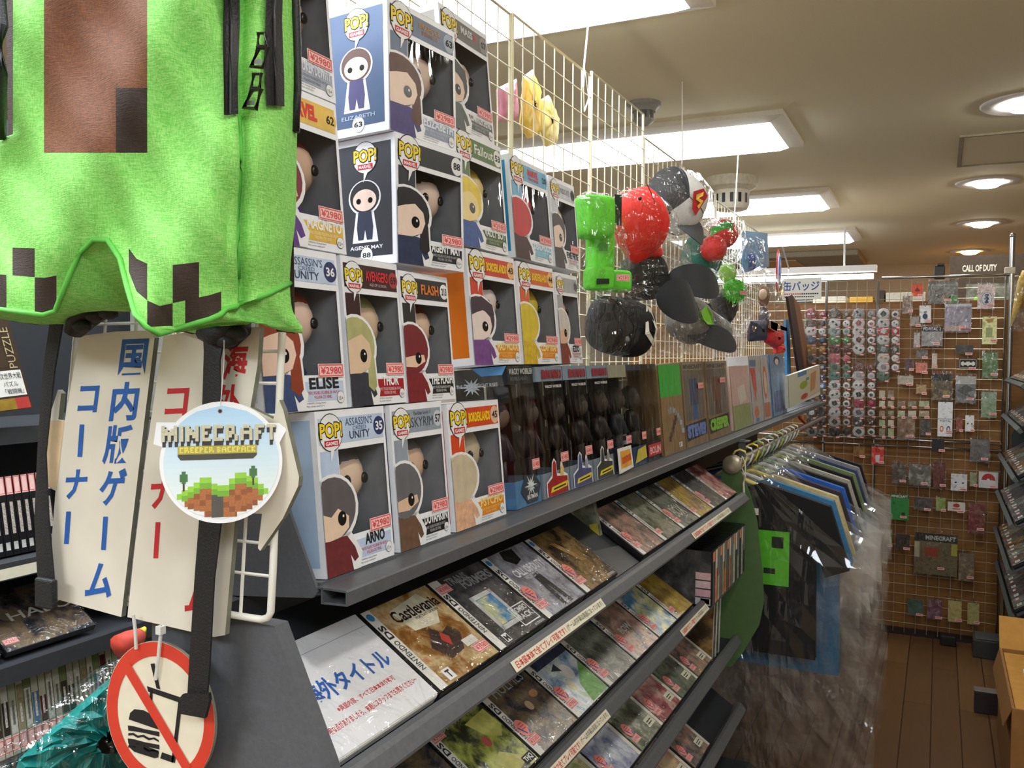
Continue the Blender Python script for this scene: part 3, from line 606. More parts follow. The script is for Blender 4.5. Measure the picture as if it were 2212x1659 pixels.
for i, (y0, y1, c1, c2, lab) in enumerate(((1.186, 1.290, (168, 34, 36), (226, 190, 110), 'first tall clear box with red lettering on a pale blue top'), (1.293, 1.396, (76, 84, 130), (150, 150, 170), 'second tall clear box with red lettering, dark blue picture at its foot'), (1.399, 1.502, (60, 66, 58), (150, 150, 140), 'third tall clear box with red lettering, dark grey picture at its foot'))):
    clear_box(lab, y0, y1, .198, (168, 190, 214), iron, (160, 176, 196), low_iron(c1, c2), ((90, 40, 40), (110, 50, 46), (170, 140, 110), (84, 86, 82)), th=.115)
clear_box('tall clear box with an orange tag leaning at its foot', 1.505, 1.606, .198, (200, 196, 170), [], (70, 74, 90), None, ((120, 80, 70), (150, 90, 70), (190, 130, 100), (84, 86, 82)), th=.12)
def low_tri(c, W, H): c.poly([(.1 * W, .97 * H), (.35 * W, .84 * H), (.9 * W, .82 * H), (.95 * W, .94 * H)], mat((206, 190, 70), .4), 1)
clear_box('tall clear box with a blue and yellow foot card', 1.609, 1.700, .198, (90, 96, 110), [], (72, 92, 140), low_tri, ((96, 100, 140), (120, 110, 104), (180, 150, 120), (84, 86, 82)), th=.06)
def low_red(c, W, H): c.rect(.04 * W, .83 * H, .98 * W, .95 * H, mat((190, 60, 66), .4), 1); c.text('BOLIN', .15 * W, .855 * H, .9 * W, .93 * H, mat((240, 190, 190), .4), 1.6, bold=.03)
clear_box('tall clear box with a red lettered band at its foot', 1.703, 1.80, .198, (70, 66, 62), [], (60, 56, 60), low_red, ((110, 80, 60), (100, 84, 66), (180, 150, 120), (84, 86, 82)), th=.05)
# orange picture tag leaning against the clear box
b = MB(); c = CV(b, (-.517, 1.502, 1.2395), (0, 1, 0), V((.06, 0, -1)).normalized()); b.prism([c.P(0, 0), c.P(.075, 0), c.P(.085, .042), c.P(.006, .046)], c.n * -.0015, PAPER)
c.poly([(.012, .006), (.068, .006), (.075, .036), (.014, .038)], mat((232, 168, 60), .5, noise=.2), 1); c.poly([(.018, .018), (.070, .014), (.071, .026), (.020, .030)], mat((214, 96, 40), .5, noise=.4, scale=300), 2)
tag(b.build('picture_tag'), 'small orange and white tag leaning on a clear box', 'tag')
# ---------------------------------------------------------------- game cases on the sloping shelves
MS = Matrix(((0, DV.x, NV.x), (1, DV.y, NV.y), (0, DV.z, NV.z))).to_4x4()
def place(t, p, M): m = M.copy(); m.translation = p; t.matrix_world = m; return t
CASEB = mat((20, 20, 23), .28, noise=.1)
STICK = mat((246, 150, 136), .45, noise=.06); SBLUE = mat((40, 76, 160), .45)
CELLO = clear(base=.045, edge=.3, bump=.7, bscale=26, rough=.06)
PAL = {
 'gold': [(60, 40, 22), (150, 100, 40), (214, 190, 140), (190, 90, 40)], 'steel': [(26, 27, 30), (58, 58, 60), (92, 90, 90), (120, 118, 116)],
 'war': [(50, 48, 52), (130, 128, 138), (186, 186, 196), (40, 38, 40)], 'brown': [(24, 20, 18), (66, 52, 36), (150, 120, 70), (44, 40, 40)],
 'jungle': [(70, 40, 32), (60, 70, 50), (190, 196, 90), (120, 110, 100)], 'night': [(22, 26, 28), (60, 58, 62), (130, 110, 84), (90, 96, 90)],
 'meadow': [(52, 64, 104), (150, 176, 200), (226, 232, 226), (110, 160, 80)], 'slate': [(34, 33, 36), (88, 92, 84), (130, 134, 120), (60, 56, 58)],
 'dusk': [(46, 36, 36), (110, 104, 98), (190, 150, 130), (70, 64, 66)], 'sea': [(38, 92, 160), (110, 160, 200), (226, 224, 160), (70, 110, 170)],
 'sun': [(90, 78, 40), (196, 170, 60), (150, 120, 70), (110, 110, 80)], 'pink': [(64, 40, 44), (160, 84, 92), (210, 170, 160), (110, 100, 100)],
 'green': [(40, 52, 36), (130, 150, 84), (210, 200, 150), (84, 90, 60)], 'violet': [(50, 50, 70), (140, 150, 180), (200, 204, 214), (80, 76, 100)],
 'moss': [(40, 44, 38), (92, 100, 80), (150, 150, 130), (60, 60, 54)], 'rose': [(90, 56, 50), (190, 130, 120), (214, 196, 150), (120, 90, 84)],
}
def sticker(c, x, y, r):
    c.disc(x, y, r, STICK, 2.2, ry=r * 1.15); c.poly([(x + r * .15, y + r * 1.1), (x + r * .95, y + r * .15), (x + r * .7, y + r * .8)], SBLUE, 2.6)
    c.poly([(x - r * .75, y - r * .25), (x - r * .55, y - r * .35), (x + r * .1, y + r * .75), (x - r * .1, y + r * .85)], SBLUE, 2.6)
    for k in range(3): c.rect(x - r * .25, y - r * (.6 - .35 * k), x + r * .6, y - r * (.5 - .35 * k), RED, 2.6)
def game_case(label, p, M, pal, title=None, spine='DS', W=.137, H=.125, th=.0145, tagp='¥3980', tagpos='bottom', stick=False, extra=None, group='game cases lying on the sloping shelves', tcol=(214, 212, 206), note=False, name='game_case'):
    t = place(thing(name, label, 'game case', group=group), p, M)
    b = MB(); b.box((0, 0, -th), (W, H, -.0004), CASEB); b.build('case', t, bevel=.0016)
    b = MB(); c = CV(b, (0, H, 0), (1, 0, 0), (0, -1, 0), eps=.0003)
    am = art(PAL[pal], 26)
    x0 = .0
    if spine in ('DS', 'plain'):
        c.rect(.002, .002, .017, H - .002, PAPER, 0); x0 = .017
        if spine == 'DS':
            c.disc(.009, .012, .0055, mat((60, 140, 200), .4), 1)
            c.text('DS', .004, .026, .0145, .046, INK, 1, bold=.03, rot=3); c.text('NINTENDO', .005, .050, .0135, .094, INK, 1, bold=.01, rot=3)
    elif spine == 'right': c.rect(W - .013, .002, W - .002, H - .002, mat((222, 218, 204), .4), .5)
    c.rect(max(x0, .002), .002, W - (.013 if spine == 'right' else .002), H - .002, am, 0)
    if title:
        for tx, a, bb, cc, d, bo in title: c.text(tx, a * W, bb * H, cc * W, d * H, mat(tcol, .4, noise=.05), 1, bold=bo)
    if extra: extra(c, W, H)
    cv = b.build('cover_sheet', t)
    if tagp is not None:
        b = MB(); c = CV(b, (0, H, .0006), (1, 0, 0), (0, -1, 0), eps=.0003)
        if tagpos == 'right': price_tag(c, W - .034, H - .026, .030, .013, tagp, 0); c.rect(W - .040, H - .038, W - .014, H - .027, PAPER, 0)
        elif tagpos == 'top': c.rect(.002, .003, .022, .014, PAPER, 0); price_tag(c, .004, .012, .028, .013, tagp, .5)
        else: price_tag(c, .006, H - .030, .028, .013, tagp, 0)
        if note: c.rect(W - .050, H - .034, W - .016, H - .016, mat((226, 224, 200), .5), 0); c.rect(W - .046, H - .028, W - .022, H - .026, INK, .5); c.rect(W - .046, H - .023, W - .026, H - .021, INK, .5)
        b.build('price_tag', t)
    if stick:
        b = MB(); c = CV(b, (0, H, .0006), (1, 0, 0), (0, -1, 0), eps=.0003); sticker(c, .019, H - .045, .0125); b.build('round_sticker', t)
    b = MB(); b.poly([(-.0006, -.0006, .0022), (W + .0006, -.0006, .0022), (W + .0006, H + .0006, .0022), (-.0006, H + .0006, .0022)], CELLO); b.build('wrapper', t)
    return t
def at_tier(k, y, up=.0): P0 = TIERS[k]; return V((P0.x, y, P0.z)) + DV * up
def ex_castle(c, W, H):
    gm, dm = mat((226, 218, 190), .4, noise=.2), mat((52, 30, 22), .4, noise=.3)
    c.poly([(.30 * W, .12 * H), (.78 * W, .06 * H), (.86 * W, .26 * H), (.70 * W, .44 * H), (.36 * W, .40 * H)], gm, .6)
    c.poly([(.34 * W, .62 * H), (.52 * W, .44 * H), (.60 * W, .54 * H), (.74 * W, .50 * H), (.80 * W, .62 * H), (.66 * W, .78 * H), (.44 * W, .80 * H)], dm, .8)
    c.poly([(.52 * W, .60 * H), (.58 * W, .52 * H), (.64 * W, .60 * H), (.58 * W, .70 * H)], mat((190, 60, 40), .4), 1)
    c.text('Castlevania', .26 * W, .13 * H, .94 * W, .27 * H, mat((44, 30, 34), .4), 1.4, bold=.02); c.text('PORTRAIT OF RUIN', .50 * W, .28 * H, .84 * W, .31 * H, INK, 1.4)
    c.rect(.19 * W, .84 * H, .30 * W, .96 * H, WHITE, 1); c.text('T', .215 * W, .86 * H, .275 * W, .94 * H, INK, 1.5, bold=.04)
def ex_trans(c, W, H):
    c.text('TRANS', .24 * W, .05 * H, .60 * W, .15 * H, mat((150, 150, 152), .4), 1, bold=.03); c.text('FORMERS', .40 * W, .13 * H, .96 * W, .25 * H, mat((160, 160, 162), .4), 1, bold=.03)
    gm = mat((206, 206, 206), .4)
    c.frame(.30 * W, .36 * H, .70 * W, .84 * H, .05 * W, gm, .8); c.rect(.35 * W, .42 * H, .65 * W, .78 * H, art(PAL['sea'], 40), .9)
    c.frame(.62 * W, .66 * H, .95 * W, .92 * H, .012 * W, WHITE, 1.1); c.text('COMBO', .65 * W, .69 * H, .92 * W, .76 * H, WHITE, 1.3, bold=.02); c.text('PACK', .65 * W, .78 * H, .92 * W, .85 * H, WHITE, 1.3, bold=.02)
    c.rect(.19 * W, .86 * H, .28 * W, .96 * H, WHITE, 1); c.text('M', .20 * W, .88 * H, .27 * W, .95 * H, INK, 1.4, bold=.03); c.text('ACTIVISION', .76 * W, .945 * H, .96 * W, .975 * H, WHITE, 1)
def ex_war(c, W, H):
    dm = mat((34, 34, 36), .4, noise=.2)
    c.poly([(.40 * W, .02 * H), (.66 * W, .04 * H), (.62 * W, .22 * H), (.46 * W, .26 * H), (.34 * W, .14 * H)], dm, .6)
    c.poly([(.50 * W, .46 * H), (.64 * W, .44 * H), (.70 * W, .96 * H), (.62 * W, .96 * H), (.57 * W, .62 * H), (.54 * W, .96 * H), (.46 * W, .96 * H)], dm, .6)
    c.text('CALL OF DUTY', .24 * W, .30 * H, .92 * W, .42 * H, mat((230, 230, 232), .4), 1.2, bold=.02); c.text('WORLD AT WAR', .34 * W, .43 * H, .84 * W, .49 * H, mat((220, 220, 224), .4), 1.2)
game_case('game case with golden art and a curled title, next to the white notice', at_tier(1 - 1, .775), MS, 'gold', extra=ex_castle, tagpos='right', tagp='¥3580')
game_case('black game case with grey capitals and a blue boxed picture', at_tier(0, .914), MS, 'steel', extra=ex_trans, tagpos='top', tagp='¥3980')
game_case('grey game case with black soldier shapes and white title', at_tier(0, 1.054), MS, 'war', extra=ex_war, tagp='¥3980', stick=True)
def ex_dark(c, W, H): c.poly([(.36 * W, .20 * H), (.48 * W, .22 * H), (.72 * W, .62 * H), (.60 * W, .60 * H)], mat((170, 130, 70), .4, noise=.3), .6); c.text('ACTIVISION', .74 * W, .93 * H, .95 * W, .965 * H, WHITE, 1)
game_case('dark brown game case before the gap in the top row', at_tier(0, 1.195), MS, 'brown', extra=ex_dark, tagp='¥3980', stick=True)
PW = .131
for i, (pal, lab, ttl) in enumerate((('dusk', 'game case right after the gap in the top row of cases, figures on grey', None), ('moss', 'second game case after the gap in the top row, mossy cover', None), ('slate', 'third game case after the gap, pale grey letters on its cover', [('BOX', .35, .55, .85, .8, .01)]),
                                ('sun', 'fourth game case after the gap, yellow cover', None), ('steel', 'fifth game case after the gap, plain grey cover', None), ('pink', 'last game case of the top row, pink cover by the dark rack end', None))):
    game_case(lab, at_tier(0, 1.469 + i * PW), MS, pal, title=ttl, W=.128, tagp='¥3980', stick=i % 2 == 0, tcol=(190, 190, 180))
def ex_unt(c, W, H):
    c.text('UNTAMED', .2 * W, .06 * H, .92 * W, .16 * H, mat((170, 170, 110), .4), 1, bold=.01)
    c.poly([(.55 * W, .22 * H), (.95 * W, .20 * H), (.97 * W, .46 * H), (.84 * W, .56 * H), (.66 * W, .44 * H)], mat((206, 204, 110), .4, noise=.2), .6)
    c.poly([(.45 * W, .72 * H), (.62 * W, .66 * H), (.9 * W, .9 * H), (.56 * W, .95 * H)], mat((190, 186, 104), .4, noise=.2), .6)
    c.disc(.60 * W, .50 * H, .06 * W, mat((200, 100, 90), .4), .8); c.rect(.78 * W, .86 * H, .97 * W, .96 * H, INK, 1); c.text('THQ', .80 * W, .875 * H, .95 * W, .945 * H, WHITE, 1.4, bold=.03)
def ex_hol(c, W, H): c.text('HOLMES', .22 * W, .06 * H, .88 * W, .22 * H, mat((176, 180, 180), .4), 1); c.disc(.55 * W, .50 * H, .06 * W, mat((206, 176, 140), .4), .6); c.disc(.78 * W, .42 * H, .08 * W, mat((190, 140, 90), .4), .6, ry=.05 * H)
def ex_mead(c, W, H):
    c.rect(.14 * W, .02 * H, .98 * W, .26 * H, mat((60, 66, 90), .4, noise=.3), .6); c.poly([(.60 * W, .70 * H), (.98 * W, .45 * H), (.98 * W, .97 * H), (.50 * W, .97 * H)], mat((112, 168, 84), .4, noise=.2), .6)
    c.disc(.60 * W, .48 * H, .12 * W, mat((232, 230, 220), .4), .8, ry=.12 * H); c.disc(.44 * W, .66 * H, .07 * W, mat((226, 214, 170), .4), .8); c.poly([(.36 * W, .36 * H), (.52 * W, .30 * H), (.54 * W, .44 * H)], mat((40, 44, 52), .4), .9)
game_case('partly hidden game case at the left end of the second row', at_tier(1, .785), MS, 'night', tagp='¥4980', tagpos='top')
game_case('game case with yellow-green jungle art in the second row', at_tier(1, .925), MS, 'jungle', extra=ex_unt, tagp='¥3980', tagpos='top')
game_case('dark game case with thin grey capitals in the second row', at_tier(1, 1.065), MS, 'night', extra=ex_hol, tagp='¥3580', stick=True)
game_case('game case with blue sky and green meadow cover in the second row', at_tier(1, 1.204), MS, 'meadow', extra=ex_mead, tagp='¥3980', stick=True)
game_case('grey-green game case next to the meadow cover', at_tier(1, 1.344), MS, 'slate', tagp='¥3980', stick=True)
game_case('game case with pale letters in the middle of its grey cover, second row', at_tier(1, 1.485), MS, 'dusk', title=[('BOW', .32, .48, .72, .60, .02)], tagp='¥3980', stick=True)
game_case('blue game case with a yellow patch in the second row', at_tier(1, 1.625), MS, 'sea', W=.125, tagp='¥3980', stick=True)
game_case('yellow game case, last one lying in the second row', at_tier(1, 1.753), MS, 'sun', W=.125, tagp='¥3980')
for i, (y, pal, lab) in enumerate(((1.10, 'moss', 'mossy game case at the left of the third row, by the picture edge'), (1.238, 'green', 'green game case, second in the third row'), (1.378, 'violet', 'pale violet game case in the third row'), (1.518, 'moss', 'brown-green game case with a pale note, third row'),
                                   (1.655, 'pink', 'pinkish game case with a pale note, third row'), (1.792, 'slate', 'dull green game case with a glossy wrapper, third row'), (1.930, 'dusk', 'last game case of the third row, beside the leaning books'))):
    game_case(lab, at_tier(2, y), MS, pal, spine='right', tagp='¥3980', stick=True, note=i > 2)
for i, (y, pal, lab) in enumerate(((1.43, 'violet', 'pale game case at the left of the lowest visible row'), (1.573, 'pink', 'red game case with pale notes in the lowest row'), (1.715, 'rose', 'yellow and red game case in the lowest row'), (1.86, 'dusk', 'last game case in the lowest row, against the clear bags'))):
    game_case(lab, at_tier(3, y), MS, pal, spine='right', tagp='¥3980', stick=True, note=True)

# white notice in a clear sleeve at the head of the first row
t = place(thing('notice_board', 'white notice in a clear sleeve with blue and red Japanese writing', 'notice'), at_tier(0, .596), MS)
b = MB(); b.box((0, 0, -.015), (.176, .127, -.0006), PAPER); b.build('board', t, bevel=.003)
b = MB(); c = CV(b, (0, .127, 0), (1, 0, 0), (0, -1, 0)); c.rect(.002, .002, .174, .125, mat((238, 238, 240), .5, noise=.02), 0); c.rect(.002, .019, .174, .0196, mat((150, 156, 170), .5), 1)
c.text('DS海外タイトル', .004, .050, .160, .074, mat((44, 98, 180), .5), 1, bold=.03)
c.text('※英語内容、すべて日本本体作動可', .050, .083, .142, .0895, RED, 1, bold=.01); c.text('ご不明な点がありましたら、気軽にスタッフまでお聞きください〜', .012, .0965, .166, .104, RED, 1, bold=.01)
b.build('notice_sheet', t)
b = MB(); b.poly([(-.001, -.001, .0016), (.177, -.001, .0016), (.177, .128, .0016), (-.001, .128, .0016)], CELLO); b.build('clear_sleeve', t)
# case standing askew in the gap
b = MB(); pr = [(-.598, 1.452, 1.150), (-.547, 1.452, 1.158), (-.528, 1.452, 1.075), (-.532, 1.452, 1.066), (-.578, 1.452, 1.096)]
b.prism(pr, (0, .014, 0), art(PAL['moss'], 30)); b.poly([(-.5985, 1.4515, 1.150), (-.590, 1.4515, 1.1515), (-.570, 1.4515, 1.092), (-.578, 1.4515, 1.096)], mat((190, 186, 180), .4)); b.poly([(-.552, 1.4512, 1.108), (-.5365, 1.4512, 1.112), (-.528, 1.4512, 1.075), (-.532, 1.4512, 1.066)], mat((180, 170, 60), .4, noise=.3))
tag(b.build('upright_case'), 'lone game case standing upright in the gap of the top row', 'game case')
b = MB(); b.prism([at_tier(0, 1.34) - NV * .0155, at_tier(0, 1.46) - NV * .0155, at_tier(0, 1.46, .045) - NV * .0155, at_tier(0, 1.36, .06) - NV * .0155], NV * .004, mat((74, 76, 80), .35)); tag(b.build('bookend'), 'grey metal bookend plate lying in the gap of the top row', 'bookend')
# cases standing upright with their spines to the aisle
SPC = [(70, 74, 82), (206, 130, 110), (176, 170, 140), (110, 100, 130), (150, 150, 90), (196, 120, 100), (90, 90, 96), (170, 120, 100), (120, 120, 120), (190, 186, 170), (60, 60, 64), (150, 152, 156), (50, 52, 56), (170, 170, 168), (44, 46, 50)]
y = 1.938
for i, c_ in enumerate(SPC):
    w = .0250 if i == 0 else .0240
    t = thing('upright_game_case', 'upright game case, %s from the left in the row of spines' % ORD[i] if i < 14 else 'upright game case at the far right end of the row of spines', 'game case', (-.444, y, .8495), group='game cases standing with spines out')
    b = MB(); b.box((-.137, .0006, .0), (0, w - .0006, .125), CASEB); b.build('case', t, bevel=.001)
    b = MB(); c = CV(b, (.0004, 0, .125), (0, 1, 0), (0, 0, -1)); c.rect(.0016, .002, w - .0016, .123, mat(c_, .4, noise=.25, scale=90), 1); c.rect(.0022, .004, w - .0022, .026 + .02 * (i % 3), mat(((226, 140, 112), (214, 210, 196), (120, 124, 130))[i % 3], .4), 2)
    if i == 0:
        f = CV(b, (-.137, -.0002, .125), (1, 0, 0), (0, 0, -1)); f.rect(.002, .002, .135, .123, art(PAL['steel'], 22), 1)
        for k in range(4): f.rect(.100, .050 + .019 * k, .134, .066 + .019 * k, mat(((226, 190, 190), (230, 200, 206), (226, 180, 190), (214, 214, 216))[k], .4), 2)
        f.rect(.112, .108, .132, .120, PAPER, 2)
    b.build('spine_sheet', t); y += w
for i, (yy, w, h, c_) in enumerate(((2.085, .012, .15, (60, 56, 54)), (2.115, .012, .155, (196, 192, 180)), (2.148, .014, .168, (160, 164, 172)))):
    t = thing('thin_book', ('dark thin book at the front of the leaning books, third row', 'pale-edged thin book between the other two leaning books', 'tallest thin book leaning at the rack end, third row')[i], 'book', (-.476, yy, .676), group='thin books leaning on the third row', rot=(math.radians(-6), 0, 0))
    b = MB(); b.box((-.13, 0, 0), (0, w, h), mat((206, 200, 184), .5)); b.build('pages', t)
    b = MB(); b.box((-.131, -.0012, 0), (.0008, 0, h + .001), art(PAL['brown' if i == 0 else 'slate'], 14)); b.box((-.131, w, 0), (.0008, w + .001, h + .001), mat(c_, .5)); b.build('cover', t)
# ---------------------------------------------------------------- things hanging at the head of the rack
# white wire grid with rounded corners that carries the signs
WY = .566
def wp(px, py): return AY(px, py, WY)
t = thing('wire_sign_grid', 'white wire grid with rounded corners carrying the cardboard signs', 'wire grid', wp(380, 1300))
M0 = t.matrix_world; INV = Matrix.Translation(-t.location)
b = MB(); rim = [wp(622, 560), wp(612, 650), wp(590, 1225), wp(585, 1322), wp(579, 1334), wp(566, 1338), wp(130, 1272), wp(118, 1262), wp(118, 1245), wp(165, 735), wp(180, 560)]
b.tube(rim, .0032, WIRE, 8); b.build('frame', t, smooth=True, xf=INV)
b = MB()
def lerp(a, c, k): return tuple(a[i] + (c[i] - a[i]) * k for i in range(2))
for k in (.13, .28, .43, .58, .73, .87): b.tube([wp(*lerp((178, 600), (618, 600), k)), wp(*lerp((128, 1274), (578, 1338), k))], .0015, WIRE, 5)
for k in range(10):
    q = k / 9; a = lerp((176, 640), (124, 1190), q); c = lerp((616, 620), (589, 1245), q); b.tube([wp(*a), wp(*c)], .0015, WIRE, 5)
b.build('wires', t, xf=INV)

# two cut-out cardboard arrows
KRAFT = mat((214, 198, 168), .7, noise=.06, scale=30, bump=.05); SIGNW = mat((226, 218, 200), .65, noise=.05, scale=20); EDGE = mat((120, 120, 104), .7, noise=.2)
SBL, SRD = mat((34, 92, 170), .6), mat((196, 36, 40), .6)
def board(name, label, outline, Y, face, th=.005, cat='sign', grp=None):
    b = MB(); b.prism([AY(x, y, Y) for x, y in outline], (0, th, 0), face, EDGE); c = PX(b, Y)
    return b, c
def quad_text(c, ch, cx, cy, w, h, mt, sk=0):
    vs, fs, tw, thh = tmesh(ch, .03)
    pts = []
    for x, y in vs:
        u, v = x / tw - .5, .5 - y / thh
        pts.append(c.P(cx + u * w - v * h * sk, cy + v * h - u * w * .04, 1))
    c.mb.add(pts, fs, mt)
b, c = board('s', '', [(172, 726), (250, 716), (320, 714), (334, 730), (313, 900), (274, 1230), (262, 1333), (96, 1287), (112, 1276), (112, 1160), (120, 1060), (92, 1046), (92, 936), (104, 908), (125, 842), (132, 850), (126, 906), (140, 908)], .556, SIGNW)
c.poly([(93, 935), (105, 908), (139, 909), (122, 1059), (93, 1045)], mat((222, 192, 150), .7), .5)
for ch, x, y, w, h in (('国', 288, 771, 58, 78), ('内', 269, 867, 58, 84), ('版', 254, 960, 58, 84), ('ゲ', 243, 1052, 56, 80), ('ム', 215, 1254, 58, 76), ('コ', 191, 862, 42, 58), ('ナ', 164, 1046, 46, 64)): quad_text(c, ch, x, y, w, h, SBL, .13)
for x, y, h in ((226, 1152, 72), (175, 952, 70), (146, 1140, 70)): c.poly([(x - 3, y - h / 2), (x + 7, y - h / 2), (x + 2, y + h / 2), (x - 8, y + h / 2)], SBL, 1)
tag(b.build('cardboard_sign'), 'cut-out white card sign with blue Japanese writing, tied to the wire grid', 'sign')
b, c = board('s', '', [(353, 726), (440, 712), (562, 706), (556, 790), (541, 880), (590, 905), (603, 864), (612, 886), (646, 1030), (644, 1050), (611, 1120), (562, 1190), (557, 1184), (566, 1110), (520, 1108), (507, 1130), (500, 1210), (486, 1372), (462, 1376), (275, 1333), (290, 1190), (318, 960), (337, 834)], .556, SIGNW)
for ch, x, y, w, h in (('海', 508, 780, 52, 80), ('外', 492, 868, 52, 76), ('ゲ', 470, 1030, 50, 74), ('ム', 428, 1288, 54, 74), ('コ', 382, 868, 48, 60), ('ナ', 350, 1062, 50, 74)): quad_text(c, ch, x, y, w, h, SRD, .11)
for x, y, h in ((339, 1167, 78), (362, 958, 72), (455, 1140, 74)): c.poly([(x - 3, y - h / 2), (x + 7, y - h / 2), (x + 2, y + h / 2), (x - 8, y + h / 2)], SRD, 1)
tag(b.build('cardboard_sign'), 'cut-out white card arrow with red Japanese writing behind the round tag', 'sign')

# round no-food sign on cable ties
b, c = board('s', '', [(347 + 117 * math.cos(a * PI / 24) , 1545 + 158 * math.sin(a * PI / 24) + 22 * math.cos(a * PI / 24)) for a in range(48)], .552, mat((232, 222, 196), .6, noise=.04), .003)
def skew(x, y): return (347 + (x - 347), y + 22 * (x - 347) / 117)
RING = mat((214, 62, 40), .55, noise=.04)
for k in range(48):
    a0, a1 = k * PI / 24, (k + 1) * PI / 24
    c.poly([skew(347 + r * 117 * math.cos(a), 1545 + r * 158 * math.sin(a)) for r, a in ((.995, a0), (.995, a1), (.80, a1), (.80, a0))], RING, 1)
c.poly([(262, 1440), (280, 1432), (412, 1655), (398, 1668)], RING, 3)
c.poly([(325, 1434), (334, 1433), (346, 1489), (338, 1487)], INK, 1)
for q in ([(317, 1482), (392, 1507), (388, 1518), (320, 1494)], [(324, 1488), (330, 1490), (328, 1532), (322, 1530)], [(386, 1508), (394, 1510), (378, 1648), (370, 1646)], [(350, 1625), (376, 1634), (374, 1648), (346, 1638)]): c.poly(q, INK, 1)
c.poly([(278, 1554), (281, 1540), (290, 1532), (310, 1534), (328, 1544), (338, 1560), (342, 1576)], INK, 1)
for y in (1567, 1595): c.poly([(276, y), (290, y + 2), (312, y + 8), (344, y + 14), (344, y + 24), (310, y + 16), (277, y + 11)], INK, 1)
for y in (1584, 1610): c.poly([(277, y), (288, y - 1), (298, y + 5), (310, y + 3), (322, y + 10), (334, y + 9), (343, y + 15), (343, y + 19), (332, y + 13), (321, y + 15), (309, y + 8), (297, y + 10), (287, y + 4), (277, y + 5)], INK, 1)
c.poly([(277, 1597), (343, 1622), (342, 1636), (334, 1638), (290, 1624), (279, 1614)], INK, 1)
tag(b.build('prohibition_sign'), 'round red and white no eating or drinking sign on cable ties', 'sign')
t = None
for i, pts in enumerate(([(346, 1350), (348, 1362), (341, 1430), (336, 1468)], [(288, 1328), (292, 1360), (294, 1402)])):
    b = MB(); b.tube([AY(x, y, .549) for x, y in pts], .0016, mat((214, 212, 204), .3), 6)
    if i == 0: q = AY(347, 1362, .549); b.box((q.x - .003, q.y - .003, q.z - .003), (q.x + .003, q.y + .003, q.z + .004), mat((222, 220, 212), .3))
    tag(b.build('cable_tie'), ['white cable tie knotted above the straw of the round sign', 'white cable tie at the left of the round sign'][i], 'cable tie')

# heathered green backpack
def heather(c1, c2, name='pack_cloth'):
    m, nt, out = _new(name); L = nt.links.new
    b = N(nt, 'BsdfPrincipled', Roughness=.75); tc = N(nt, 'TexCoord'); mixs = []
    for sc_ in ((160, 160, 1300), (1300, 1300, 160)):
        mp = N(nt, 'Mapping'); mp.inputs['Scale'].default_value = sc_; nz = N(nt, 'TexNoise', Scale=1.0, Detail=4.0)
        L(tc.outputs['Object'], mp.inputs[0]); L(mp.outputs[0], nz.inputs['Vector']); mixs.append(nz)
    ad = N(nt, 'Math', operation='ADD'); L(mixs[0].outputs['Fac'], ad.inputs[0]); L(mixs[1].outputs['Fac'], ad.inputs[1])
    rp = N(nt, 'ValToRGB'); e = rp.color_ramp.elements; e[0].position = .40; e[1].position = .62
    hf = N(nt, 'Math', operation='MULTIPLY'); hf.inputs[1].default_value = .5; L(ad.outputs[0], hf.inputs[0]); L(hf.outputs[0], rp.inputs[0])
    e[0].color = lin(c1) + (1,); e[1].color = lin(c2) + (1,)
    bp = N(nt, 'Bump', Strength=.35, Distance=.0015); L(ad.outputs[0], bp.inputs['Height']); L(bp.outputs[0], b.inputs['Normal'])
    L(rp.outputs[0], b.inputs['Base Color']); L(b.outputs[0], out.inputs[0]); return m
GRN = heather((112, 198, 78), (166, 230, 122)); BRN = heather((104, 62, 36), (136, 84, 48)); DRK = heather((44, 30, 22), (62, 42, 30)); WEB = mat((28, 27, 27), .55, noise=.25, scale=500, bump=.3)
pk = thing('backpack', 'bright green heathered backpack with dark check corners hanging at the rack head', 'backpack', AY(210, 600, .50))
PI_ = Matrix.Translation(-pk.location)
cols = [-120, -90, -60, -30, 0, 14, 27, 50, 75, 95, 122, 150, 175, 205, 235, 250, 262, 278, 295, 318, 345, 373, 400, 430, 455, 478, 490]
rows = [-330, -260, -190, -120, -60, 0, 40, 85, 130, 190, 245, 290, 330, 380, 430, 480, 510, 540, 563, 580, 606, 622, 637, 652, 668, 680, 690]
def foot(x):      # lower edge of the front, along the photo's columns
    kn = [(-120, 640), (-60, 668), (0, 668), (60, 676), (105, 682), (122, 672), (150, 600), (175, 545), (205, 518), (235, 520), (262, 560), (278, 622), (295, 680), (318, 706), (345, 722), (400, 706), (455, 690), (478, 680), (490, 668)]
    for (a, p), (c, q) in zip(kn, kn[1:]):
        if x <= c: return p + (q - p) * (x - a) / (c - a)
    return kn[-1][1]
def fY(x, y):      # depth of the front: padded, with soft folds
    u = (x + 120) / 610; v = max(0, (y - 300) / 400)
    d = .475 - .022 * math.sin(PI * min(1, max(0, u))) ** .6 - .006 * math.sin(x * .021 + y * .011) - .004 * math.sin(x * .05 - y * .03)
    d += .020 * math.exp(-((x - 205) / 55) ** 2) * v ** 2 - .012 * math.exp(-((x - 310) / 30) ** 2) * v ** 2
    return d
def fp(x, y): return AY(x, y, fY(x, y))
G = []; RR = []
for y in rows:
    r = []
    for x in cols:
        f = foot(x); yy = y if y < 480 else 480 + (y - 480) * (f - 480) / (690 - 480)
        xx = x
        if x < 60 and y < 340: xx = x + (28 + (x + 120) * .178 - x) * min(1, (340 - y) / 50)
        r.append(fp(xx, yy))
    G.append(r)
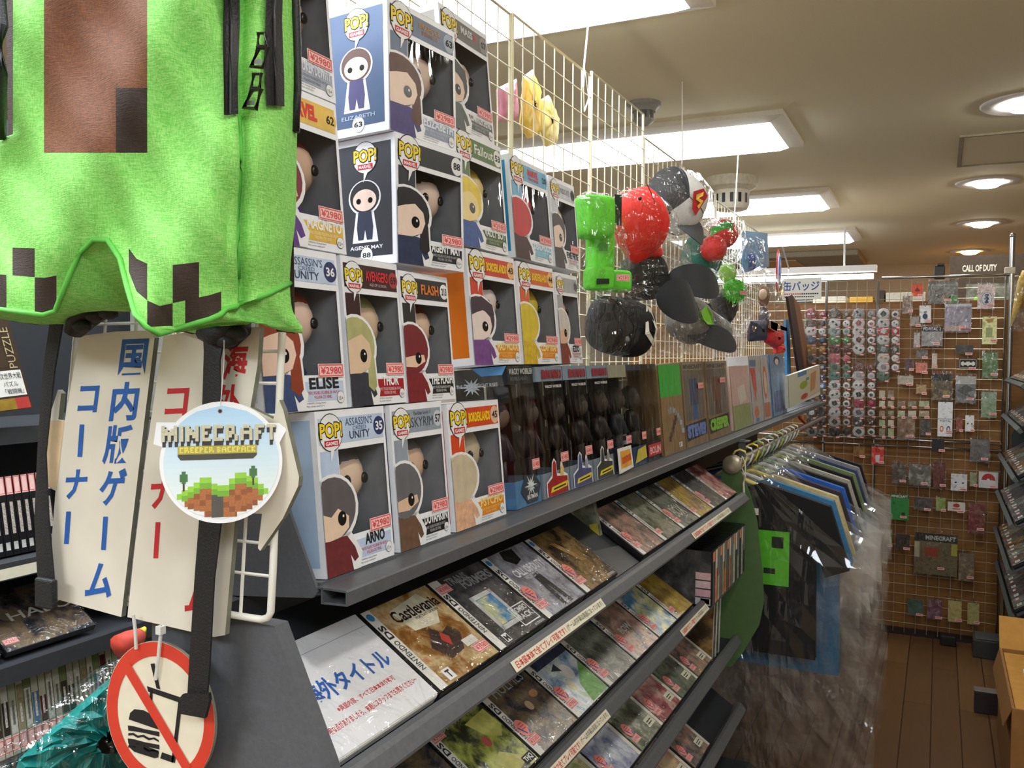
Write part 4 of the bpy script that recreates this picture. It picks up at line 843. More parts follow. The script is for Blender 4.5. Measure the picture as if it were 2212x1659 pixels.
def pat(i, j):
    x = (cols[j] + cols[j + 1]) / 2; y = (rows[i] + rows[i + 1]) / 2
    if 95 < x < 318 and -60 < y < 330: return DRK if (x > 250 and y > 190) else BRN
    if 278 < x < 318 and 563 < y < 637 or 373 < x < 430 and 563 < y < 637 or 318 < x < 373 and 637 < y or 412 < x < 478 and 637 < y: return DRK
    if 27 < x < 75 and 540 < y < 606 or -60 < x < 0 and 540 < y < 606 or 75 < x < 122 and 606 < y < 690 or -30 < x < 14 and 606 < y: return DRK
b = MB(); b.grid(G, GRN, pat); b.build('front_panel', pk, smooth=True, xf=PI_)
# right-hand gusset: front edge at column 490 going back
sr = [y if y < 480 else 480 + (y - 480) * 188 / 210 for y in rows]
def side(k, y):     # k: 0 front edge .. 1 back seam
    p0 = fp(490, y); yb = y if y < 480 else 480 + (y - 480) * (612 - 480) / (668 - 480)
    p1 = AY(644 - max(0, y - 300) * .045, yb, .545)
    q = p0.lerp(p1, k); out = math.sin(PI * k) * .012 - .012 * math.exp(-((k - .20) / .05) ** 2)
    return q + V((out, -out * .6, 0)) * min(1, k * 12) + V((0, .0012, 0)) * math.sin(y * .02 + k * 5) * min(1, k * 8)
KS = [0, .06, .12, .17, .2, .23, .28, .35, .45, .55, .65, .75, .85, .93, 1]
b = MB(); b.grid([[side(k, y) for k in KS] for y in sr], GRN); b.build('side_panel', pk, smooth=True, xf=PI_)
# underside, seen in the notch between the feet
b = MB(); low = [G[-1][j] for j in range(len(cols))] + [side(k, 668) for k in (.2, .45, .7, 1)]
def under(p, x, k):
    z0 = 1.445 if x < 130 else 1.436
    q = V((p.x * 1.0 + .004 * k, .545, z0 + .012 * math.sin(x * .02))); return p.lerp(q, k)
xs = cols + [520, 560, 600, 640]
b.grid([[under(p, x, k) + V((0, 0, -.004 * math.sin(PI * k))) for p, x in zip(low, xs)] for k in (0, .25, .5, .75, 1)], GRN); b.build('bottom_panel', pk, smooth=True, xf=PI_)
# back panel and far side close the bag
b = MB(); zt = AY(0, -330, .5).z
bk = [V((under(p, x, 1).x - .008, .546, under(p, x, 1).z)) for p, x in zip(low, xs)]
b.grid([bk, [V((p.x - .012, .552, zt)) for p in bk]], DRK); b.grid([[G[i][0] for i in range(len(rows))], [V((G[i][0].x - .02, .55, G[i][0].z)) for i in range(len(rows))]], GRN)
b.build('back_panel', pk, smooth=True, xf=PI_)
top = [G[0][j] for j in range(len(cols))] + [side(k, -330) for k in (.2, .45, .7, 1)]; bkt = [V((p.x - .012, .552, zt)) for p in bk]
b = MB(); b.grid([[p.lerp(q, k) + V((0, 0, .03 * math.sin(PI * k))) for p, q in zip(top, bkt)] for k in (0, .25, .5, .75, 1)], GRN); b.build('top_panel', pk, smooth=True, xf=PI_)
m_ = bkt[len(bkt) // 2] + V((.03, 0, 0)); b = MB(); b.tube([m_ + V((-.05, -.01, -.01)), m_ + V((-.04, -.01, .04)), m_ + V((0, -.01, .06)), m_ + V((.04, -.01, .04)), m_ + V((.05, -.01, -.01))], .006, WEB, 8); b.build('carry_loop', pk, smooth=True, xf=PI_)
b = MB(); b.tube([m_ + V((0, -.01, .045)), m_ + V((.006, .004, .07)), V((m_.x, m_.y, CEIL - .001))], .002, CHROME, 6); b.build('hanging_hook', pk, xf=PI_)
# piping, zips and pulls
b = MB()
b.tube([side(.2, y) + V((.003, -.004, 0)) for y in range(250, 640, 30)], .0018, mat((86, 178, 64), .7), 6)
b.tube([G[-1][j] + V((0, -.001, 0)) for j in range(len(cols))] + [side(k, 668) for k in (.1, .2, .4, .6, .8, 1)], .0022, mat((98, 190, 72), .7), 6); b.build('piping', pk, smooth=True, xf=PI_)
def strip(name, ks, ye, par, off=.003):
    b = MB(); yy = [-330, -200, -100, 0, 60, 120, 180, ye]
    b.grid([[side(k, y) + V((off, -off, 0)) for k in ks] for y in yy], WEB); o = b.build(name, par, smooth=True, xf=PI_)
    m_ = MB(); km = (ks[0] + ks[-1]) / 2; m_.tube([side(km, y) + V((off + .001, -off - .001, 0)) for y in yy], .0011, mat((60, 60, 60), .4, .6), 5); m_.build('zip_teeth', o, xf=PI_); return o
strip('zip_strip', [-.05, .0, .06, .14], 252, pk); z2 = strip('zip_strip', [.44, .52, .60, .70], 240, pk)
b = MB(); b.tube([side(.97, y) + V((.003, -.004, 0)) for y in (-330, -150, 0, 100, 200, 290)], .0034, WEB, 8); b.build('edge_binding', pk, smooth=True, xf=PI_)
b = MB(); b.tube([fp(22 + 4 * math.sin(y * .02), y) + V((-.004, -.006, 0)) for y in (-330, -150, -40, 60, 160, 240, 300)], [.004, .004, .0045, .005, .006, .006, .005], WEB, 8); b.build('compression_strap', pk, smooth=True, xf=PI_)
PULL = mat((96, 92, 86), .3, .9)
for q0, q1, q2 in (((566, 72), (566, 100), (556, 146)), ((556, 160), (552, 190), (540, 235))):
    b = MB(); Y = .484
    b.tube([AY(q0[0] - 8, q0[1], Y), AY(q0[0] + 8, q0[1], Y), AY(q1[0] + 9, q1[1], Y), AY(q1[0] - 9, q1[1], Y)], .0016, PULL, 6, closed=True)
    b.tube([AY(q1[0] - 8, q1[1] + 4, Y), AY(q1[0] + 12, q1[1] + 4, Y), AY(q2[0] + 13, q2[1], Y), AY(q2[0] - 13, q2[1] - 2, Y)], .0019, PULL, 6, closed=True)
    c = PX(b, Y); c.poly([(q2[0] - 9, q2[1] - 18), (q2[0] + 10, q2[1] - 18), (q2[0] + 10, q2[1] - 8), (q2[0] - 9, q2[1] - 8)], PULL, .5)
    b.build('zip_pull', z2, smooth='auto', xf=PI_)
# webbing straps and strap adjusters under the bag
def ribbon(name, left, right, Y, th=.0016):
    b = MB(); n = len(left)
    A = [[AY(l[0], l[1], Y), AY((l[0] + r[0]) / 2, (l[1] + r[1]) / 2, Y - .001), AY(r[0], r[1], Y)] for l, r in zip(left, right)]
    b.grid(A, WEB); b.grid([[p + V((0, th, 0)) for p in r] for r in A], WEB)
    for s in (0, 2): b.grid([[r[s], r[s] + V((0, th, 0))] for r in A], WEB)
    return b.build(name, pk, smooth='auto', xf=PI_)
ribbon('hanging_strap', [(438, 715), (440, 760), (436, 900), (430, 1120), (420, 1250), (408, 1440), (402, 1545)], [(482, 735), (474, 780), (476, 900), (478, 1120), (462, 1250), (452, 1440), (444, 1540)], .540)
ribbon('strap_end_fold', [(394, 1500), (386, 1510), (388, 1542)], [(450, 1498), (452, 1512), (442, 1552)], .536, .003)
ribbon('hanging_strap', [(108, 690), (92, 800), (80, 980), (74, 1120), (82, 1280)], [(136, 690), (117, 800), (98, 980), (104, 1120), (118, 1278)], .545)
for nm, pts, rr in (('strap_adjuster', [(160, 718), (178, 690), (205, 668), (235, 662), (268, 640)], [.010, .015, .016, .014, .010]), ('strap_adjuster', [(440, 722), (462, 716), (490, 722), (510, 706), (520, 686)], [.009, .015, .018, .016, .010])):
    b = MB(); b.tube([AY(x, y, .545) for x, y in pts], rr, WEB, 10, flat=.7)
    for x, y in pts[1:4]: q = AY(x, y + 14, .537); b.ball(q, (.011, .007, .006), WEB, 10, 6)
    b.build(nm, pk, smooth=True, xf=PI_)
b = MB(); q = AY(100, 1272, .541); b.box((q.x - .012, q.y - .004, q.z - .018), (q.x + .013, q.y + .003, q.z + .010), WEB); b.build('strap_end_fold', pk, bevel=.002, xf=PI_)

# round product tag on a thread
tc_ = AY(480, 998, .520); vn = (EYE - tc_).normalized(); ux = V((0, 0, 1)).cross(vn).normalized(); uy = -vn.cross(ux).normalized()
px1 = (tc_ - EYE).length * 1.0 / math.hypot(F, math.hypot(480 - 1106, 998 - 829.5))    # one photo column at this distance
t = thing('product_tag', 'round white-rimmed hang tag with blocky lettering and a stepped landscape', 'tag', tc_)
TI = Matrix.Translation(-tc_)
b = MB(); c = CV(b, tc_ - ux * 150 * px1 - uy * 140 * px1, ux * px1, uy * px1, eps=.0003)
out = [(150 + 126 * math.cos(a * PI / 40), 140 - 131 * math.sin(a * PI / 40)) for a in range(80)]
b.prism([c.P(x, y, 0) for x, y in out], vn * -.0008, WHITE)
b.prism([c.P(x, y, .3) for x, y in ((18, 52), (270, 58), (286, 72), (272, 98), (262, 122), (240, 110), (40, 108), (12, 98))], vn * -.0008, WHITE)
def sky_(y): return (150 - 118 * math.sqrt(max(0, 1 - ((y - 140) / 122) ** 2)), 150 + 118 * math.sqrt(max(0, 1 - ((y - 140) / 122) ** 2)))
ys = [18 + i * 12.2 for i in range(21)]
for a, e in zip(ys, ys[1:]):
    (l0, r0), (l1, r1) = sky_(a), sky_(e); k = min(1, max(0, (a - 18) / 190)); col = tuple(int(p + (q - p) * k) for p, q in zip((176, 212, 240), (232, 240, 236)))
    c.poly([(l0, a), (l1, e), (r1, e), (r0, a)], mat(col, .45, noise=.01), 1)
def blk(x0, y0, x1, y1, m, l=1.5):
    y1 = min(y1, 258); f = lambda y: sky_(min(261, y))
    xa = max(x0, max(f(y0)[0], f(y1)[0])); xb = min(x1, min(f(y0)[1], f(y1)[1]))
    if xb > xa: c.rect(xa, y0, xb, y1, m, l)
GG, G2, BR1, BR2, ST = mat((150, 206, 60), .5), mat((118, 176, 50), .5), mat((172, 104, 54), .5, noise=.2, scale=900), mat((146, 84, 44), .5), mat((84, 80, 72), .5)
hts = [(56, 205), (68, 197), (80, 190), (92, 182), (104, 172), (116, 172), (128, 186), (140, 190), (152, 190), (164, 176), (176, 164), (188, 164), (200, 172), (212, 176), (224, 190), (236, 200)]
for x, y in hts:
    for k in range(12):
        yy = y + 12 * k
        if yy > 250: break
        m = (GG if k == 0 else G2 if k == 1 and x % 24 else ST if 128 <= x <= 150 and k > 0 else BR1 if (x // 12 + k) % 3 else BR2); blk(x, yy, x + 12, yy + 12, m)
for x, y in ((66, 168), (208, 160)): blk(x + 4, y, x + 8, y + 32, mat((84, 66, 44), .5), 1.6); blk(x - 2, y - 4, x + 14, y + 12, mat((70, 120, 64), .5), 1.8); blk(x + 2, y - 10, x + 10, y + 16, mat((70, 120, 64), .5), 1.9)
c.disc(146, 30, 6, mat((190, 190, 190), .4), 1.5); c.disc(146, 30, 4, INK, 1.8)
LT = {'M': ('10001', '11011', '11111', '10101', '10101'), 'I': ('1', '1', '1', '1', '1'), 'N': ('1001', '1101', '1111', '1011', '1001'), 'E': ('111', '100', '110', '100', '111'), 'C': ('111', '100', '100', '100', '111'),
      'R': ('1110', '1010', '1110', '1101', '1001'), 'A': ('0110', '1001', '1111', '1001', '1001'), 'F': ('111', '100', '110', '100', '100'), 'T': ('111', '010', '010', '010', '010'), 'P': ('110', '101', '110', '100', '100'), 'B': ('110', '101', '110', '101', '110'), 'K': ('101', '110', '100', '110', '101'), ' ': ('0', '0', '0', '0', '0')}
def blocky(txt, x0, y0, x1, y1, m, l, dx=0, dy=0):
    n = sum(len(LT[ch][0]) + 1 for ch in txt) - 1; u = (x1 - x0) / n; v = (y1 - y0) / 5; x = x0
    for ch in txt:
        for r, row in enumerate(LT[ch]):
            for k, bit in enumerate(row):
                if bit == '1': c.rect(x + k * u - .3 + dx, y0 + r * v - .3 + dy, x + (k + 1) * u + .3 + dx, y0 + (r + 1) * v + .3 + dy, m, l)
        x += (len(LT[ch][0]) + 1) * u
STONE = mat((204, 198, 168), .5, noise=.1, scale=600)
for k in range(1, 6): blocky('MINECRAFT', 30, 62, 262, 96, mat((52, 48, 46), .5), 1.8 + k * .1, 0, 1.8 * k)
blocky('MINECRAFT', 30, 62, 262, 96, mat((40, 38, 36), .5), 2.5, 1.2, 1.2); blocky('MINECRAFT', 28, 60, 262, 94, STONE, 3)
c.poly([(60, 112), (222, 112), (222, 126), (214, 134), (66, 134), (60, 126)], mat((70, 66, 54), .5), 2); c.rect(60, 104, 222, 122, mat((176, 164, 76), .5), 2.3); blocky('CREEPER BACKPACK', 64, 107, 218, 119, mat((236, 222, 92), .5), 2.8)
b.build('card', t, xf=TI)
b = MB(); b.tube([tc_ + ux * -4 * px1 - uy * 108 * px1 - vn * .001, AY(484, 780, .524), AY(484, 735, .526)], .0004, mat((220, 224, 226), .3), 5); b.build('thread', t, xf=TI)
# ---------------------------------------------------------------- bagged plushes, caps and toys hanging on the grid
RT, UP, OUT = r_.copy(), V((0, 0, 1)), b_.copy()
OUT = (V((1, 0, 0)) * .75 + V((0, -1, 0)) * .66).normalized(); RT = UP.cross(OUT).normalized() * 1.0
def pillow(outline, d, mt, name, par, inv, seed=1, rough=.006):
    """a closed, puffed clear bag over the given outline"""
    rnd = random.Random(seed); n = len(outline); cen = sum(outline, V()) / n; b = MB()
    dense = []
    for i in range(n):
        a, e = outline[i], outline[(i + 1) % n]
        for k in range(5): dense.append(a.lerp(e, k / 5))
    n = len(dense)
    for sgn in (1, -1):
        rows = []
        for q in (1, .93, .82, .68, .52, .34, .15):
            h = d * math.sqrt(max(0, 1 - q ** 2.5)) * sgn
            rows.append([cen + (p - cen) * q + OUT * (h + (rnd.uniform(-rough, rough) if q < 1 else 0)) + (UP * rnd.uniform(-rough, rough) + RT * rnd.uniform(-rough, rough)) * (.6 if q < 1 else 0) for p in dense] )
            rows[-1].append(rows[-1][0])
        b.grid(rows, mt)
    return b.build(name, par, smooth=rough < .004, xf=inv)
def root(name, label, cat, p, group=None):
    t = thing(name, label, cat, p, group=group); return t, Matrix.Translation(-V(p))
def out_px(pts, X): return [AX(x, y, X) for x, y in pts]
def small_tag(t, inv, px, py, X, w=30, h=14, txt='¥2580', off=.03):
    p = AX(px, py, X) + OUT * off; s = (p - EYE).length / F; b = MB(); c = CV(b, p, RT * s, -UP * s); c.n = OUT; price_tag(c, 0, 0, w, h, txt, 0); b.build('price_tag', t, xf=inv)
PL = clear(base=.085, edge=.4, rough=.05, bscale=26, bump=1.0)
# green block plush
t, inv = root('plush_toy', 'bagged green block-shaped plush with dark patches on its feet', 'plush toy', AX(1300, 630, -.60))
gm = mat((104, 214, 50), .8, noise=.12, scale=80, bump=.3); gd = mat((30, 44, 30), .8); p = lambda x, y, X=-.60: AX(x, y, X)
def softbox(b, c0, sx, sy, sz, mt, e=.35):
    def w(d): return V([math.copysign(abs(v) ** e, v) for v in d])
    vs = []; b.ball((0, 0, 0), (1, 1, 1), mt, 20, 14, w); n = 20 * 15
    for i in range(len(b.v) - n, len(b.v)): v = b.v[i]; b.v[i] = tuple(c0 + RT * v[0] * sx + OUT * v[1] * sy + UP * v[2] * sz)
b = MB(); softbox(b, p(1281, 470), .034, .036, .040, gm); hd = b.build('plush_head', t, smooth=True, xf=inv)
b = MB(); softbox(b, p(1296, 550), .024, .022, .052, gm); b.build('plush_body', t, smooth=True, xf=inv)
for x, y, o in ((1282, 604, -.01), (1322, 610, .02)):
    b = MB(); softbox(b, p(x, y) + OUT * .02, .024, .024, .022, gm); ft = b.build('foot', t, smooth=True, xf=inv)
    b = MB(); c0 = p(x + o * 300, y + 8) + OUT * .046; b.poly([c0 + RT * a + UP * e for a, e in ((-.015, -.006), (.012, -.004), (.012, .006), (-.015, .005))], gd); b.build('dark_patch', ft, xf=inv)
for x, y, w, h in ((1290, 536, .010, .008), (1304, 566, .009, .007), (1288, 508, .012, .006)):
    b = MB(); c0 = p(x, y) + OUT * .024; b.poly([c0 + RT * a + UP * e for a, e in ((-w, -h), (w, -h), (w, h), (-w, h))], mat((58, 140, 40), .8)); b.build('dark_patch', hd, xf=inv)
b = MB(); c0 = p(1303, 455) + OUT * .02 + RT * .014; b.poly([c0 + RT * a + UP * e for a, e in ((0, -.03), (.016, -.03), (.016, .03), (0, .03))], gd); b.build('dark_patch', hd, xf=inv)
pillow(out_px([(1244, 425), (1268, 412), (1300, 418), (1322, 450), (1338, 520), (1352, 580), (1352, 630), (1300, 642), (1258, 630), (1250, 540)], -.60), .058, PL, 'clear_bag', t, inv, 2)
small_tag(t, inv, 1296, 598, -.60, 32, 14, '¥2580', .066)
# red plush
t, inv = root('plush_toy', 'bagged big round red plush hanging beside the grid', 'plush toy', AX(1385, 560, -.58))
rm = mat((226, 40, 26), .85, noise=.1, scale=90, bump=.35)
def tear(d): k = 1 - .30 * max(0, d.z) ** 2 - .42 * max(0, -d.z) ** 3; return V((d.x * k, d.y * k, d.z * (1 + .15 * max(0, -d.z))))
b = MB(); b.ball((0, 0, 0), (1, 1, 1), rm, 26, 18, tear); c0 = p(1384, 480, -.58)
b.v = [tuple(c0 + RT * (v[0] * .062 + .012 * v[2]) * 1 + OUT * v[1] * .058 + UP * (v[2] * .076 + v[0] * -.012)) for v in b.v]; b.build('plush_body', t, smooth=True, xf=inv)
b = MB(); b.tube([c0 + RT * (-.02 + .035 * k) + OUT * (.056 - .012 * k * k) + UP * (.07 - .055 * k) for k in (0, .4, .8, 1.2, 1.6)], .0012, mat((150, 20, 16), .8), 5); b.build('seam', t, xf=inv)
for x, y in ((1355, 437), (1419, 466)): b = MB(); b.ball(p(x, y, -.58) + OUT * .05, .004, mat((60, 16, 14), .5), 8, 6); b.build('button', t, smooth=True, xf=inv)
b = MB(); softbox(b, p(1408, 545, -.58), .022, .02, .012, rm, .6); b.build('foot', t, smooth=True, xf=inv)
pillow(out_px([(1325, 425), (1355, 404), (1400, 415), (1440, 460), (1450, 510), (1478, 560), (1480, 580), (1440, 578), (1400, 566), (1340, 530)], -.58), .075, PL, 'clear_bag', t, inv, 3)

def AO(px, py, c0): d = ray(px, py); return EYE + d * ((c0 - EYE).dot(OUT) / d.dot(OUT))      # on the upright plane through c0
def cap(label, X, crown, brim, cpx, bpx, emblem=None, panel=None, bag=None, seed=5):
    """cpx / bpx: photo centre, half width, half height and roll of the dome and of the peak"""
    x, y, w, h, ro = cpx; c0 = AX(x, y, X); s = (c0 - EYE).length / F
    t, inv = root('cap', label, 'cap', c0, 'bagged caps hanging on the wire grid')
    ax = lambda ro: (RT * math.cos(ro) - UP * math.sin(ro), UP * math.cos(ro) + RT * math.sin(ro))
    e1, e2 = ax(ro); cm, bm = mat(crown, .75, noise=.12, scale=200, bump=.2), mat(brim, .7, noise=.1, scale=200, bump=.2); pm = mat(panel, .75, noise=.05) if panel else None
    def dome(q, th, k=1.0):          # q around the rim, th from the rim up
        cx = math.copysign(abs(math.cos(q)) ** .7, math.cos(q)); sy = math.copysign(abs(math.sin(q)) ** .7, math.sin(q))
        return c0 + e1 * w * s * math.cos(th) ** .75 * cx * k + e2 * h * s * math.cos(th) ** .75 * sy * k + OUT * (w + h) * .42 * s * math.sin(th) * k
    b = MB(); b.grid([[dome(2 * PI * j / 28, PI / 2 * i / 10) for j in range(29)] for i in range(11)], cm, lambda i, j: pm if pm and (j < 9 or j > 19) else None); cr = b.build('crown', t, smooth=True, xf=inv)
    b = MB(); b.grid([[dome(2 * PI * j / 28, 0) - OUT * .012 * i for j in range(29)] for i in range(2)], cm); b.tube([dome(0, PI / 2 * k / 6, 1.012) for k in range(7)], .0011, bm, 4); b.tube([dome(PI * .7, PI / 2 * k / 6, 1.012) for k in range(7)], .0011, bm, 4); b.build('seams', cr, xf=inv)
    if bpx:
        x, y, w2, h2, r2 = bpx; p0 = AO(x, y, c0) + OUT * .022; g1, g2 = ax(r2); b = MB()
        for dz in (0, -.003):
            b.grid([[p0 + g1 * w2 * s * q * math.cos(a_) + g2 * h2 * s * q * math.sin(a_) + OUT * (.030 * (1 - (q * math.cos(a_)) ** 2) - .018 * q * math.sin(a_) + dz) for a_ in [2 * PI * k / 30 for k in range(31)]] for q in (.02, .3, .6, .85, 1)], bm)
        b.build('peak', t, smooth=True, xf=inv)
    if emblem:
        b = MB()
        for pts, m_, l in emblem:
            P_ = []
            for q in pts:
                d = AO(q[0], q[1], c0) - c0; u, v = d.dot(e1) / (cpx[2] * s), d.dot(e2) / (cpx[3] * s); rr_ = min(.97, (abs(u) ** 2.86 + abs(v) ** 2.86) ** .35); P_.append(AO(q[0], q[1], c0) + OUT * ((cpx[2] + cpx[3]) * .43 * s * math.sqrt(1 - rr_ ** 2.67) + .007 + l * .0008))
            b.poly(P_, m_)
        b.build('emblem', cr, xf=inv)
    if bag: pillow(out_px(bag, X), .07, PL, 'clear_bag', t, inv, seed)
    return t
CREAM = mat((226, 222, 206), .6); SHR, SHY, HEX = mat((180, 34, 34), .6), mat((222, 176, 60), .6), mat((126, 190, 60), .6)
cap('grey and white cap with a red shield emblem, topmost of the hanging caps', -.64, (48, 48, 48), (70, 70, 72), (1458, 435, 66, 62, .55), (1478, 500, 42, 26, .55), [([(1462, 424), (1488, 416), (1498, 432), (1470, 474), (1460, 460)], SHR, 0), ([(1468, 431), (1486, 424), (1483, 433), (1473, 438), (1485, 443), (1475, 460), (1470, 455), (1477, 447), (1467, 441)], SHY, 1)], (206, 204, 196), [(1392, 400), (1440, 362), (1500, 372), (1528, 410), (1524, 470), (1535, 540), (1500, 552), (1450, 520), (1400, 450)], 6)
cap('black cap whose oval peak points right, under the red plush', -.60, (22, 25, 21), (10, 10, 11), (1392, 598, 52, 50, -.1), (1487, 611, 64, 38, .08), None, None, [(1340, 560), (1420, 540), (1500, 575), (1560, 590), (1560, 640), (1480, 650), (1400, 640), (1345, 620)], 7)
cap('black cap with a pale pointed emblem, lowest at the left', -.565, (11, 11, 12), (13, 14, 13), (1340, 706, 78, 62, .2), (1448, 652, 48, 50, -.1), [([(1373, 662), (1378, 662), (1369, 722), (1359, 724)], CREAM, 0), ([(1376, 662), (1382, 668), (1396, 712), (1388, 713)], CREAM, 0), ([(1388, 709), (1397, 712), (1390, 747), (1383, 739)], CREAM, 0), ([(1359, 722), (1368, 716), (1390, 738), (1387, 747)], CREAM, 0)], None, [(1268, 650), (1300, 622), (1400, 615), (1480, 640), (1500, 700), (1480, 768), (1380, 770), (1275, 772)], 8)
cap('dark grey cap with a green hexagon emblem and drooping peak', -.57, (112, 108, 102), (26, 25, 25), (1488, 690, 50, 48, .5), (1524, 730, 68, 28, .22), [([(1486, 674), (1502, 662), (1512, 680), (1520, 702), (1500, 702), (1490, 690)], HEX, 0)], None, [(1440, 650), (1490, 640), (1560, 690), (1610, 740), (1590, 772), (1500, 770), (1440, 750)], 9)
cap('teal green cap behind the black peak', -.67, (40, 96, 80), (34, 70, 62), (1515, 556, 44, 44, .4), None, None, None, None, 10)
cap('small dark cap tucked between the grey cap and the green fluffy plush', -.64, (26, 26, 28), (13, 13, 14), (1560, 668, 30, 34, .5), (1540, 690, 48, 18, .65), None, None, None, 11)
# tomato-like plush pair with a leaf
t, inv = root('plush_toy', 'pair of small red ball plushes with a green leaf in a clear bag', 'plush toy', AX(1550, 560, -.62))
for i, (x, y, r) in enumerate(((1563, 505, .046), (1541, 537, .040))):
    b = MB(); b.ball(p(x, y, -.62), r, mat((214, 34, 30), .6, noise=.08), 20, 14); b.build('red_ball', t, smooth=True, xf=inv)
b = MB(); c0 = p(1548, 500, -.62) + OUT * .045
b.grid([[c0 + RT * (-.055 + .022 * k) + UP * (.012 * math.sin(k * .8) + w - .012 + .006 * k) + OUT * (.012 * math.sin(k)) for k in range(5)] for w in (-.012, .0, .012)], mat((60, 176, 60), .7)); b.build('leaf', t, smooth=True, xf=inv)
pillow(out_px([(1520, 490), (1545, 470), (1590, 480), (1600, 520), (1585, 570), (1545, 580), (1522, 540)], -.62), .08, PL, 'clear_bag', t, inv, 12)
# green fluffy plush
def fluffy(label, px, py, X, r, c_, seed, n=240):
    t, inv = root('plush_toy', label, 'plush toy', AX(px, py, X)); rnd = random.Random(seed); c0 = AX(px, py, X); b = MB(); m = mat(c_, .85, noise=.2, scale=60)
    b.ball(c0, r, m, 14, 10)
    for k in range(n):
        d = V((rnd.gauss(0, 1), rnd.gauss(0, 1), rnd.gauss(0, 1))).normalized(); q = d.cross(UP).normalized(); w = r * .12
        b.add([c0 + d * r * .9 + q * w, c0 + d * r * .9 - q * w, c0 + d * r * 1.28 + V((0, 0, -r * .12))], [(0, 1, 2)], m)
    b.build('fluffy_body', t, xf=inv)
    b = MB(); c = CV(b, c0 + OUT * r * 1.3, RT * .001, -UP * .001); c.n = OUT; price_tag(c, -14, 4, 26, 12, '¥980', 0); b.build('price_tag', t, xf=inv)
    return t, inv
t, inv = fluffy('bright green fluffy plush with a pink price tag', 1586, 628, -.60, .038, (84, 206, 44), 4)
b = MB(); b.tube([AX(1553, 603, -.62), AX(1540, 600, -.62)], [.001, .012], mat((60, 190, 140), .6), 10); b.build('beak_tip', t, smooth=True, xf=inv)
t, inv = root('plush_toy', 'light green plush ball behind the crinkled film', 'plush toy', AX(1572, 590, -.66)); b = MB(); b.ball(AX(1572, 590, -.66), (.03, .03, .036), mat((150, 214, 70), .85, noise=.1), 16, 10); b.build('plush_body', t, smooth=True, xf=inv)
pillow(out_px([(1540, 560), (1580, 548), (1610, 600), (1618, 680), (1600, 740), (1560, 700), (1540, 640)], -.60), .06, PL, 'clear_bag', t, inv, 13)

# further toys near the rack's far end
t, inv = root('blister_pack', 'blister pack with a blue top card and a clear dome near the far lights', 'boxed toy', AX(1625, 560, -.66))
b = MB(); b.prism(out_px([(1604, 498), (1658, 504), (1662, 576), (1604, 590)], -.66), OUT * -.004, mat((62, 140, 190), .5)); b.build('card', t, xf=inv)
pillow(out_px([(1598, 520), (1630, 510), (1648, 520), (1646, 580), (1602, 584)], -.65), .035, PL, 'clear_dome', t, inv, 14)
b = MB(); softbox(b, AX(1622, 565, -.655), .02, .012, .03, mat((50, 90, 150), .5), .5); b.build('toy_body', t, smooth=True, xf=inv)
t, inv = root('toy_shield', 'blue disc with a red edge hanging at the end of the grid', 'toy', AX(1682, 590, -.62))
pts = []
b = MB(); c0 = AX(1682, 585, -.62)
for r, m in ((.075, mat((196, 40, 50), .4)), (.062, mat((226, 226, 230), .4)), (.05, mat((40, 110, 196), .4))): b.prism([c0 + (V((0, 1, 0)) * .45 * math.cos(2 * PI * k / 32) + UP * math.sin(2 * PI * k / 32) * 1.2) * r + V((1, 0, 0)) * (.075 - r) * .3 for k in range(32)], V((-.006, 0, 0)), m)
b.build('disc', t, xf=inv)
b = MB(); b.tube(out_px([(1690, 532), (1704, 580), (1702, 600)], -.60), .003, WHITE, 6); b.build('hanging_loop', t, xf=inv)
for i, (pts, c_, lab) in enumerate((([(1702, 640), (1712, 636), (1748, 866), (1736, 869)], (62, 44, 40), 'long dark brown toy sheath at the far end of the rack'), ([(1714, 640), (1728, 660), (1763, 858), (1751, 861)], (150, 104, 78), 'light brown toy sheath behind the dark one'), ([(1698, 690), (1706, 690), (1710, 878), (1702, 880)], (70, 140, 190), 'slim blue toy strip beside the brown sheaths'))):
    b = MB(); b.prism(out_px(pts, -.60 - .02 * i), V((-.012, .004, 0)), mat(c_, .6, noise=.15)); tag(b.build('toy_sheath'), lab, 'toy')
t, inv = root('bagged_doll', 'brown-haired doll in a long crinkled clear bag near the rack end', 'doll', AX(1645, 700, -.60))
b = MB(); b.ball(AX(1650, 640, -.60), (.022, .02, .040), mat((120, 82, 58), .7, noise=.3), 14, 10); b.build('hair', t, smooth=True, xf=inv)
b = MB(); b.ball(AX(1648, 636, -.585), (.015, .014, .02), SKIN, 12, 8); b.ball(AX(1650, 690, -.60), (.02, .018, .05), mat((80, 70, 80), .6), 12, 8); b.build('doll_body', t, smooth=True, xf=inv)
pillow(out_px([(1600, 600), (1640, 575), (1690, 600), (1694, 700), (1690, 745), (1640, 740), (1606, 730), (1600, 660)], -.59), .045, PL, 'clear_bag', t, inv, 15)
for lab, pts, X, c_ in (('navy blue folded cloth toy beside the red one', [(1622, 694), (1652, 690), (1656, 735), (1618, 738)], -.58, (44, 50, 74)), ('bright red soft toy with two cream labels', [(1654, 706), (1690, 716), (1690, 742), (1672, 752), (1654, 740)], -.57, (196, 34, 36)), ('small red and white toy below the red soft toy', [(1676, 748), (1690, 744), (1690, 762), (1676, 764)], -.57, (214, 60, 50))):
    t, inv = root('soft_toy', lab, 'soft toy', sum(out_px(pts, X), V()) / len(pts)); pillow(out_px(pts, X), .03, mat(c_, .7, noise=.15), 'body', t, inv, 16, .002)
    if 'red soft' in lab:
        for q in ([(1652, 694), (1668, 700), (1666, 716), (1653, 710)], [(1673, 703), (1688, 709), (1688, 716), (1674, 712)]): b = MB(); b.prism([v + OUT * .032 for v in out_px(q, X)], OUT * .001, PAPER); b.build('label_tag', t, xf=inv)

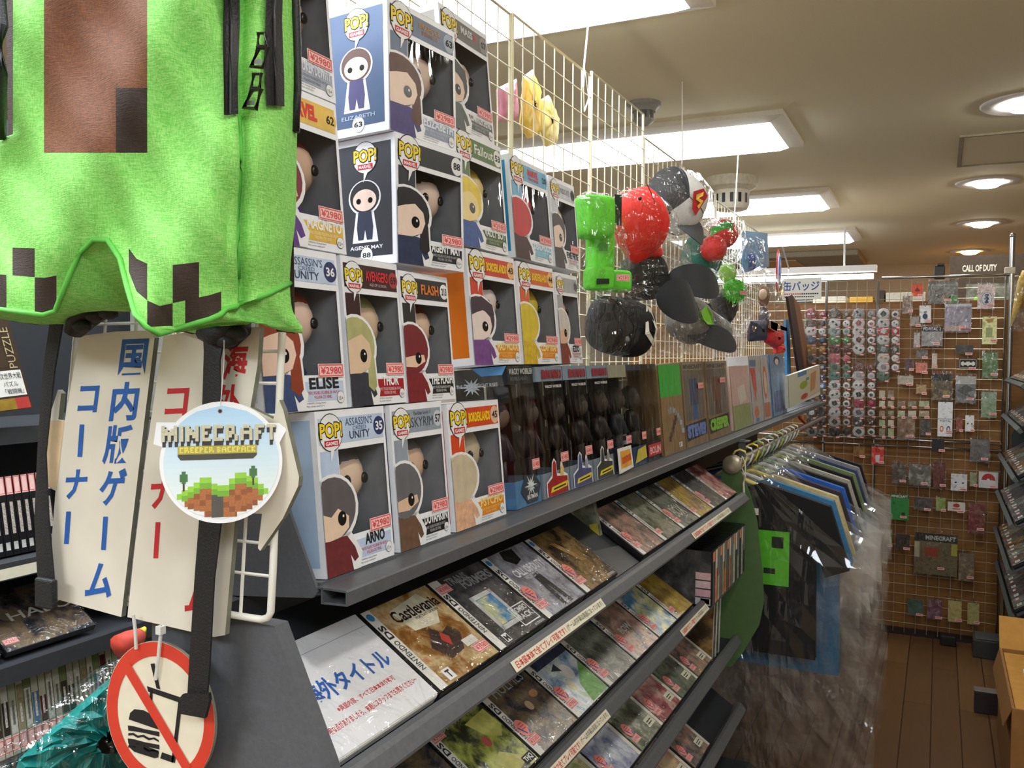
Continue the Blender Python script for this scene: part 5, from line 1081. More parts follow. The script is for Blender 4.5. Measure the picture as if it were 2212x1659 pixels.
# ---------------------------------------------------------------- goods standing on the far half of the shelf
def carton(label, px0, px1, H, col, fn, X=-.521, D=.07, name='toy_box', wrap=True, z=1.1935, tp=None):
    y0, y1 = AX(px0, 960, X).y, AX(px1, 960, X).y; W = y1 - y0 - .003
    t = thing(name, label, 'toy box', (X, y0, z), rot=(TILT, 0, PI / 2)); b = MB(); b.box((0, .001, 0), (W, D, H), mat(col, .5, noise=.1, scale=25)); b.build('carton', t, bevel=.001)
    b = MB(); c = CV(b, (0, 0, H), (1, 0, 0), (0, 0, -1)); fn(c, W, H); b.build('front_print', t)
    if wrap: b = MB(); b.box((-.0008, -.003, 0), (W + .0008, D + .001, H + .001), CLEAR); b.build('wrapper', t)
    if tp: b = MB(); c = CV(b, (0, -.0034, H), (1, 0, 0), (0, 0, -1)); price_tag(c, tp[0] * W, tp[1] * H, .25 * W, .07 * H, '¥3480'); b.build('price_tag', t)
    return t
def pr_tool(c, W, H):
    c.rect(0, 0, W, .36 * H, mat((52, 190, 60), .35), 1); c.rect(0, .36 * H, W, H, mat((150, 120, 78), .6, noise=.15, scale=60), 1)
    g1, g2, br = mat((190, 196, 196), .5), mat((150, 158, 160), .5), mat((92, 66, 44), .5)
    u, v = W / 14, H / 30
    for k, (x, y) in enumerate(((5, 15), (6, 14.5), (7, 14.5), (8, 15), (9, 16), (10, 17), (11, 18), (12, 19.5), (12.5, 21), (13, 22.5))): c.rect((x - .8) * u, y * v, (x + 1) * u, (y + 1.6) * v, g1 if k % 2 else g2, 2)
    for k in range(6): c.rect((8 - k * .9) * u, (17.5 + k * 1.3) * v, (9.6 - k * .9) * u, (19.3 + k * 1.3) * v, br, 2.4)
    c.rect(.70 * W, .90 * H, .86 * W, .955 * H, WHITE, 2); c.rect(.73 * W, .91 * H, .83 * W, .945 * H, mat((90, 80, 66), .5), 2.4); c.disc(.79 * W, .93 * H, .03 * W, WHITE, 2.8)
carton('bagged toy tool box, brown card with a green top and grey pixel tool', 1436, 1482, .195, (150, 120, 78), pr_tool)
def pr_fig(word, lc, body, hd):
    def fn(c, W, H):
        c.rect(0, 0, W, H, mat((146, 120, 84), .6, noise=.15, scale=60), 1); c.rect(.06 * W, .08 * H, .94 * W, .70 * H, mat((110, 104, 92), .5, noise=.2), 1.5); c.rect(.04 * W, .01 * H, .96 * W, .10 * H, mat((150, 142, 120), .5), 2)
        c.text('MINECRAFT', .08 * W, .03 * H, .92 * W, .085 * H, mat((70, 66, 58), .5), 2.5, bold=.04)
        c.rect(.28 * W, .20 * H, .66 * W, .52 * H, mat(body, .5), 2); c.rect(.36 * W, .52 * H, .60 * W, .70 * H, mat(hd, .5), 2)
        c.poly([(.02 * W, .74 * H), (.96 * W, .71 * H), (.97 * W, .90 * H), (.04 * W, .93 * H)], mat((30, 32, 40), .5), 2.5); c.text(word, .07 * W, .745 * H, .92 * W, .90 * H, mat(lc, .5), 3, bold=.08)
    return fn
carton('brown window box with blue block lettering', 1484, 1531, .20, (146, 120, 84), pr_fig('STEVE?', (110, 140, 214), (52, 74, 110), (60, 100, 150)), tp=(.62, .26))
carton('brown window box with bright green block lettering', 1533, 1579, .20, (146, 120, 84), pr_fig('CREEPER', (140, 214, 40), (110, 66, 44), (86, 54, 40)), tp=(.58, .22))
def pr_pale(c, W, H):
    c.rect(0, 0, W, .62 * H, mat((226, 190, 180), .5, noise=.1), 1); c.rect(0, .62 * H, W, H, mat((160, 172, 110), .5, noise=.15), 1); c.poly([(.3 * W, .35 * H), (.7 * W, .3 * H), (.8 * W, .55 * H), (.4 * W, .62 * H)], mat((236, 226, 214), .5), 2)
carton('pale pink and green toy in a large clear bag', 1586, 1624, .185, (214, 190, 176), pr_pale)
def pr_red(c, W, H):
    c.rect(0, 0, W, H, mat((196, 192, 190), .5), 1); c.rect(.05 * W, .06 * H, .62 * W, .16 * H, mat((90, 130, 176), .5), 2); c.poly([(0, .18 * H), (.5 * W, .18 * H), (.55 * W, .5 * H), (.4 * W, .7 * H), (.1 * W, .3 * H)], mat((220, 60, 40), .5), 2)
    c.disc(.40 * W, .84 * H, .2 * W, mat((226, 130, 60), .5), 2, ry=.09 * H); c.rect(.3 * W, .93 * H, .6 * W, .99 * H, mat((60, 130, 200), .5), 2)
carton('grey box with red shapes and an orange spot', 1627, 1649, .215, (206, 204, 204), pr_red)
def pr_org(c, W, H): c.rect(0, 0, W, H, mat((200, 196, 194), .5), 1); c.disc(.45 * W, .42 * H, .3 * W, mat((226, 110, 70), .5), 2, ry=.26 * H); c.disc(.45 * W, .42 * H, .18 * W, mat((226, 216, 206), .5), 2.5, ry=.18 * H); c.rect(.1 * W, .74 * H, .9 * W, .97 * H, mat((206, 120, 80), .5), 2)
carton('grey box with an orange oval and orange foot', 1651, 1666, .215, (206, 204, 204), pr_org)
def pr_blue(c, W, H): c.rect(0, 0, W, H, mat((110, 150, 190), .5, noise=.2, scale=30), 1); c.disc(.5 * W, .10 * H, .22 * W, INK, 2, ry=.07 * H); c.disc(.5 * W, .12 * H, .14 * W, WHITE, 2.5, ry=.05 * H); c.rect(.15 * W, .6 * H, .85 * W, .95 * H, mat((60, 90, 160), .5), 2)
carton('tall blue wrapped box next to the picture book', 1670, 1699, .22, (110, 150, 190), pr_blue)
b = MB(); pts = [AX(1702, 812, -.50), AX(1770, 788, -.50), AX(1772, 852, -.50), AX(1704, 882, -.50)]
t = thing('picture_book', 'pale picture book with green, orange and red spots at the shelf end', 'book', pts[3]); inv = Matrix.Translation(-pts[3])
b.prism(pts, (-.012, 0, 0), PAPER); b.build('pages', t, xf=inv)
b = MB(); o = pts[0] + V((.001, 0, 0)); ux_ = pts[1] - pts[0]; uy_ = pts[3] - pts[0]; c = CV(b, o, ux_, uy_); c.n = V((1, 0, 0))
c.rect(0, 0, 1, 1, mat((206, 208, 186), .5, noise=.05), 1); c.rect(.25, .02, .52, .16, mat((80, 140, 190), .5), 2); c.poly([(.55, .08), (.98, .02), (.98, .95), (.55, .96)], mat((222, 206, 180), .5), 1.6); c.poly([(.66, .2), (.86, .15), (.8, .8), (.62, .85)], mat((206, 150, 100), .5, noise=.2), 2)
c.disc(.42, .48, .12, mat((150, 176, 40), .5), 2, ry=.13); c.disc(.44, .88, .11, mat((196, 70, 50), .5), 2, ry=.09); c.rect(.50, .28, .60, .38, mat((110, 160, 130), .5), 2)
b.build('cover', t, xf=inv)
# yellow snack bags behind the grid, seen between the boxes and the lamp
for i, (pts, c_, lab) in enumerate((([(1075, 190), (1115, 170), (1118, 260), (1078, 262)], (206, 130, 150), 'pink packet behind the grid next to the top boxes'), ([(1130, 165), (1150, 150), (1166, 200), (1166, 290), (1140, 300), (1124, 270)], (226, 190, 90), 'yellow packet hanging behind the first grid'), ([(1168, 215), (1184, 205), (1206, 260), (1202, 310), (1180, 318), (1166, 280)], (232, 214, 130), 'pale yellow packet behind the grid, right of the yellow one'))):
    X = -.80; t, inv = root('snack_packet', lab, 'packet', sum(out_px(pts, X), V()) / len(pts)); pillow(out_px(pts, X), .02, mat(c_, .35, noise=.2, scale=30), 'packet', t, inv, 20 + i, .003)

b = MB(); b.tube([AX(1722, 893, -.50), AX(1728, 902, -.50), AX(1742, 917, -.495), AX(1754, 926, -.495)], [.003, .007, .006, .003], mat((226, 84, 30), .5), 8); tag(b.build('orange_strap', smooth=True), 'orange strap dangling under the shelf end by the picture book', 'strap')
# ---------------------------------------------------------------- clothes rail with bagged T-shirts
t = thing('clothes_rail', 'chrome clothes rail under the far shelf with bagged shirts on it', 'clothes rail', (-.48, 2.30, 1.125))
b = MB(); b.tube([(0, 0, 0), (0, 1.95, 0)], .011, CHROME, 14); b.build('rod', t, smooth='auto')
b = MB(); b.lathe([(.020, -.012), (.024, -.01), (.024, .012), (.016, .016)], (0, .01, 0), mat((170, 160, 140), .3, .6), 20, (V((1, 0, 0)), V((0, 0, 1)), V((0, -1, 0)))); b.build('end_cap', t, smooth='auto')
for y in (.12, 1.9): b = MB(); b.box((-.008, y, .006), (.008, y + .02, .055), SG); b.box((-.02, y - .01, .049), (.02, y + .03, .052), SG); b.build('rail_bracket', t)
b = MB(); q = V((-.455, 2.288, 1.13)); b.tube([q, q + V((.004, -.004, .02)), q + V((.012, -.003, .004)), q + V((.012, 0, -.03)), q + V((.004, 0, -.012))], .0016, WIRE, 6); b.tube([q + V((.012, 0, -.03)), q + V((.008, 0, -.05)), q + V((.010, 0, -.085))], .0028, mat((222, 210, 196), .5), 6)
tag(b.build('dangling_cord'), 'white cord with a red fleck dangling at the near end of the rail', 'cord')
FILMS = clear(base=.05, edge=.3, rough=.05, bscale=7, bump=.9, mist=.007)
SH = [((9, 9, 11), 'black bagged T-shirt with a green square print, nearest on the rail', (234, 220, 120)), ((58, 118, 160), 'blue bagged T-shirt hanging right behind the black one', (232, 232, 226)), ((196, 180, 130), 'sand-coloured bagged T-shirt, third on the rail', (232, 214, 80)),
      ((48, 42, 56), 'dark violet bagged T-shirt, fourth on the rail', (170, 196, 120)), ((34, 92, 176), 'bright blue bagged T-shirt, fifth on the rail', (236, 236, 230)), ((24, 24, 27), 'charcoal bagged T-shirt, sixth on the rail', (150, 190, 150)),
      ((170, 166, 150), 'light grey bagged T-shirt, seventh on the rail', (220, 226, 220)), ((22, 20, 25), 'near-black bagged T-shirt, eighth on the rail', (190, 206, 110)), ((120, 140, 90), 'olive bagged T-shirt, ninth on the rail', (236, 236, 230)),
      ((60, 70, 110), 'dusky blue bagged T-shirt, tenth on the rail', (200, 210, 200)), ((150, 150, 156), 'pale grey bagged T-shirt, eleventh on the rail', (236, 236, 230)), ((26, 24, 27), 'dark bagged T-shirt, last on the rail', (226, 226, 200))]
rnd = random.Random(3)
OUTL = [(0, -.055), (.06, -.035), (.235, -.085), (.285, -.245), (.225, -.27), (.20, -.19), (.205, -.49)]
FILM2 = clear(base=.10, edge=.4, rough=.07, bscale=8, bump=.9, mist=.11)
for i, (c_, lab, hk) in enumerate(SH):
    Y = 2.40 + .088 * i; zr = 1.125 + .011; x0 = -.48
    t = thing('bagged_shirt', lab, 'T-shirt', (x0, Y, 1.0), group='bagged T-shirts on the clothes rail')
    hm = mat(hk, .4)
    b = MB(); b.tube([(0, 0, .075), (0, 0, .10), (.012, 0, .115), (.020, 0, .135), (.014, 0, .15), (0, 0, .155), (-.012, 0, .150), (-.018, 0, .14)], .0028, hm, 8)
    b.tube([(-.20, 0, -.012), (-.10, 0, .045), (0, 0, .078), (.10, 0, .045), (.20, 0, -.012)], .006, hm, 8); b.build('hanger', t, smooth=True)
    # shirt: front and back leaves
    k = 1.0; low = -.062 if i == 1 else 0
    ol = [((x + (.05 if i == 1 and z < -.15 and x < .23 else 0)) * k, z + .105 + (low if z < -.3 else 0)) for x, z in OUTL]; full = ol + [(-x, z) for x, z in reversed(ol[1:])]
    b = MB(); sm = mat(c_, .85, noise=.12, scale=120, bump=.15)
    b.prism([(x, -.012, z) for x, z in full], (0, .024, 0), sm); b.build('shirt', t, bevel=.006)
    if i == 0:
        b = MB(); c = CV(b, (-.135, -.0135, -.055), (1, 0, 0), (0, 0, -1)); g1 = mat((92, 190, 36), .7, noise=.08); dk = mat((30, 40, 24), .7)
        c.rect(0, 0, .27, .145, g1, 1); c.rect(.225, .015, .255, .045, dk, 2); c.rect(.02, .10, .05, .13, dk, 2); c.rect(.205, .10, .235, .115, dk, 2); b.build('print', t)
        b = MB(); c = CV(b, (.03, -.034, .005), (1, 0, 0), (0, 0, -1)); c.rect(0, 0, .028, .018, mat((232, 226, 214), .5), 1); c.rect(-.08, .004, -.045, .014, TAGPINK, 1); b.build('price_tag', t)
    elif i % 3 == 1:
        b = MB(); c = CV(b, (-.09, -.0135, -.03), (1, 0, 0), (0, 0, -1)); c.rect(0, 0, .18, .12, mat((200, 196, 190), .6, noise=.3, scale=60), 1); b.build('print', t)
    # long crinkled bag
    b = MB(); zb = -.60 - .22 * rnd.random() - (.12 if i < 2 else 0); w = .325; seed = rnd.random() * 50
    for s in (-1, 1):
        rows = []
        for a in range(17):
            v = a / 16; z = .085 + (zb - .085) * v; ww = w * min(1, .22 + 3.2 * v) if v < .25 else w * (1 - .05 * math.sin(3 * v + i))
            rows.append([(ww * (2 * q / 14 - 1), s * (.016 + .010 * (1 - (2 * q / 14 - 1) ** 4)) * (1 if v < .6 else .7) + .006 * math.sin(7 * q + seed + 5 * v) * v + .004 * math.sin(23 * v + q * 1.7 + seed) + .004 * math.sin(4 * v + seed), z + .008 * math.sin(q * 1.9 + seed) * v) for q in range(15)])
            if a: rows[-1] = [(x_ + rnd.uniform(-.006, .006), y_ + rnd.uniform(-.0045, .0045) * (.5 + v), z_ + rnd.uniform(-.008, .008)) for x_, y_, z_ in rows[-1]]
        b.grid(rows, FILMS, (lambda a, q: FILM2 if i > 1 and a < 7 else None))
    b.build('clear_bag', t)
# ---------------------------------------------------------------- wire grid with badges and small goods at the end of the aisle
GY = 4.80
def gp(x, y, o=0.0): return AY(x, y, GY - o)
def back_grid(x0, x1, label):
    t = thing('wire_grid_panel', label, 'wire grid', (x0, GY + .012, .02), group='wire grids at the end of the aisle'); w, h = x1 - x0, 1.772
    b = MB(); b.tube([(0, 0, 0), (0, 0, h), (w, 0, h), (w, 0, 0)], .005, CHROME, 6); b.build('frame', t)
    b = MB(); k = round(w / .05)
    GWIRE = mat((196, 188, 164), .35, .5, noise=.05)
    for j in range(1, k): b.tube([(w * j / k, 0, 0), (w * j / k, 0, h)], .0014, GWIRE, 4, cap=False)
    for j in range(1, 36): b.tube([(0, -.002, h * j / 36), (w, -.002, h * j / 36)], .0014, GWIRE, 4, cap=False)
    b.build('wires', t)
    for zz in (.94, .972): b = MB(); b.tube([(0, -.008, zz), (w, -.008, zz)], .006, CHROME, 8); b.build('cross_rod', t, smooth=True)
back_grid(-1.10, -.535, 'left wire grid panel behind the badge packs and hanging shirts')
back_grid(-.53, -.29, 'middle wire grid panel carrying two columns of badges')
back_grid(-.285, .275, 'right wire grid panel carrying the mixed small goods')
t = thing('chrome_post', 'chrome post with a white clamp at the right end of the wire grid', 'post', (.295, 4.74, 0))
b = MB(); b.tube([(0, 0, 0), (0, 0, 1.97)], .011, CHROME, 12); b.build('pole', t, smooth='auto'); b = MB(); b.box((-.03, -.014, 1.80), (.014, .014, 1.83), mat((214, 206, 186), .4)); b.build('clamp', t, bevel=.003)
b = MB(); b.lathe([(.013, 1.97), (.013, 1.985), (0, 1.99)], (0, 0, 0), CHROME, 12); b.build('cap', t, smooth=True)
b = MB(); b.tube([(-.56, -.03, 1.795), (0, 0, 1.795)], .007, CHROME, 8); b.build('top_rod', t, smooth=True)

SMALLBAG = clear(base=.11, edge=.4, rough=.08, bscale=45, bump=1.0)
bag0 = {}
def badge(label, px, py, r, col, col2, k):
    """a pin badge in its own little clear bag with a pink price tag"""
    c0 = gp(px, py, .006); t = thing('badge_pack', label, 'badge', c0, group='pin badges packed on the wire grid')
    b = MB(); prof = [(r, 0), (r * 1.0, -.0015), (r * .9, -.004), (r * .55, -.0062), (0, -.007)]
    m1, m2 = mat(col, .22, noise=.08, scale=120), mat(col2, .25, noise=.1, scale=120)
    b.lathe(prof[:3], (0, 0, 0), m1, 20, (V((1, 0, 0)), V((0, 0, 1)), V((0, 1, 0))))
    b.lathe(prof[2:], (0, 0, 0), m1, 20, (V((1, 0, 0)), V((0, 0, 1)), V((0, 1, 0))))
    q = [(-.7, -.5, .6, .4, .25, .3), (-.1, .1, .1, -.8, .5, .9), (-.45, -.2, .5, .35, .2, .5), (-.6, .3, .55, -.1, -.05, .3)][k % 4]
    a = k * 1.7; ca, sa = math.cos(a), math.sin(a); pts = [(-.62, -.16), (.60, -.20), (.66, .12), (-.5, .22)] if k % 2 else [(-.4, -.45), (.42, -.4), (.5, .3), (.0, .5), (-.46, .25)]
    b.poly([((x * ca - y * sa) * r, -.0076 + .0022 * (x * x + y * y), (x * sa + y * ca) * r) for x, y in pts], m2)
    b.build('badge', t, smooth='auto')
    key = round(r, 3)
    if key not in bag0:
        b = MB(); w = r * 1.12; rows = [[(w * (2 * i / 6 - 1), -.009 - .0016 * math.sin(i * 2.1 + j * 1.3), r * 1.7 - r * 3.0 * j / 6) for i in range(7)] for j in range(7)]; b.grid(rows, SMALLBAG); o = b.build('clear_bag', t, smooth=True)
        b = MB(); c = CV(b, (r * .25, -.0115, -r * .85), (1, 0, 0), (0, 0, -1)); c.rect(0, 0, .018, .008, TAGPINK, 0); c.frame(0, 0, .018, .008, .001, TAGRED, .5); p = b.build('price_tag', t); bag0[key] = (o, p)
    else:
        for s in bag0[key]: d = s.copy(); d.parent = t; COL.objects.link(d)
RB, RS = .0285, .0175
WB, DK, GYC = (226, 226, 222), (34, 34, 36), (130, 130, 128)
C1 = [((150, 40, 46), WB), (DK, (120, 80, 60)), (WB, (150, 110, 100)), ((40, 56, 80), (90, 120, 150)), ((206, 150, 50), (236, 220, 190)), (GYC, (80, 80, 76))]
C1b = [(DK, GYC), (DK, WB), ((40, 38, 40), (90, 88, 84)), (GYC, DK)]
C2 = [((70, 66, 60), (130, 120, 90)), (WB, DK), ((170, 190, 186), (120, 140, 140)), ((50, 140, 60), (210, 236, 200)), ((120, 56, 50), (90, 40, 40)), ((226, 110, 120), (236, 150, 150)), ((120, 150, 130), (80, 110, 96)), ((90, 140, 124), (60, 100, 90)), (WB, (96, 100, 84)), (WB, (90, 94, 100)), (WB, (60, 64, 62)), (WB, (70, 110, 140)), ((206, 200, 196), (60, 60, 66)), (DK, (60, 60, 62))]
C3 = [((150, 148, 146), DK), (WB, (170, 60, 60)), (WB, (120, 40, 44)), (WB, (90, 40, 40)), (WB, (50, 48, 50)), None, ((110, 52, 36), (150, 90, 60)), ((214, 206, 206), (180, 170, 176)), (WB, (110, 50, 66)), (WB, (60, 56, 54)), ((170, 30, 70), (214, 60, 100)), ((200, 196, 198), (110, 100, 110)), ((60, 40, 40), WB), (WB, (70, 72, 76))]
C4 = [((206, 206, 206), DK), ((214, 214, 212), (70, 70, 72)), ((200, 60, 66), WB), (WB, (130, 130, 120)), ((70, 86, 70), (170, 180, 170)), (WB, (226, 150, 90)), (WB, (170, 150, 160)), ((96, 130, 104), (60, 84, 70))]
YR = [678, 698, 715, 734, 754, 773, 793, 811, 832, 852, 871, 891, 911, 932]
def colname(c):
    r, g, b = c
    if max(c) < 75: return 'black'
    if min(c) > 190: return 'white'
    if max(c) - min(c) < 26: return 'grey'
    if g >= r and g > b + 8: return 'green'
    if b > r + 12: return 'blue'
    if r > 190 and g > 130: return 'orange'
    if r > 200 and b > 90: return 'pink'
    return 'red' if g < 70 else 'brown'
def column(cs, x, xs, r0, which, miss_small=()):
    for i, c in enumerate(cs):
        if not c: continue
        k = r0 + i; rw = ORD[k] if k < 14 else 'last'
        badge('large %s badge, %s row of the %s badge column' % (colname(c[0]), rw, which), x, YR[k], RB, c[0], c[1], k + len(which))
        if k not in miss_small: badge('small %s badge, %s row of the %s badge column' % (colname(c[0]), rw, which), xs, YR[k] + 1, RS, c[0], c[1], k + len(which))
column(C1, 1752, 1776, 0, 'leftmost full'); column(C1b, 1754, 1776, 10, 'leftmost full')
column(C2, 1803, 1828.5, 0, 'second'); column(C3, 1855, 1882, 0, 'third'); column(C4, 1908.5, 1934, 0, 'fourth', (7,))
for i, (y, c) in enumerate(((793, (70, 90, 120)), (816, (40, 60, 90)), (834, (40, 130, 190)), (857, (50, 50, 60)))): badge('small %s badge right of the picture book, %s from the top' % (colname(c), ORD[i]), 1776, y, RS, c, WB, i)
for i, (y, c) in enumerate(((700, (150, 170, 110)), (722, (120, 110, 100)), (742, (200, 196, 190)), (760, (130, 120, 90)))): badge('small %s badge beside the toy sheaths, %s from the top' % (colname(c), ORD[i]), 1729, y, RS, c, DK, i)

# the mixed goods: (photo box, kind, colour, second colour, label, extra)
def goods(name, cat, label, x0, y0, x1, y1, col, col2=None, fn=None, bag=True, off=.012, hook=True, tagp=(.55, .80), lean=0.0):
    a, d = gp(x0, y0, off), gp(x1, y1, off); W = d.x - a.x; H = a.z - d.z
    t = thing(name, label, cat, (a.x, GY - off, d.z)); b = MB()
    b.box((.003, -.002, .003), (W - .003, .004, H * (.93 if bag else 1)), art([col, tuple(min(255, int(v * 1.35 + 12)) for v in col), col2 or tuple(int(v * .6) for v in col)], 40, rough=.35)); b.build('card', t)
    if fn: b = MB(); c = CV(b, (.003, -.002, H * (.93 if bag else 1)), (W - .006, 0, 0), (0, 0, -(H * (.93 if bag else 1) - .003)), eps=.0005); c.n = V((0, -1, 0)); fn(c); b.build('print', t)
    if bag:
        b = MB(); rows = [[(W * i / 6, -.0055 - .003 * math.sin(i * 1.9 + j * 1.1 + x0), H * 1.03 - H * 1.06 * j / 7) for i in range(7)] for j in range(8)]; b.grid(rows, SMALLBAG); b.build('clear_bag', t, smooth=True)
    if tagp: b = MB(); c = CV(b, (W * tagp[0], -.0105, H * (1 - tagp[1])), (1, 0, 0), (0, 0, -1)); c.rect(0, 0, min(.030, W * .45), .012, TAGPINK, 0); c.rect(.003, .004, min(.026, W * .38), .0075, TAGRED, .6); b.build('price_tag', t)
    if hook: b = MB(); b.tube([(W / 2, .012, H + .012), (W / 2, -.004, H + .008), (W / 2, -.004, H - .006)], .0015, CHROME, 5); b.build('hook', t)
    return t
def f_orange(c): c.rect(.0, .0, 1, .72, mat((236, 74, 26), .3), 1); c.poly([(.25, .5), (.45, .35), (.5, .18), (.56, .35), (.78, .5), (.7, .6), (.4, .62)], mat((110, 30, 14), .4), 2)
def f_bat(x0, y0, x1, y1, m, rot=False):
    P = [(0, .3), (.16, .1), (.2, .3), (.36, .34), (.42, .1), (.46, .2), (.54, .2), (.58, .1), (.64, .34), (.8, .3), (.84, .1), (1, .3), (1, .7), (.84, .9), (.78, .72), (.62, .72), (.5, .95), (.38, .72), (.22, .72), (.16, .9), (0, .7)]
    return lambda c: c.poly([((x0 + (x1 - x0) * (1 - q if rot else p)), (y0 + (y1 - y0) * (p if rot else q))) for p, q in P], m, 3)
def f_oval(c): c.disc(.55, .58, .36, WHITE, 1, ry=.30); c.disc(.55, .58, .32, mat((70, 80, 160), .4), 1.4, ry=.27); c.disc(.55, .58, .29, WHITE, 1.8, ry=.245); f_bat(.36, .38, .74, .78, mat((36, 44, 96), .4), True)(c)
def f_green(c): c.rect(.70, .68, .98, .98, mat((40, 160, 60), .5), 1); c.rect(.15, .14, .85, .22, mat((140, 140, 140), .5, noise=.5, scale=300), 1); c.poly([(.35, .9), (.5, .6), (.72, .55), (.8, .7), (.6, .95)], mat((140, 124, 100), .5), 1)
def f_pin(c): c.disc(.5, .62, .22, mat((50, 64, 100), .4), 1, ry=.16); c.poly([(.35, .35), (.66, .3), (.6, .45), (.42, .46)], mat((140, 140, 146), .4), 1); c.rect(.42, .04, .58, .07, mat((120, 112, 96), .5), 1)
def f_strip(c): c.rect(.02, .80, .6, .96, mat((206, 176, 160), .5), 1); c.rect(.0, .0, 1, .10, mat((214, 216, 222), .4), 1); c.rect(.6, .9, .98, .97, mat((190, 110, 110), .5), 1)
def f_hdr(word): return lambda c: (c.rect(0, 0, 1, .26, BLACK, 1), c.text(word, .08, .05, .92, .20, WHITE, 2))
def f_batcard(c): c.rect(0, 0, 1, 1, mat((36, 34, 34), .4), 1); c.frame(.04, .06, .96, .94, .03, mat((190, 184, 170), .4), 2, ty=.06); f_bat(.12, .22, .88, .80, mat((236, 232, 220), .4))(c)
def f_oval2(c): c.rect(0, .48, 1, .50, mat((150, 150, 150), .5), 1); c.text('PORTAL', .15, .52, .9, .58, INK, 1); c.disc(.28, .78, .13, mat((226, 120, 50), .4), 1, ry=.09); c.disc(.28, .78, .07, WHITE, 1.5, ry=.05); c.disc(.74, .78, .13, mat((60, 84, 120), .4), 1, ry=.09); c.disc(.74, .78, .07, WHITE, 1.5, ry=.05)
def f_ball(c): c.rect(0, 0, 1, 1, PAPER, 1); c.disc(.5, .45, .34, mat((206, 30, 40), .4), 2, ry=.36); c.poly([(.12, .5), (.88, .5), (.84, .64), (.7, .78), (.5, .82), (.3, .78), (.16, .64)], WHITE, 2.5); c.rect(.14, .46, .86, .50, BLACK, 3); c.disc(.5, .48, .08, WHITE, 3.5)
def f_redball(c): c.rect(0, 0, 1, 1, PAPER, 1); c.disc(.5, .36, .2, mat((206, 40, 46), .4), 2, ry=.22); c.rect(.28, .68, .72, .8, mat((206, 80, 80), .4), 2)
def f_gcard(c): c.rect(0, 0, 1, .16, mat((50, 90, 60), .5), 1); c.text('MINECRAFT', .06, .03, .94, .13, mat((226, 232, 220), .5), 2, bold=.03); c.rect(0, .17, 1, 1, mat((60, 150, 76), .5), 1); c.rect(.62, .70, .80, .86, mat((24, 60, 34), .5), 2); c.rect(.14, .3, .26, .4, mat((40, 110, 56), .5), 2)
def f_mine(c): c.rect(0, 0, 1, .20, mat((44, 42, 38), .5), 1); c.text('MINECRAFT', .26, .05, .96, .16, mat((206, 206, 198), .5), 2, bold=.03); c.rect(.0, .22, .12, .60, mat((200, 196, 160), .5), 1); c.rect(.86, .22, 1, .50, mat((190, 186, 70), .5), 1); c.rect(.24, .34, .56, .56, mat((170, 74, 50), .5), 1)
def f_snow(c): c.disc(.3, .5, .07, INK, 1, ry=.05); c.disc(.75, .52, .07, INK, 1, ry=.05)
def f_case(c): c.poly([(.2, .1), (.8, .06), (.7, .2), (.4, .24)], mat((190, 140, 80), .5), 1); c.rect(.25, .4, .7, .75, mat((170, 176, 120), .5), 1)
def f_wing(c): c.poly([(.05, .55), (.5, .3), (.95, .5), (.6, .6), (.8, .8), (.4, .7)], mat((90, 92, 90), .5), 1); c.rect(0, 0, 1, .3, mat((200, 196, 190), .5), 1)
def f_key(c): c.disc(.5, .2, .2, mat((150, 20, 24), .4), 1, ry=.10); c.disc(.5, .2, .12, mat((230, 60, 50), .4), 1.5, ry=.06); c.poly([(.3, .5), (.7, .45), (.6, .9), (.36, .9)], WHITE, 1)
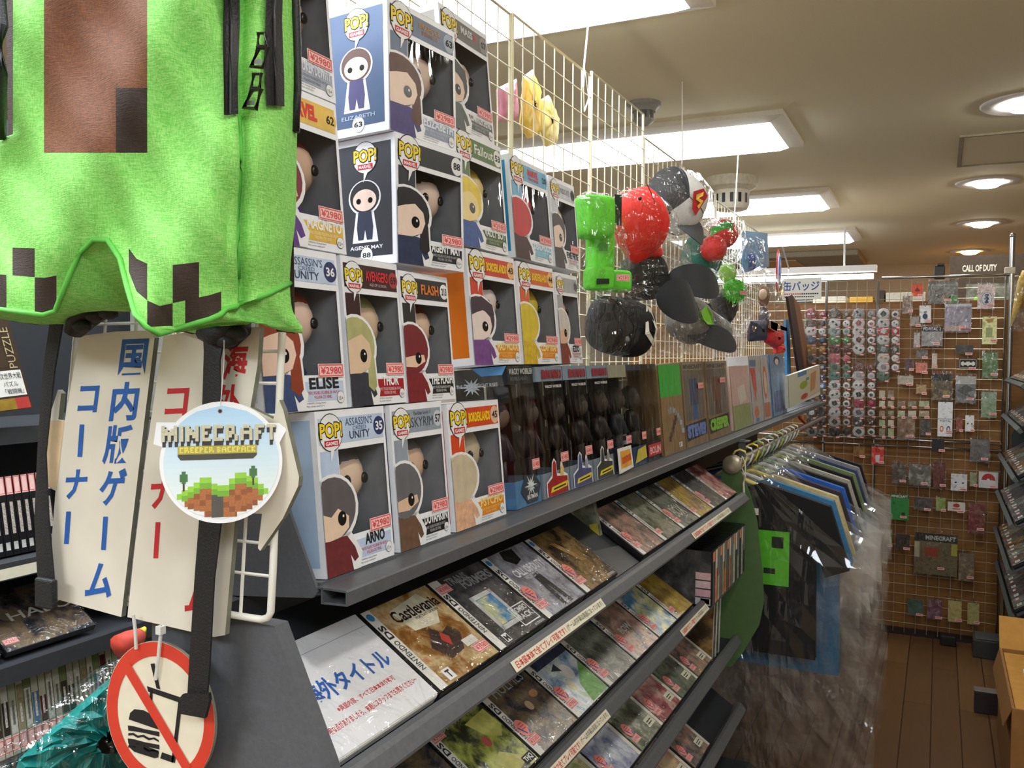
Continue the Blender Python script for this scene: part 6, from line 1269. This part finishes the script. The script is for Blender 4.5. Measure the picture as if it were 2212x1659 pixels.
GL = [
 ('toy_cube', 'toy', 'orange cube pack with a dark symbol near the grid top', 1969, 614, 1994, 641, (226, 66, 24), None, f_orange, False),
 ('picture_pack', 'pack', 'grey picture pack with a green corner sticker under the black clip', 2005, 604, 2070, 656, (84, 82, 76), None, f_green, True),
 ('emblem_pack', 'pack', 'clear pack with a white and blue oval wing emblem', 2111, 612, 2149, 668, (176, 160, 156), None, f_oval, True),
 ('pin_card', 'pack', 'white hang card with a small dark blue figure', 1985, 660, 2012, 699, (224, 218, 206), None, f_pin, False),
 ('card_pack', 'pack', 'violet-grey flat pack with a pale strip along its foot', 2040, 652, 2099, 717, (120, 114, 128), (170, 168, 186), f_strip, True),
 ('phone_case', 'phone case', 'yellow-green phone case hanging at the right', 2121, 684, 2154, 745, (180, 190, 130), (140, 150, 90), f_case, False),
 ('charm_pack', 'pack', 'bagged brown charm with a white header left of the orange cube', 1949, 636, 1972, 678, (110, 90, 74), (220, 210, 190), None, True),
 ('charm_pack', 'pack', 'small grey charm pack below the bagged brown charm', 1965, 683, 1989, 705, (130, 120, 112), None, None, True),
 ('header_pack', 'pack', 'clear pack with a black header and white letters', 1990, 702, 2037, 749, (120, 118, 116), (190, 190, 190), f_hdr('PORTAL 2'), True),
 ('chain_pack', 'pack', 'keychain in a slim clear pack under the small grey charm', 1973, 716, 1988, 752, (150, 146, 142), None, None, True),
 ('charm_pack', 'pack', 'dark grey charm pack under the keychain pack', 1978, 755, 2004, 774, (90, 84, 78), None, None, True),
 ('charm_pack', 'pack', 'dark maroon pack at the edge of the badge columns', 1953, 774, 1974, 801, (70, 40, 40), None, None, True),
 ('charm_pack', 'pack', 'salmon red pack right of the maroon pack', 1977, 782, 2004, 807, (196, 100, 84), None, None, True),
 ('charm_pack', 'pack', 'slim clear pack with a bright white flash, right of the salmon pack', 2012, 761, 2025, 796, (170, 150, 130), (236, 236, 236), None, True),
 ('wing_card', 'card', 'upper black card of the overlapping wing emblem cards', 2063, 745, 2104, 766, (46, 44, 42), (120, 110, 100), None, False),
 ('wing_card', 'card', 'front black card with a white wing emblem in a frame', 2070, 774, 2112, 798, (36, 34, 34), None, f_batcard, False),
 ('ribbon_pack', 'pack', 'pack of green ribbon at the right under the phone case', 2121, 757, 2156, 818, (70, 100, 54), (180, 186, 190), None, True),
 ('charm_pack', 'pack', 'pack with a green dot beside the fourth badge column', 1938, 810, 1974, 832, (150, 140, 126), (90, 130, 80), None, True),
 ('charm_pack', 'pack', 'tan pack below the salmon red pack', 1978, 829, 2002, 852, (150, 120, 80), None, None, True),
 ('black_pack', 'pack', 'black pack with a yellow middle and bright film', 2012, 803, 2058, 866, (70, 60, 46), (190, 160, 60), f_hdr(' '), True),
 ('wing_pack', 'pack', 'white-topped bag with grey wing shapes', 2064, 808, 2109, 872, (90, 92, 90), (150, 150, 146), f_wing, True),
 ('ribbon_pack', 'pack', 'green and white pack right of the grey wing bag', 2119, 842, 2153, 904, (110, 130, 100), (206, 206, 210), None, True),
 ('oval_card', 'card', 'white card with an orange and a blue oval at its foot', 2025, 868, 2058, 945, (190, 194, 192), (206, 210, 208), f_oval2, False),
 ('charm_card', 'card', 'cream card right of the white oval card', 2084, 897, 2105, 934, (222, 214, 180), None, f_snow, False),
 ('charm_pack', 'pack', 'small reddish pack between the oval card and the cream card', 2064, 900, 2080, 934, (120, 60, 50), (170, 150, 140), None, True),
 ('dark_pack', 'pack', 'dark clear pack left of the white oval card', 1987, 904, 2011, 942, (52, 50, 48), (120, 124, 126), None, True),
 ('bead_pack', 'pack', 'brown and white pack above the double rods', 1938, 896, 1977, 950, (110, 84, 60), (206, 196, 180), None, True),
 ('black_wallet', 'wallet', 'black wallet hanging over the double rods', 2012, 947, 2041, 976, (26, 25, 26), None, None, False),
 ('glove_pack', 'pack', 'grey glove-like pack over the double rods at the right', 2095, 944, 2139, 1000, (78, 76, 74), (150, 146, 140), None, True),
 ('red_keyring', 'keyring', 'red keyring on a white hook below the double rods', 1882, 962, 1910, 1004, (214, 40, 36), (240, 180, 170), f_key, True),
 ('framed_card', 'card', 'small brown card in a pale frame left of the red keyring', 1843, 964, 1869, 988, (110, 80, 46), (160, 140, 70), None, False),
 ('toy_pack', 'pack', 'grey fluffy toy pack under the red keyring, wide one', 1962, 999, 2012, 1052, (84, 82, 76), (226, 224, 218), None, True),
 ('toy_pack', 'pack', 'dark clear pack left of the wide grey toy pack', 1926, 996, 1958, 1046, (66, 56, 48), (150, 146, 140), None, True),
 ('red_pack', 'pack', 'dark red pack right of the wide grey toy pack', 2015, 994, 2043, 1058, (84, 34, 34), (40, 26, 24), None, True),
 ('dot_card', 'card', 'white square pack with two black dots', 2053, 1020, 2090, 1063, (214, 222, 224), None, f_snow, True),
 ('charm_pack', 'pack', 'green and brown pack between the white dot pack and the red ball card', 2094, 1018, 2111, 1052, (110, 116, 84), (206, 200, 180), None, True),
 ('ball_card', 'card', 'white card with a big red and white ball', 2113, 1016, 2157, 1057, (226, 220, 212), None, f_ball, True),
 ('green_card', 'card', 'plain green card with white block letters in its header', 1922, 1066, 1964, 1126, (60, 150, 76), None, f_gcard, False),
 ('dark_pack', 'pack', 'dark lumpy pack right of the green card', 1974, 1072, 2015, 1104, (52, 46, 50), (110, 104, 100), None, True),
 ('charm_pack', 'pack', 'green and yellow pack left of the small red ball card', 2021, 1072, 2043, 1106, (110, 130, 60), (200, 200, 170), None, True),
 ('ball_card', 'card', 'white card with a small red ball', 2046, 1082, 2086, 1107, (226, 220, 212), None, f_redball, True),
 ('red_case', 'pack', 'tall dark red case in a clear bag at the lower right', 2091, 1082, 2127, 1155, (96, 36, 36), (150, 130, 120), None, True),
 ('mosaic_bag', 'pack', 'large bag with a dark block-lettered header and red patch', 1975, 1142, 2068, 1248, (84, 78, 56), (120, 70, 46), f_mine, True),
 ('film_pack', 'pack', 'crumpled silver film pack right of the large lettered bag', 2070, 1190, 2104, 1258, (96, 84, 66), (214, 206, 170), None, True),
 ('charm_pack', 'pack', 'dark pack left of the large lettered bag', 1934, 1150, 1966, 1190, (40, 30, 28), (90, 76, 70), None, True),
 ('charm_pack', 'pack', 'green-white pack at the edge of the bagged shirts', 1906, 1140, 1928, 1184, (120, 124, 92), (206, 206, 190), None, True),
 ('bottom_pack', 'pack', 'dark teal pack, leftmost of the bottom four', 1960, 1290, 1995, 1333, (52, 78, 72), (110, 140, 130), None, True),
 ('bottom_pack', 'pack', 'purple and white pack, second of the bottom four', 2002, 1291, 2036, 1341, (90, 54, 70), (200, 190, 180), None, True),
 ('bottom_pack', 'pack', 'yellowish pack with bright film, third of the bottom four', 2047, 1293, 2078, 1347, (160, 150, 96), (110, 96, 66), None, True),
 ('bottom_pack', 'pack', 'plain olive yellow pack, rightmost of the bottom four', 2089, 1298, 2116, 1352, (150, 144, 92), (170, 164, 110), None, True),
]
for g in GL: goods(*g)
k = 0
for row, (y0, y1) in enumerate(((842, 862), (865, 880), (886, 902), (906, 922), (924, 946))):
    for x0, x1 in ((1898, 1913), (1917, 1932)) + (((1938, 1956), (1960, 1980), (1984, 2008)) if row in (1, 2) else ()):
        c_ = ((150, 136, 110), (110, 104, 84), (170, 160, 140), (120, 100, 80), (140, 150, 110))[(k * 3 + row) % 5]
        goods('charm_pack', 'pack', 'tiny bagged charm, %s row and %s place below the fourth badge column' % (ORD[row], ORD[(1898, 1917, 1938, 1960, 1984).index(x0)]), x0, y0, x1, y1, c_, (214, 208, 196), hook=False); k += 1
# paper notice on the grid
a = gp(1690, 602, .02); d = gp(1774, 646, .02); b = MB(); b.box((a.x, GY - .021, d.z), (d.x, GY - .019, a.z), mat((240, 238, 228), .5, noise=.02))
c = CV(b, (a.x, GY - .0213, a.z), (d.x - a.x, 0, 0), (0, 0, d.z - a.z), eps=.0005); c.n = V((0, -1, 0))
c.text('缶バッジ', .02, .14, .95, .60, mat((40, 84, 150), .5), 1, bold=.02); [c.rect(.06 + .055 * i, .71, .10 + .055 * i, .77, RED if i < 8 else INK, 1) for i in range(16)]; [c.rect(.06 + .055 * i, .85, .10 + .055 * i, .90, INK, 1) for i in range(14)]
tag(b.build('paper_notice'), 'white paper notice with blue Japanese letters on the wire grid', 'notice')
# black box clip on the top rod, unlit
a = gp(2018, 575, .02); d = gp(2041, 602, .02); b = MB(); b.box((a.x, GY - .03, d.z), (d.x, GY + .03, a.z), mat((40, 38, 36), .4)); b.box((a.x + .012, GY - .036, a.z), (d.x - .004, GY + .02, a.z + .014), mat((60, 58, 54), .4)); tag(b.build('clamp_box', bevel=.004), 'black clamp box riding on the top rod of the grid', 'clamp')
# long clear bag with a yellow thing beside the post
t, inv = root('bagged_umbrella', 'long clear bag with a yellow and white rolled thing beside the chrome post', 'bagged goods', AY(2196, 700, 4.66))
b = MB(); b.tube([AY(2184, 704, 4.66), AY(2195, 670, 4.66), AY(2210, 610, 4.66), AY(2216, 585, 4.66)], [.004, .016, .024, .016], mat((206, 170, 80), .5, noise=.3), 10); b.build('rolled_cloth', t, smooth=True, xf=inv)
o3 = OUT.copy(); OUT.xyz = (0, -1, 0); pillow([AY(x, y, 4.66) for x, y in ((2190, 596), (2240, 590), (2240, 718), (2180, 716), (2184, 660))], .03, PL, 'clear_bag', t, inv, 40); OUT.xyz = o3

# things beyond the grid: boxes and a high shelf
t = thing('far_shelf', 'pale high shelf seen through the grid above the partition', 'shelf', (-.4, 5.35, 1.62))
b = MB(); b.box((-.9, -.15, .06), (.95, .15, .085), mat((206, 200, 184), .5)); b.build('board', t)
for x in (-.8, .85): b = MB(); b.box((x, -.12, -1.62), (x + .03, .12, .06), mat((120, 110, 96), .5)); b.build('upright', t)
b = MB(); p0 = AY(2052, 556, 5.30); b.box((p0.x, 5.24, 1.706), (p0.x + .62, 5.36, p0.z), mat((74, 62, 50), .6, noise=.15)); c = CV(b, (p0.x, 5.2395, p0.z), (1, 0, 0), (0, 0, -1)); c.text('CALL OF DUTY', .06, .05, .22, .085, PAPER, 1, bold=.03); c.rect(.08, .15, .40, .26, art(PAL['slate'], 14), 1); c.disc(.15, .24, .035, mat((130, 190, 50), .5), 2)
tag(b.build('poster_box'), 'dark brown poster box with pale lettering on the high shelf', 'box')
for i, (x0, x1, h, c_, lab) in enumerate(((1720, 1750, .05, (44, 42, 40), 'dark low box on the high shelf behind the notice'), (1760, 1830, .035, (196, 188, 170), 'pale flat box on the high shelf'), (1838, 1888, .030, (206, 160, 50), 'flat yellow box on the high shelf'), (1896, 1912, .07, (60, 46, 34), 'dark brown box on the high shelf'), (1915, 2000, .05, (190, 184, 170), 'grey-white flat box on the high shelf'), (2004, 2046, .09, (90, 80, 70), 'taupe box on the high shelf left of the poster box'))):
    xa, xb = AY(x0, 650, 5.30).x, AY(x1, 650, 5.30).x; b = MB(); b.box((xa, 5.22, 1.7055), (xb, 5.40, 1.7055 + h), mat(c_, .6, noise=.1)); tag(b.build('storage_box', bevel=.003), lab, 'box')

# ---------------------------------------------------------------- right-hand rack, box and floor things
rr = thing('display_rack', 'dark rack with sloping shelves of game cases at the right edge', 'display rack', (0, 0, 0))
DR = V((math.cos(ALPHA), 0, math.sin(ALPHA))); NR = V((-math.sin(ALPHA), 0, math.cos(ALPHA)))
MR = Matrix(((0, DR.x, NR.x), (-1, DR.y, NR.y), (0, DR.z, NR.z))).to_4x4()
b = MB(); b.box((.53, 3.76, 0), (.55, 4.70, 1.62), SLOT); b.build('back_panel', rr)
b = MB(); b.prism([(.31, 4.70, 0), (.31, 4.70, 1.05), (.40, 4.70, 1.25), (.40, 4.70, 1.62), (.55, 4.70, 1.62), (.55, 4.70, 0)], (0, .012, 0), mat((52, 58, 56), .5)); b.build('end_panel', rr)
TR_ = [1.315, 1.15, .965, .79, .62, .455]
for k, z in enumerate(TR_):
    P0 = V((.292 - (.0, .01, .02, .025, .03, .02)[k], 3.76, z)); b = MB(); q = P0 - NR * .0165; e = q + DR * .22
    b.prism([q, e, e - NR * .004, q - NR * .004], (0, .94, 0), SLOT); s = b.build('sloping_shelf', rr)
    b = MB(); b.prism([P0 + V((.004, 0, -.018)), P0 + V((-.008, 0, -.001)), P0 + V((-.02, 0, -.014)), P0 + V((-.008, 0, -.026))], (0, .94, 0), mat((74, 80, 76), .45)); b.build('rail', s)
    for j in range(6):
        y = 4.66 - j * .145
        game_case('game case, %s row down the right-hand rack, %s from its far end' % (ORD[k], ORD[j]), V((P0.x, y, z)), MR, ('moss', 'steel', 'night', 'slate', 'brown', 'steel')[(j * 2 + k) % 6], spine=None, tagp='', note=True, group='game cases on the right-hand rack')
# cardboard box with a paper sheet, and small things on the floor
p = AZ(2168, 1470, .36)
KB = mat((196, 142, 60), .7, noise=.08, scale=30); KB2 = mat((150, 104, 52), .75, noise=.1, scale=30)
t = thing('cardboard_box', 'open yellow-brown cardboard box with white papers at the lower right corner', 'box', (.222, 3.06, 0)); H_ = .335
b = MB(); 
for a, d in (((0, 0, 0), (.40, .008, H_)), ((0, .62, 0), (.40, .628, H_)), ((0, .008, 0), (.008, .62, H_)), ((.392, .008, 0), (.40, .62, H_)), ((.008, .008, 0), (.392, .62, .01))): b.box(a, d, KB2)
b.build('walls', t)
b = MB(); b.prism([(0, .0, H_), (0, .628, H_), (-.022, .60, H_ - .07), (-.022, .03, H_ - .07)], (.003, 0, .001), KB2); b.prism([(0, .628, H_), (.40, .628, H_), (.40, .70, H_ + .10), (0.0, .70, H_ + .10)], (0, .004, 0), KB); b.build('flap', t)
b = MB(); b.box((.012, .012, H_ - .02), (.388, .616, H_ - .012), KB); b.build('inner_card', t)
b = MB(); b.box((.06, .10, H_ - .011), (.34, .42, H_ - .003), PAPER); c = CV(b, (.07, .40, H_ - .0025), (1, 0, 0), (0, -1, 0)); 
for i in range(7): c.rect(.02, .03 + .035 * i, .22, .036 + .035 * i, mat((150, 148, 142), .6), 1)
b.build('papers', t)
q = AZ(2160, 1548, 0); b = MB(); b.box((q.x - .09, q.y, 0), (q.x, q.y + .05, .085), mat((54, 48, 50), .4)); b.box((q.x - .092, q.y - .002, .085), (q.x + .002, q.y + .052, .09), mat((120, 112, 104), .4)); tag(b.build('small_bin', bevel=.004), 'small dark box standing on the floorboards by the cardboard box', 'box')
q0 = AZ(2098, 1392, 0); b = MB(); b.box((q0.x, 4.62, 0), (q0.x + .21, 4.76, .085), mat((66, 68, 66), .5)); b.box((q0.x + .01, 4.63, .085), (q0.x + .20, 4.75, .092), mat((90, 92, 88), .5)); tag(b.build('grey_case', bevel=.008), 'flat grey case on the floor below the wire grid', 'case')
q0 = AZ(2040, 1385, 0); b = MB(); b.box((q0.x - .02, 4.74, 0), (q0.x + .05, 4.80, .05), mat((34, 30, 28), .6)); tag(b.build('grid_foot', bevel=.006), 'small black foot block under the wire grid', 'foot block')

# ---------------------------------------------------------------- rack across the left aisle
LX = -1.52
lr = thing('display_rack', 'dark rack of game cases seen at the far left behind the signs', 'display rack', (0, 0, 0))
def lz(px, py): return AX(px, py, LX)
zB, zC, zD, zE = lz(60, 1610).z, lz(100, 1385).z, lz(40, 1190).z, lz(40, 905).z
ye0 = .55; ye1 = 1.545
b = MB(); b.box((LX - .30, ye0, 0), (LX - .28, ye1, 1.9), SLOT); b.build('back_panel', lr)
b = MB(); b.prism([(LX - .28, ye1, 0), (LX - .28, ye1, 1.9), (LX - .14, ye1, 1.9), (LX - .10, ye1, zE), (LX - .02, ye1, zC + .02), (LX + .005, ye1, zC - .04), (LX - .03, ye1, zC - .12), (LX, ye1, zB - .05), (LX, ye1, 0)], (0, .012, 0), mat((150, 150, 140), .5)); b.build('end_panel', lr)
GREEND = mat((76, 110, 56), .6)
for z, dx, m in ((zB - .012, .0, SLOT), (zC - .02, .0, DGREY), (zD - .02, -.02, DGREY), (zE - .02, -.06, DGREY)):
    b = MB(); b.prism([(LX + dx + .012, ye0, z), (LX + dx + .012, ye0, z - .028), (LX - .28, ye0, z - .008), (LX - .28, ye0, z + .004)], (0, ye1 - ye0, 0), m); s = b.build('shelf', lr)
    if m is DGREY: b = MB(); b.box((LX + dx + .0125, ye0, z - .030), (LX + dx + .020, ye1, z + .002), mat((58, 60, 62), .4)); b.build('rail', s)
b = MB(); b.box((LX - .27, ye0, zC - .052), (LX + .0, ye1 - .003, zC - .049), GREEND); b.build('green_underside', lr)
b = MB(); c = CV(b, (LX + .0005, ye0 + .28, zD - .022), (0, 1, 0), (0, 0, -1)); c.n = V((1, 0, 0)); c.rect(0, 0, .40, .02, STRIP, 60); b.build('label_strip', lr)
# white-green spines
wc = [(196, 200, 180), (170, 176, 150), (206, 206, 190), (120, 140, 90), (190, 194, 176)]
mid = [(214, 216, 206), (84, 120, 160), (150, 140, 110), (60, 50, 46), (190, 190, 180), (90, 40, 44), (200, 202, 190), (206, 206, 196), (70, 60, 50)]
y = ye0 + .02; i = 0
while y < ye1 - .03:
    t = thing('upright_game_case', 'pale spine number %d from the right on the lowest left shelf' % (int(round((ye1 - .03 - y) / .0152)) + 1), 'game case', (LX - .006, y, zB - .0115), group='white-spined game cases on the left rack', rot=(0, math.radians(-8), 0))
    if False: pass
    b = MB(); b.box((-.13, .0003, 0), (0, .0146, .165), mat((140, 150, 120), .4)); b.build('case', t)
    b = MB(); c = CV(b, (.0003, .0003, .165), (0, 1, 0), (0, 0, -1)); c.rect(.0006, .001, .0138, .164, mat(wc[i % 5], .4, noise=.05), 1); c.disc(.0072, .010, .0036, mat((110, 130, 80), .4), 2)
    c.rect(.001, .04 + .012 * (i % 4), .0134, .125, mat(mid[(i * 4) % 9], .4, noise=.2, scale=150), 2); c.rect(.005, .055 + .01 * (i % 3), .0095, .11, mat((120, 120, 112) if sum(mid[(i * 4) % 9]) > 400 else (206, 206, 200), .4, noise=.4, scale=400), 3)
    c.rect(.0008, .128, .0136, .158, TAGPINK, 2.5); c.frame(.0012, .130, .0132, .156, .0012, TAGRED, 3); b.build('spine_sheet', t)
    y += .0152; i += 1
# black spines with pink tags, second shelf
y = ye0 + .02; i = 0; sb = []
while y < 1.16:
    t = thing('upright_game_case', 'black spine with a pink tag, %s from the left on the left rack' % (ORD[i] if i < 14 else '%d places' % (i + 1)), 'game case', (LX - .04, y, zD - .0155), group='black-spined game cases on the left rack', rot=(0, math.radians(-10), 0))
    b = MB(); b.box((-.12, .0003, 0), (0, .0148, .150), CASEB); b.build('case', t)
    b = MB(); c = CV(b, (.0003, .0003, .150), (0, 1, 0), (0, 0, -1)); c.rect(.001, .002, .0138, .036, TAGPINK, 1); c.frame(.0012, .003, .0135, .034, .0012, TAGRED, 1.6); c.rect(.004, .05, .0105, .11, mat((170, 160, 150), .5, noise=.5, scale=500), 1); c.rect(.003, .125, .0115, .14, mat((180, 180, 172), .5, noise=.3), 1); b.build('spine_sheet', t)
    y += .0156; i += 1
# dark cases lying face up on the sloping third shelf
ML = MS
for i, (y0, ttl, lab) in enumerate(((.83, None, 'dark game case with a grey creature on the left rack, at the picture edge'), (1.03, [('HALO', .25, .40, .95, .55, .01)], 'black game case with wide grey capitals on the left rack'), (1.31, None, 'pale-edged game case at the right end of the left rack'))):
    game_case(lab, V((LX - .004, y0, zC)), MS, ('steel', 'night', 'slate')[i], title=ttl, spine=None, W=.19 if i < 2 else .16, H=.15, tagp='¥2980', group='game cases lying on the left rack')
# puzzle box on the upper shelf
pz = [lz(-40, 640), lz(8, 655), lz(72, 882), lz(-60, 900)]
t = thing('puzzle_box', 'dark puzzle box with a white Japanese label at the left edge of the picture', 'box', pz[3]); inv = Matrix.Translation(-pz[3])
b = MB(); b.prism(pz, (-.05, 0, 0), mat((62, 46, 30), .5, noise=.2)); b.build('carton', t, xf=inv)
b = MB(); ux_ = pz[2] - pz[3]; dn = (pz[2] - pz[1]); o = pz[1] - ux_ ; c = CV(b, o, ux_, dn, eps=.0006); c.n = V((1, 0, 0))
c.rect(.42, .62, .96, .86, PAPER, 1); c.text('第二次世界大戦', .45, .64, .94, .70, INK, 2); c.text('パズル', .62, .72, .86, .77, INK, 2); c.text('「戦闘機」', .62, .79, .92, .84, INK, 2)
c.rect(.74, .88, .97, .985, mat((190, 60, 56), .5), 1); c.rect(.42, .88, .74, .985, mat((150, 120, 40), .5, noise=.2), 1); c.text('PUZZLE', .80, .22, .93, .60, mat((190, 170, 130), .5), 2, rot=3); c.rect(.42, .3, .60, .60, mat((150, 160, 150), .5, noise=.3), 1); c.text('3D', .55, .12, .75, .22, mat((214, 190, 110), .5), 2, bold=.02)
b.build('front_print', t, xf=inv)

# teal packaged cloth with crinkled film at the lower left
TEAL = mat((22, 138, 130), .45, noise=.25, scale=22, bump=.8)
t, inv = root('bagged_cloth', 'teal cloth in a glossy crinkled bag at the lower left corner', 'bagged goods', AX(180, 1640, -1.02))
OUT.xyz = V((.75, -.45, .5)).normalized()
pillow([AX(x, y, -1.02) for x, y in ((40, 1640), (110, 1575), (230, 1470), (300, 1440), (400, 1500), (440, 1760), (160, 1800), (20, 1720))], .05, TEAL, 'folded_cloth', t, inv, 41, .008)
pillow([AX(x, y, -1.02) for x, y in ((-40, 1650), (60, 1570), (200, 1450), (290, 1400), (420, 1470), (470, 1780), (160, 1830), (-60, 1760))], .062, clear(base=.12, edge=.4, rough=.06, bscale=30, bump=1.0), 'clear_bag', t, inv, 42, .006)
OUT.xyz = o3
t, inv = root('soft_toy', 'small red toy with a yellow tip peeking out under the two signs', 'soft toy', AX(285, 1370, -.95))
b = MB(); b.tube([AX(262, 1402, -.95), AX(285, 1385, -.95), AX(306, 1368, -.95)], [.02, .016, .008], mat((190, 60, 40), .7), 10); b.build('toy_body', t, smooth=True, xf=inv)
b = MB(); b.tube([AX(303, 1370, -.95), AX(314, 1355, -.95)], [.009, .002], mat((226, 206, 40), .6), 8); b.build('toy_tip', t, smooth=True, xf=inv)
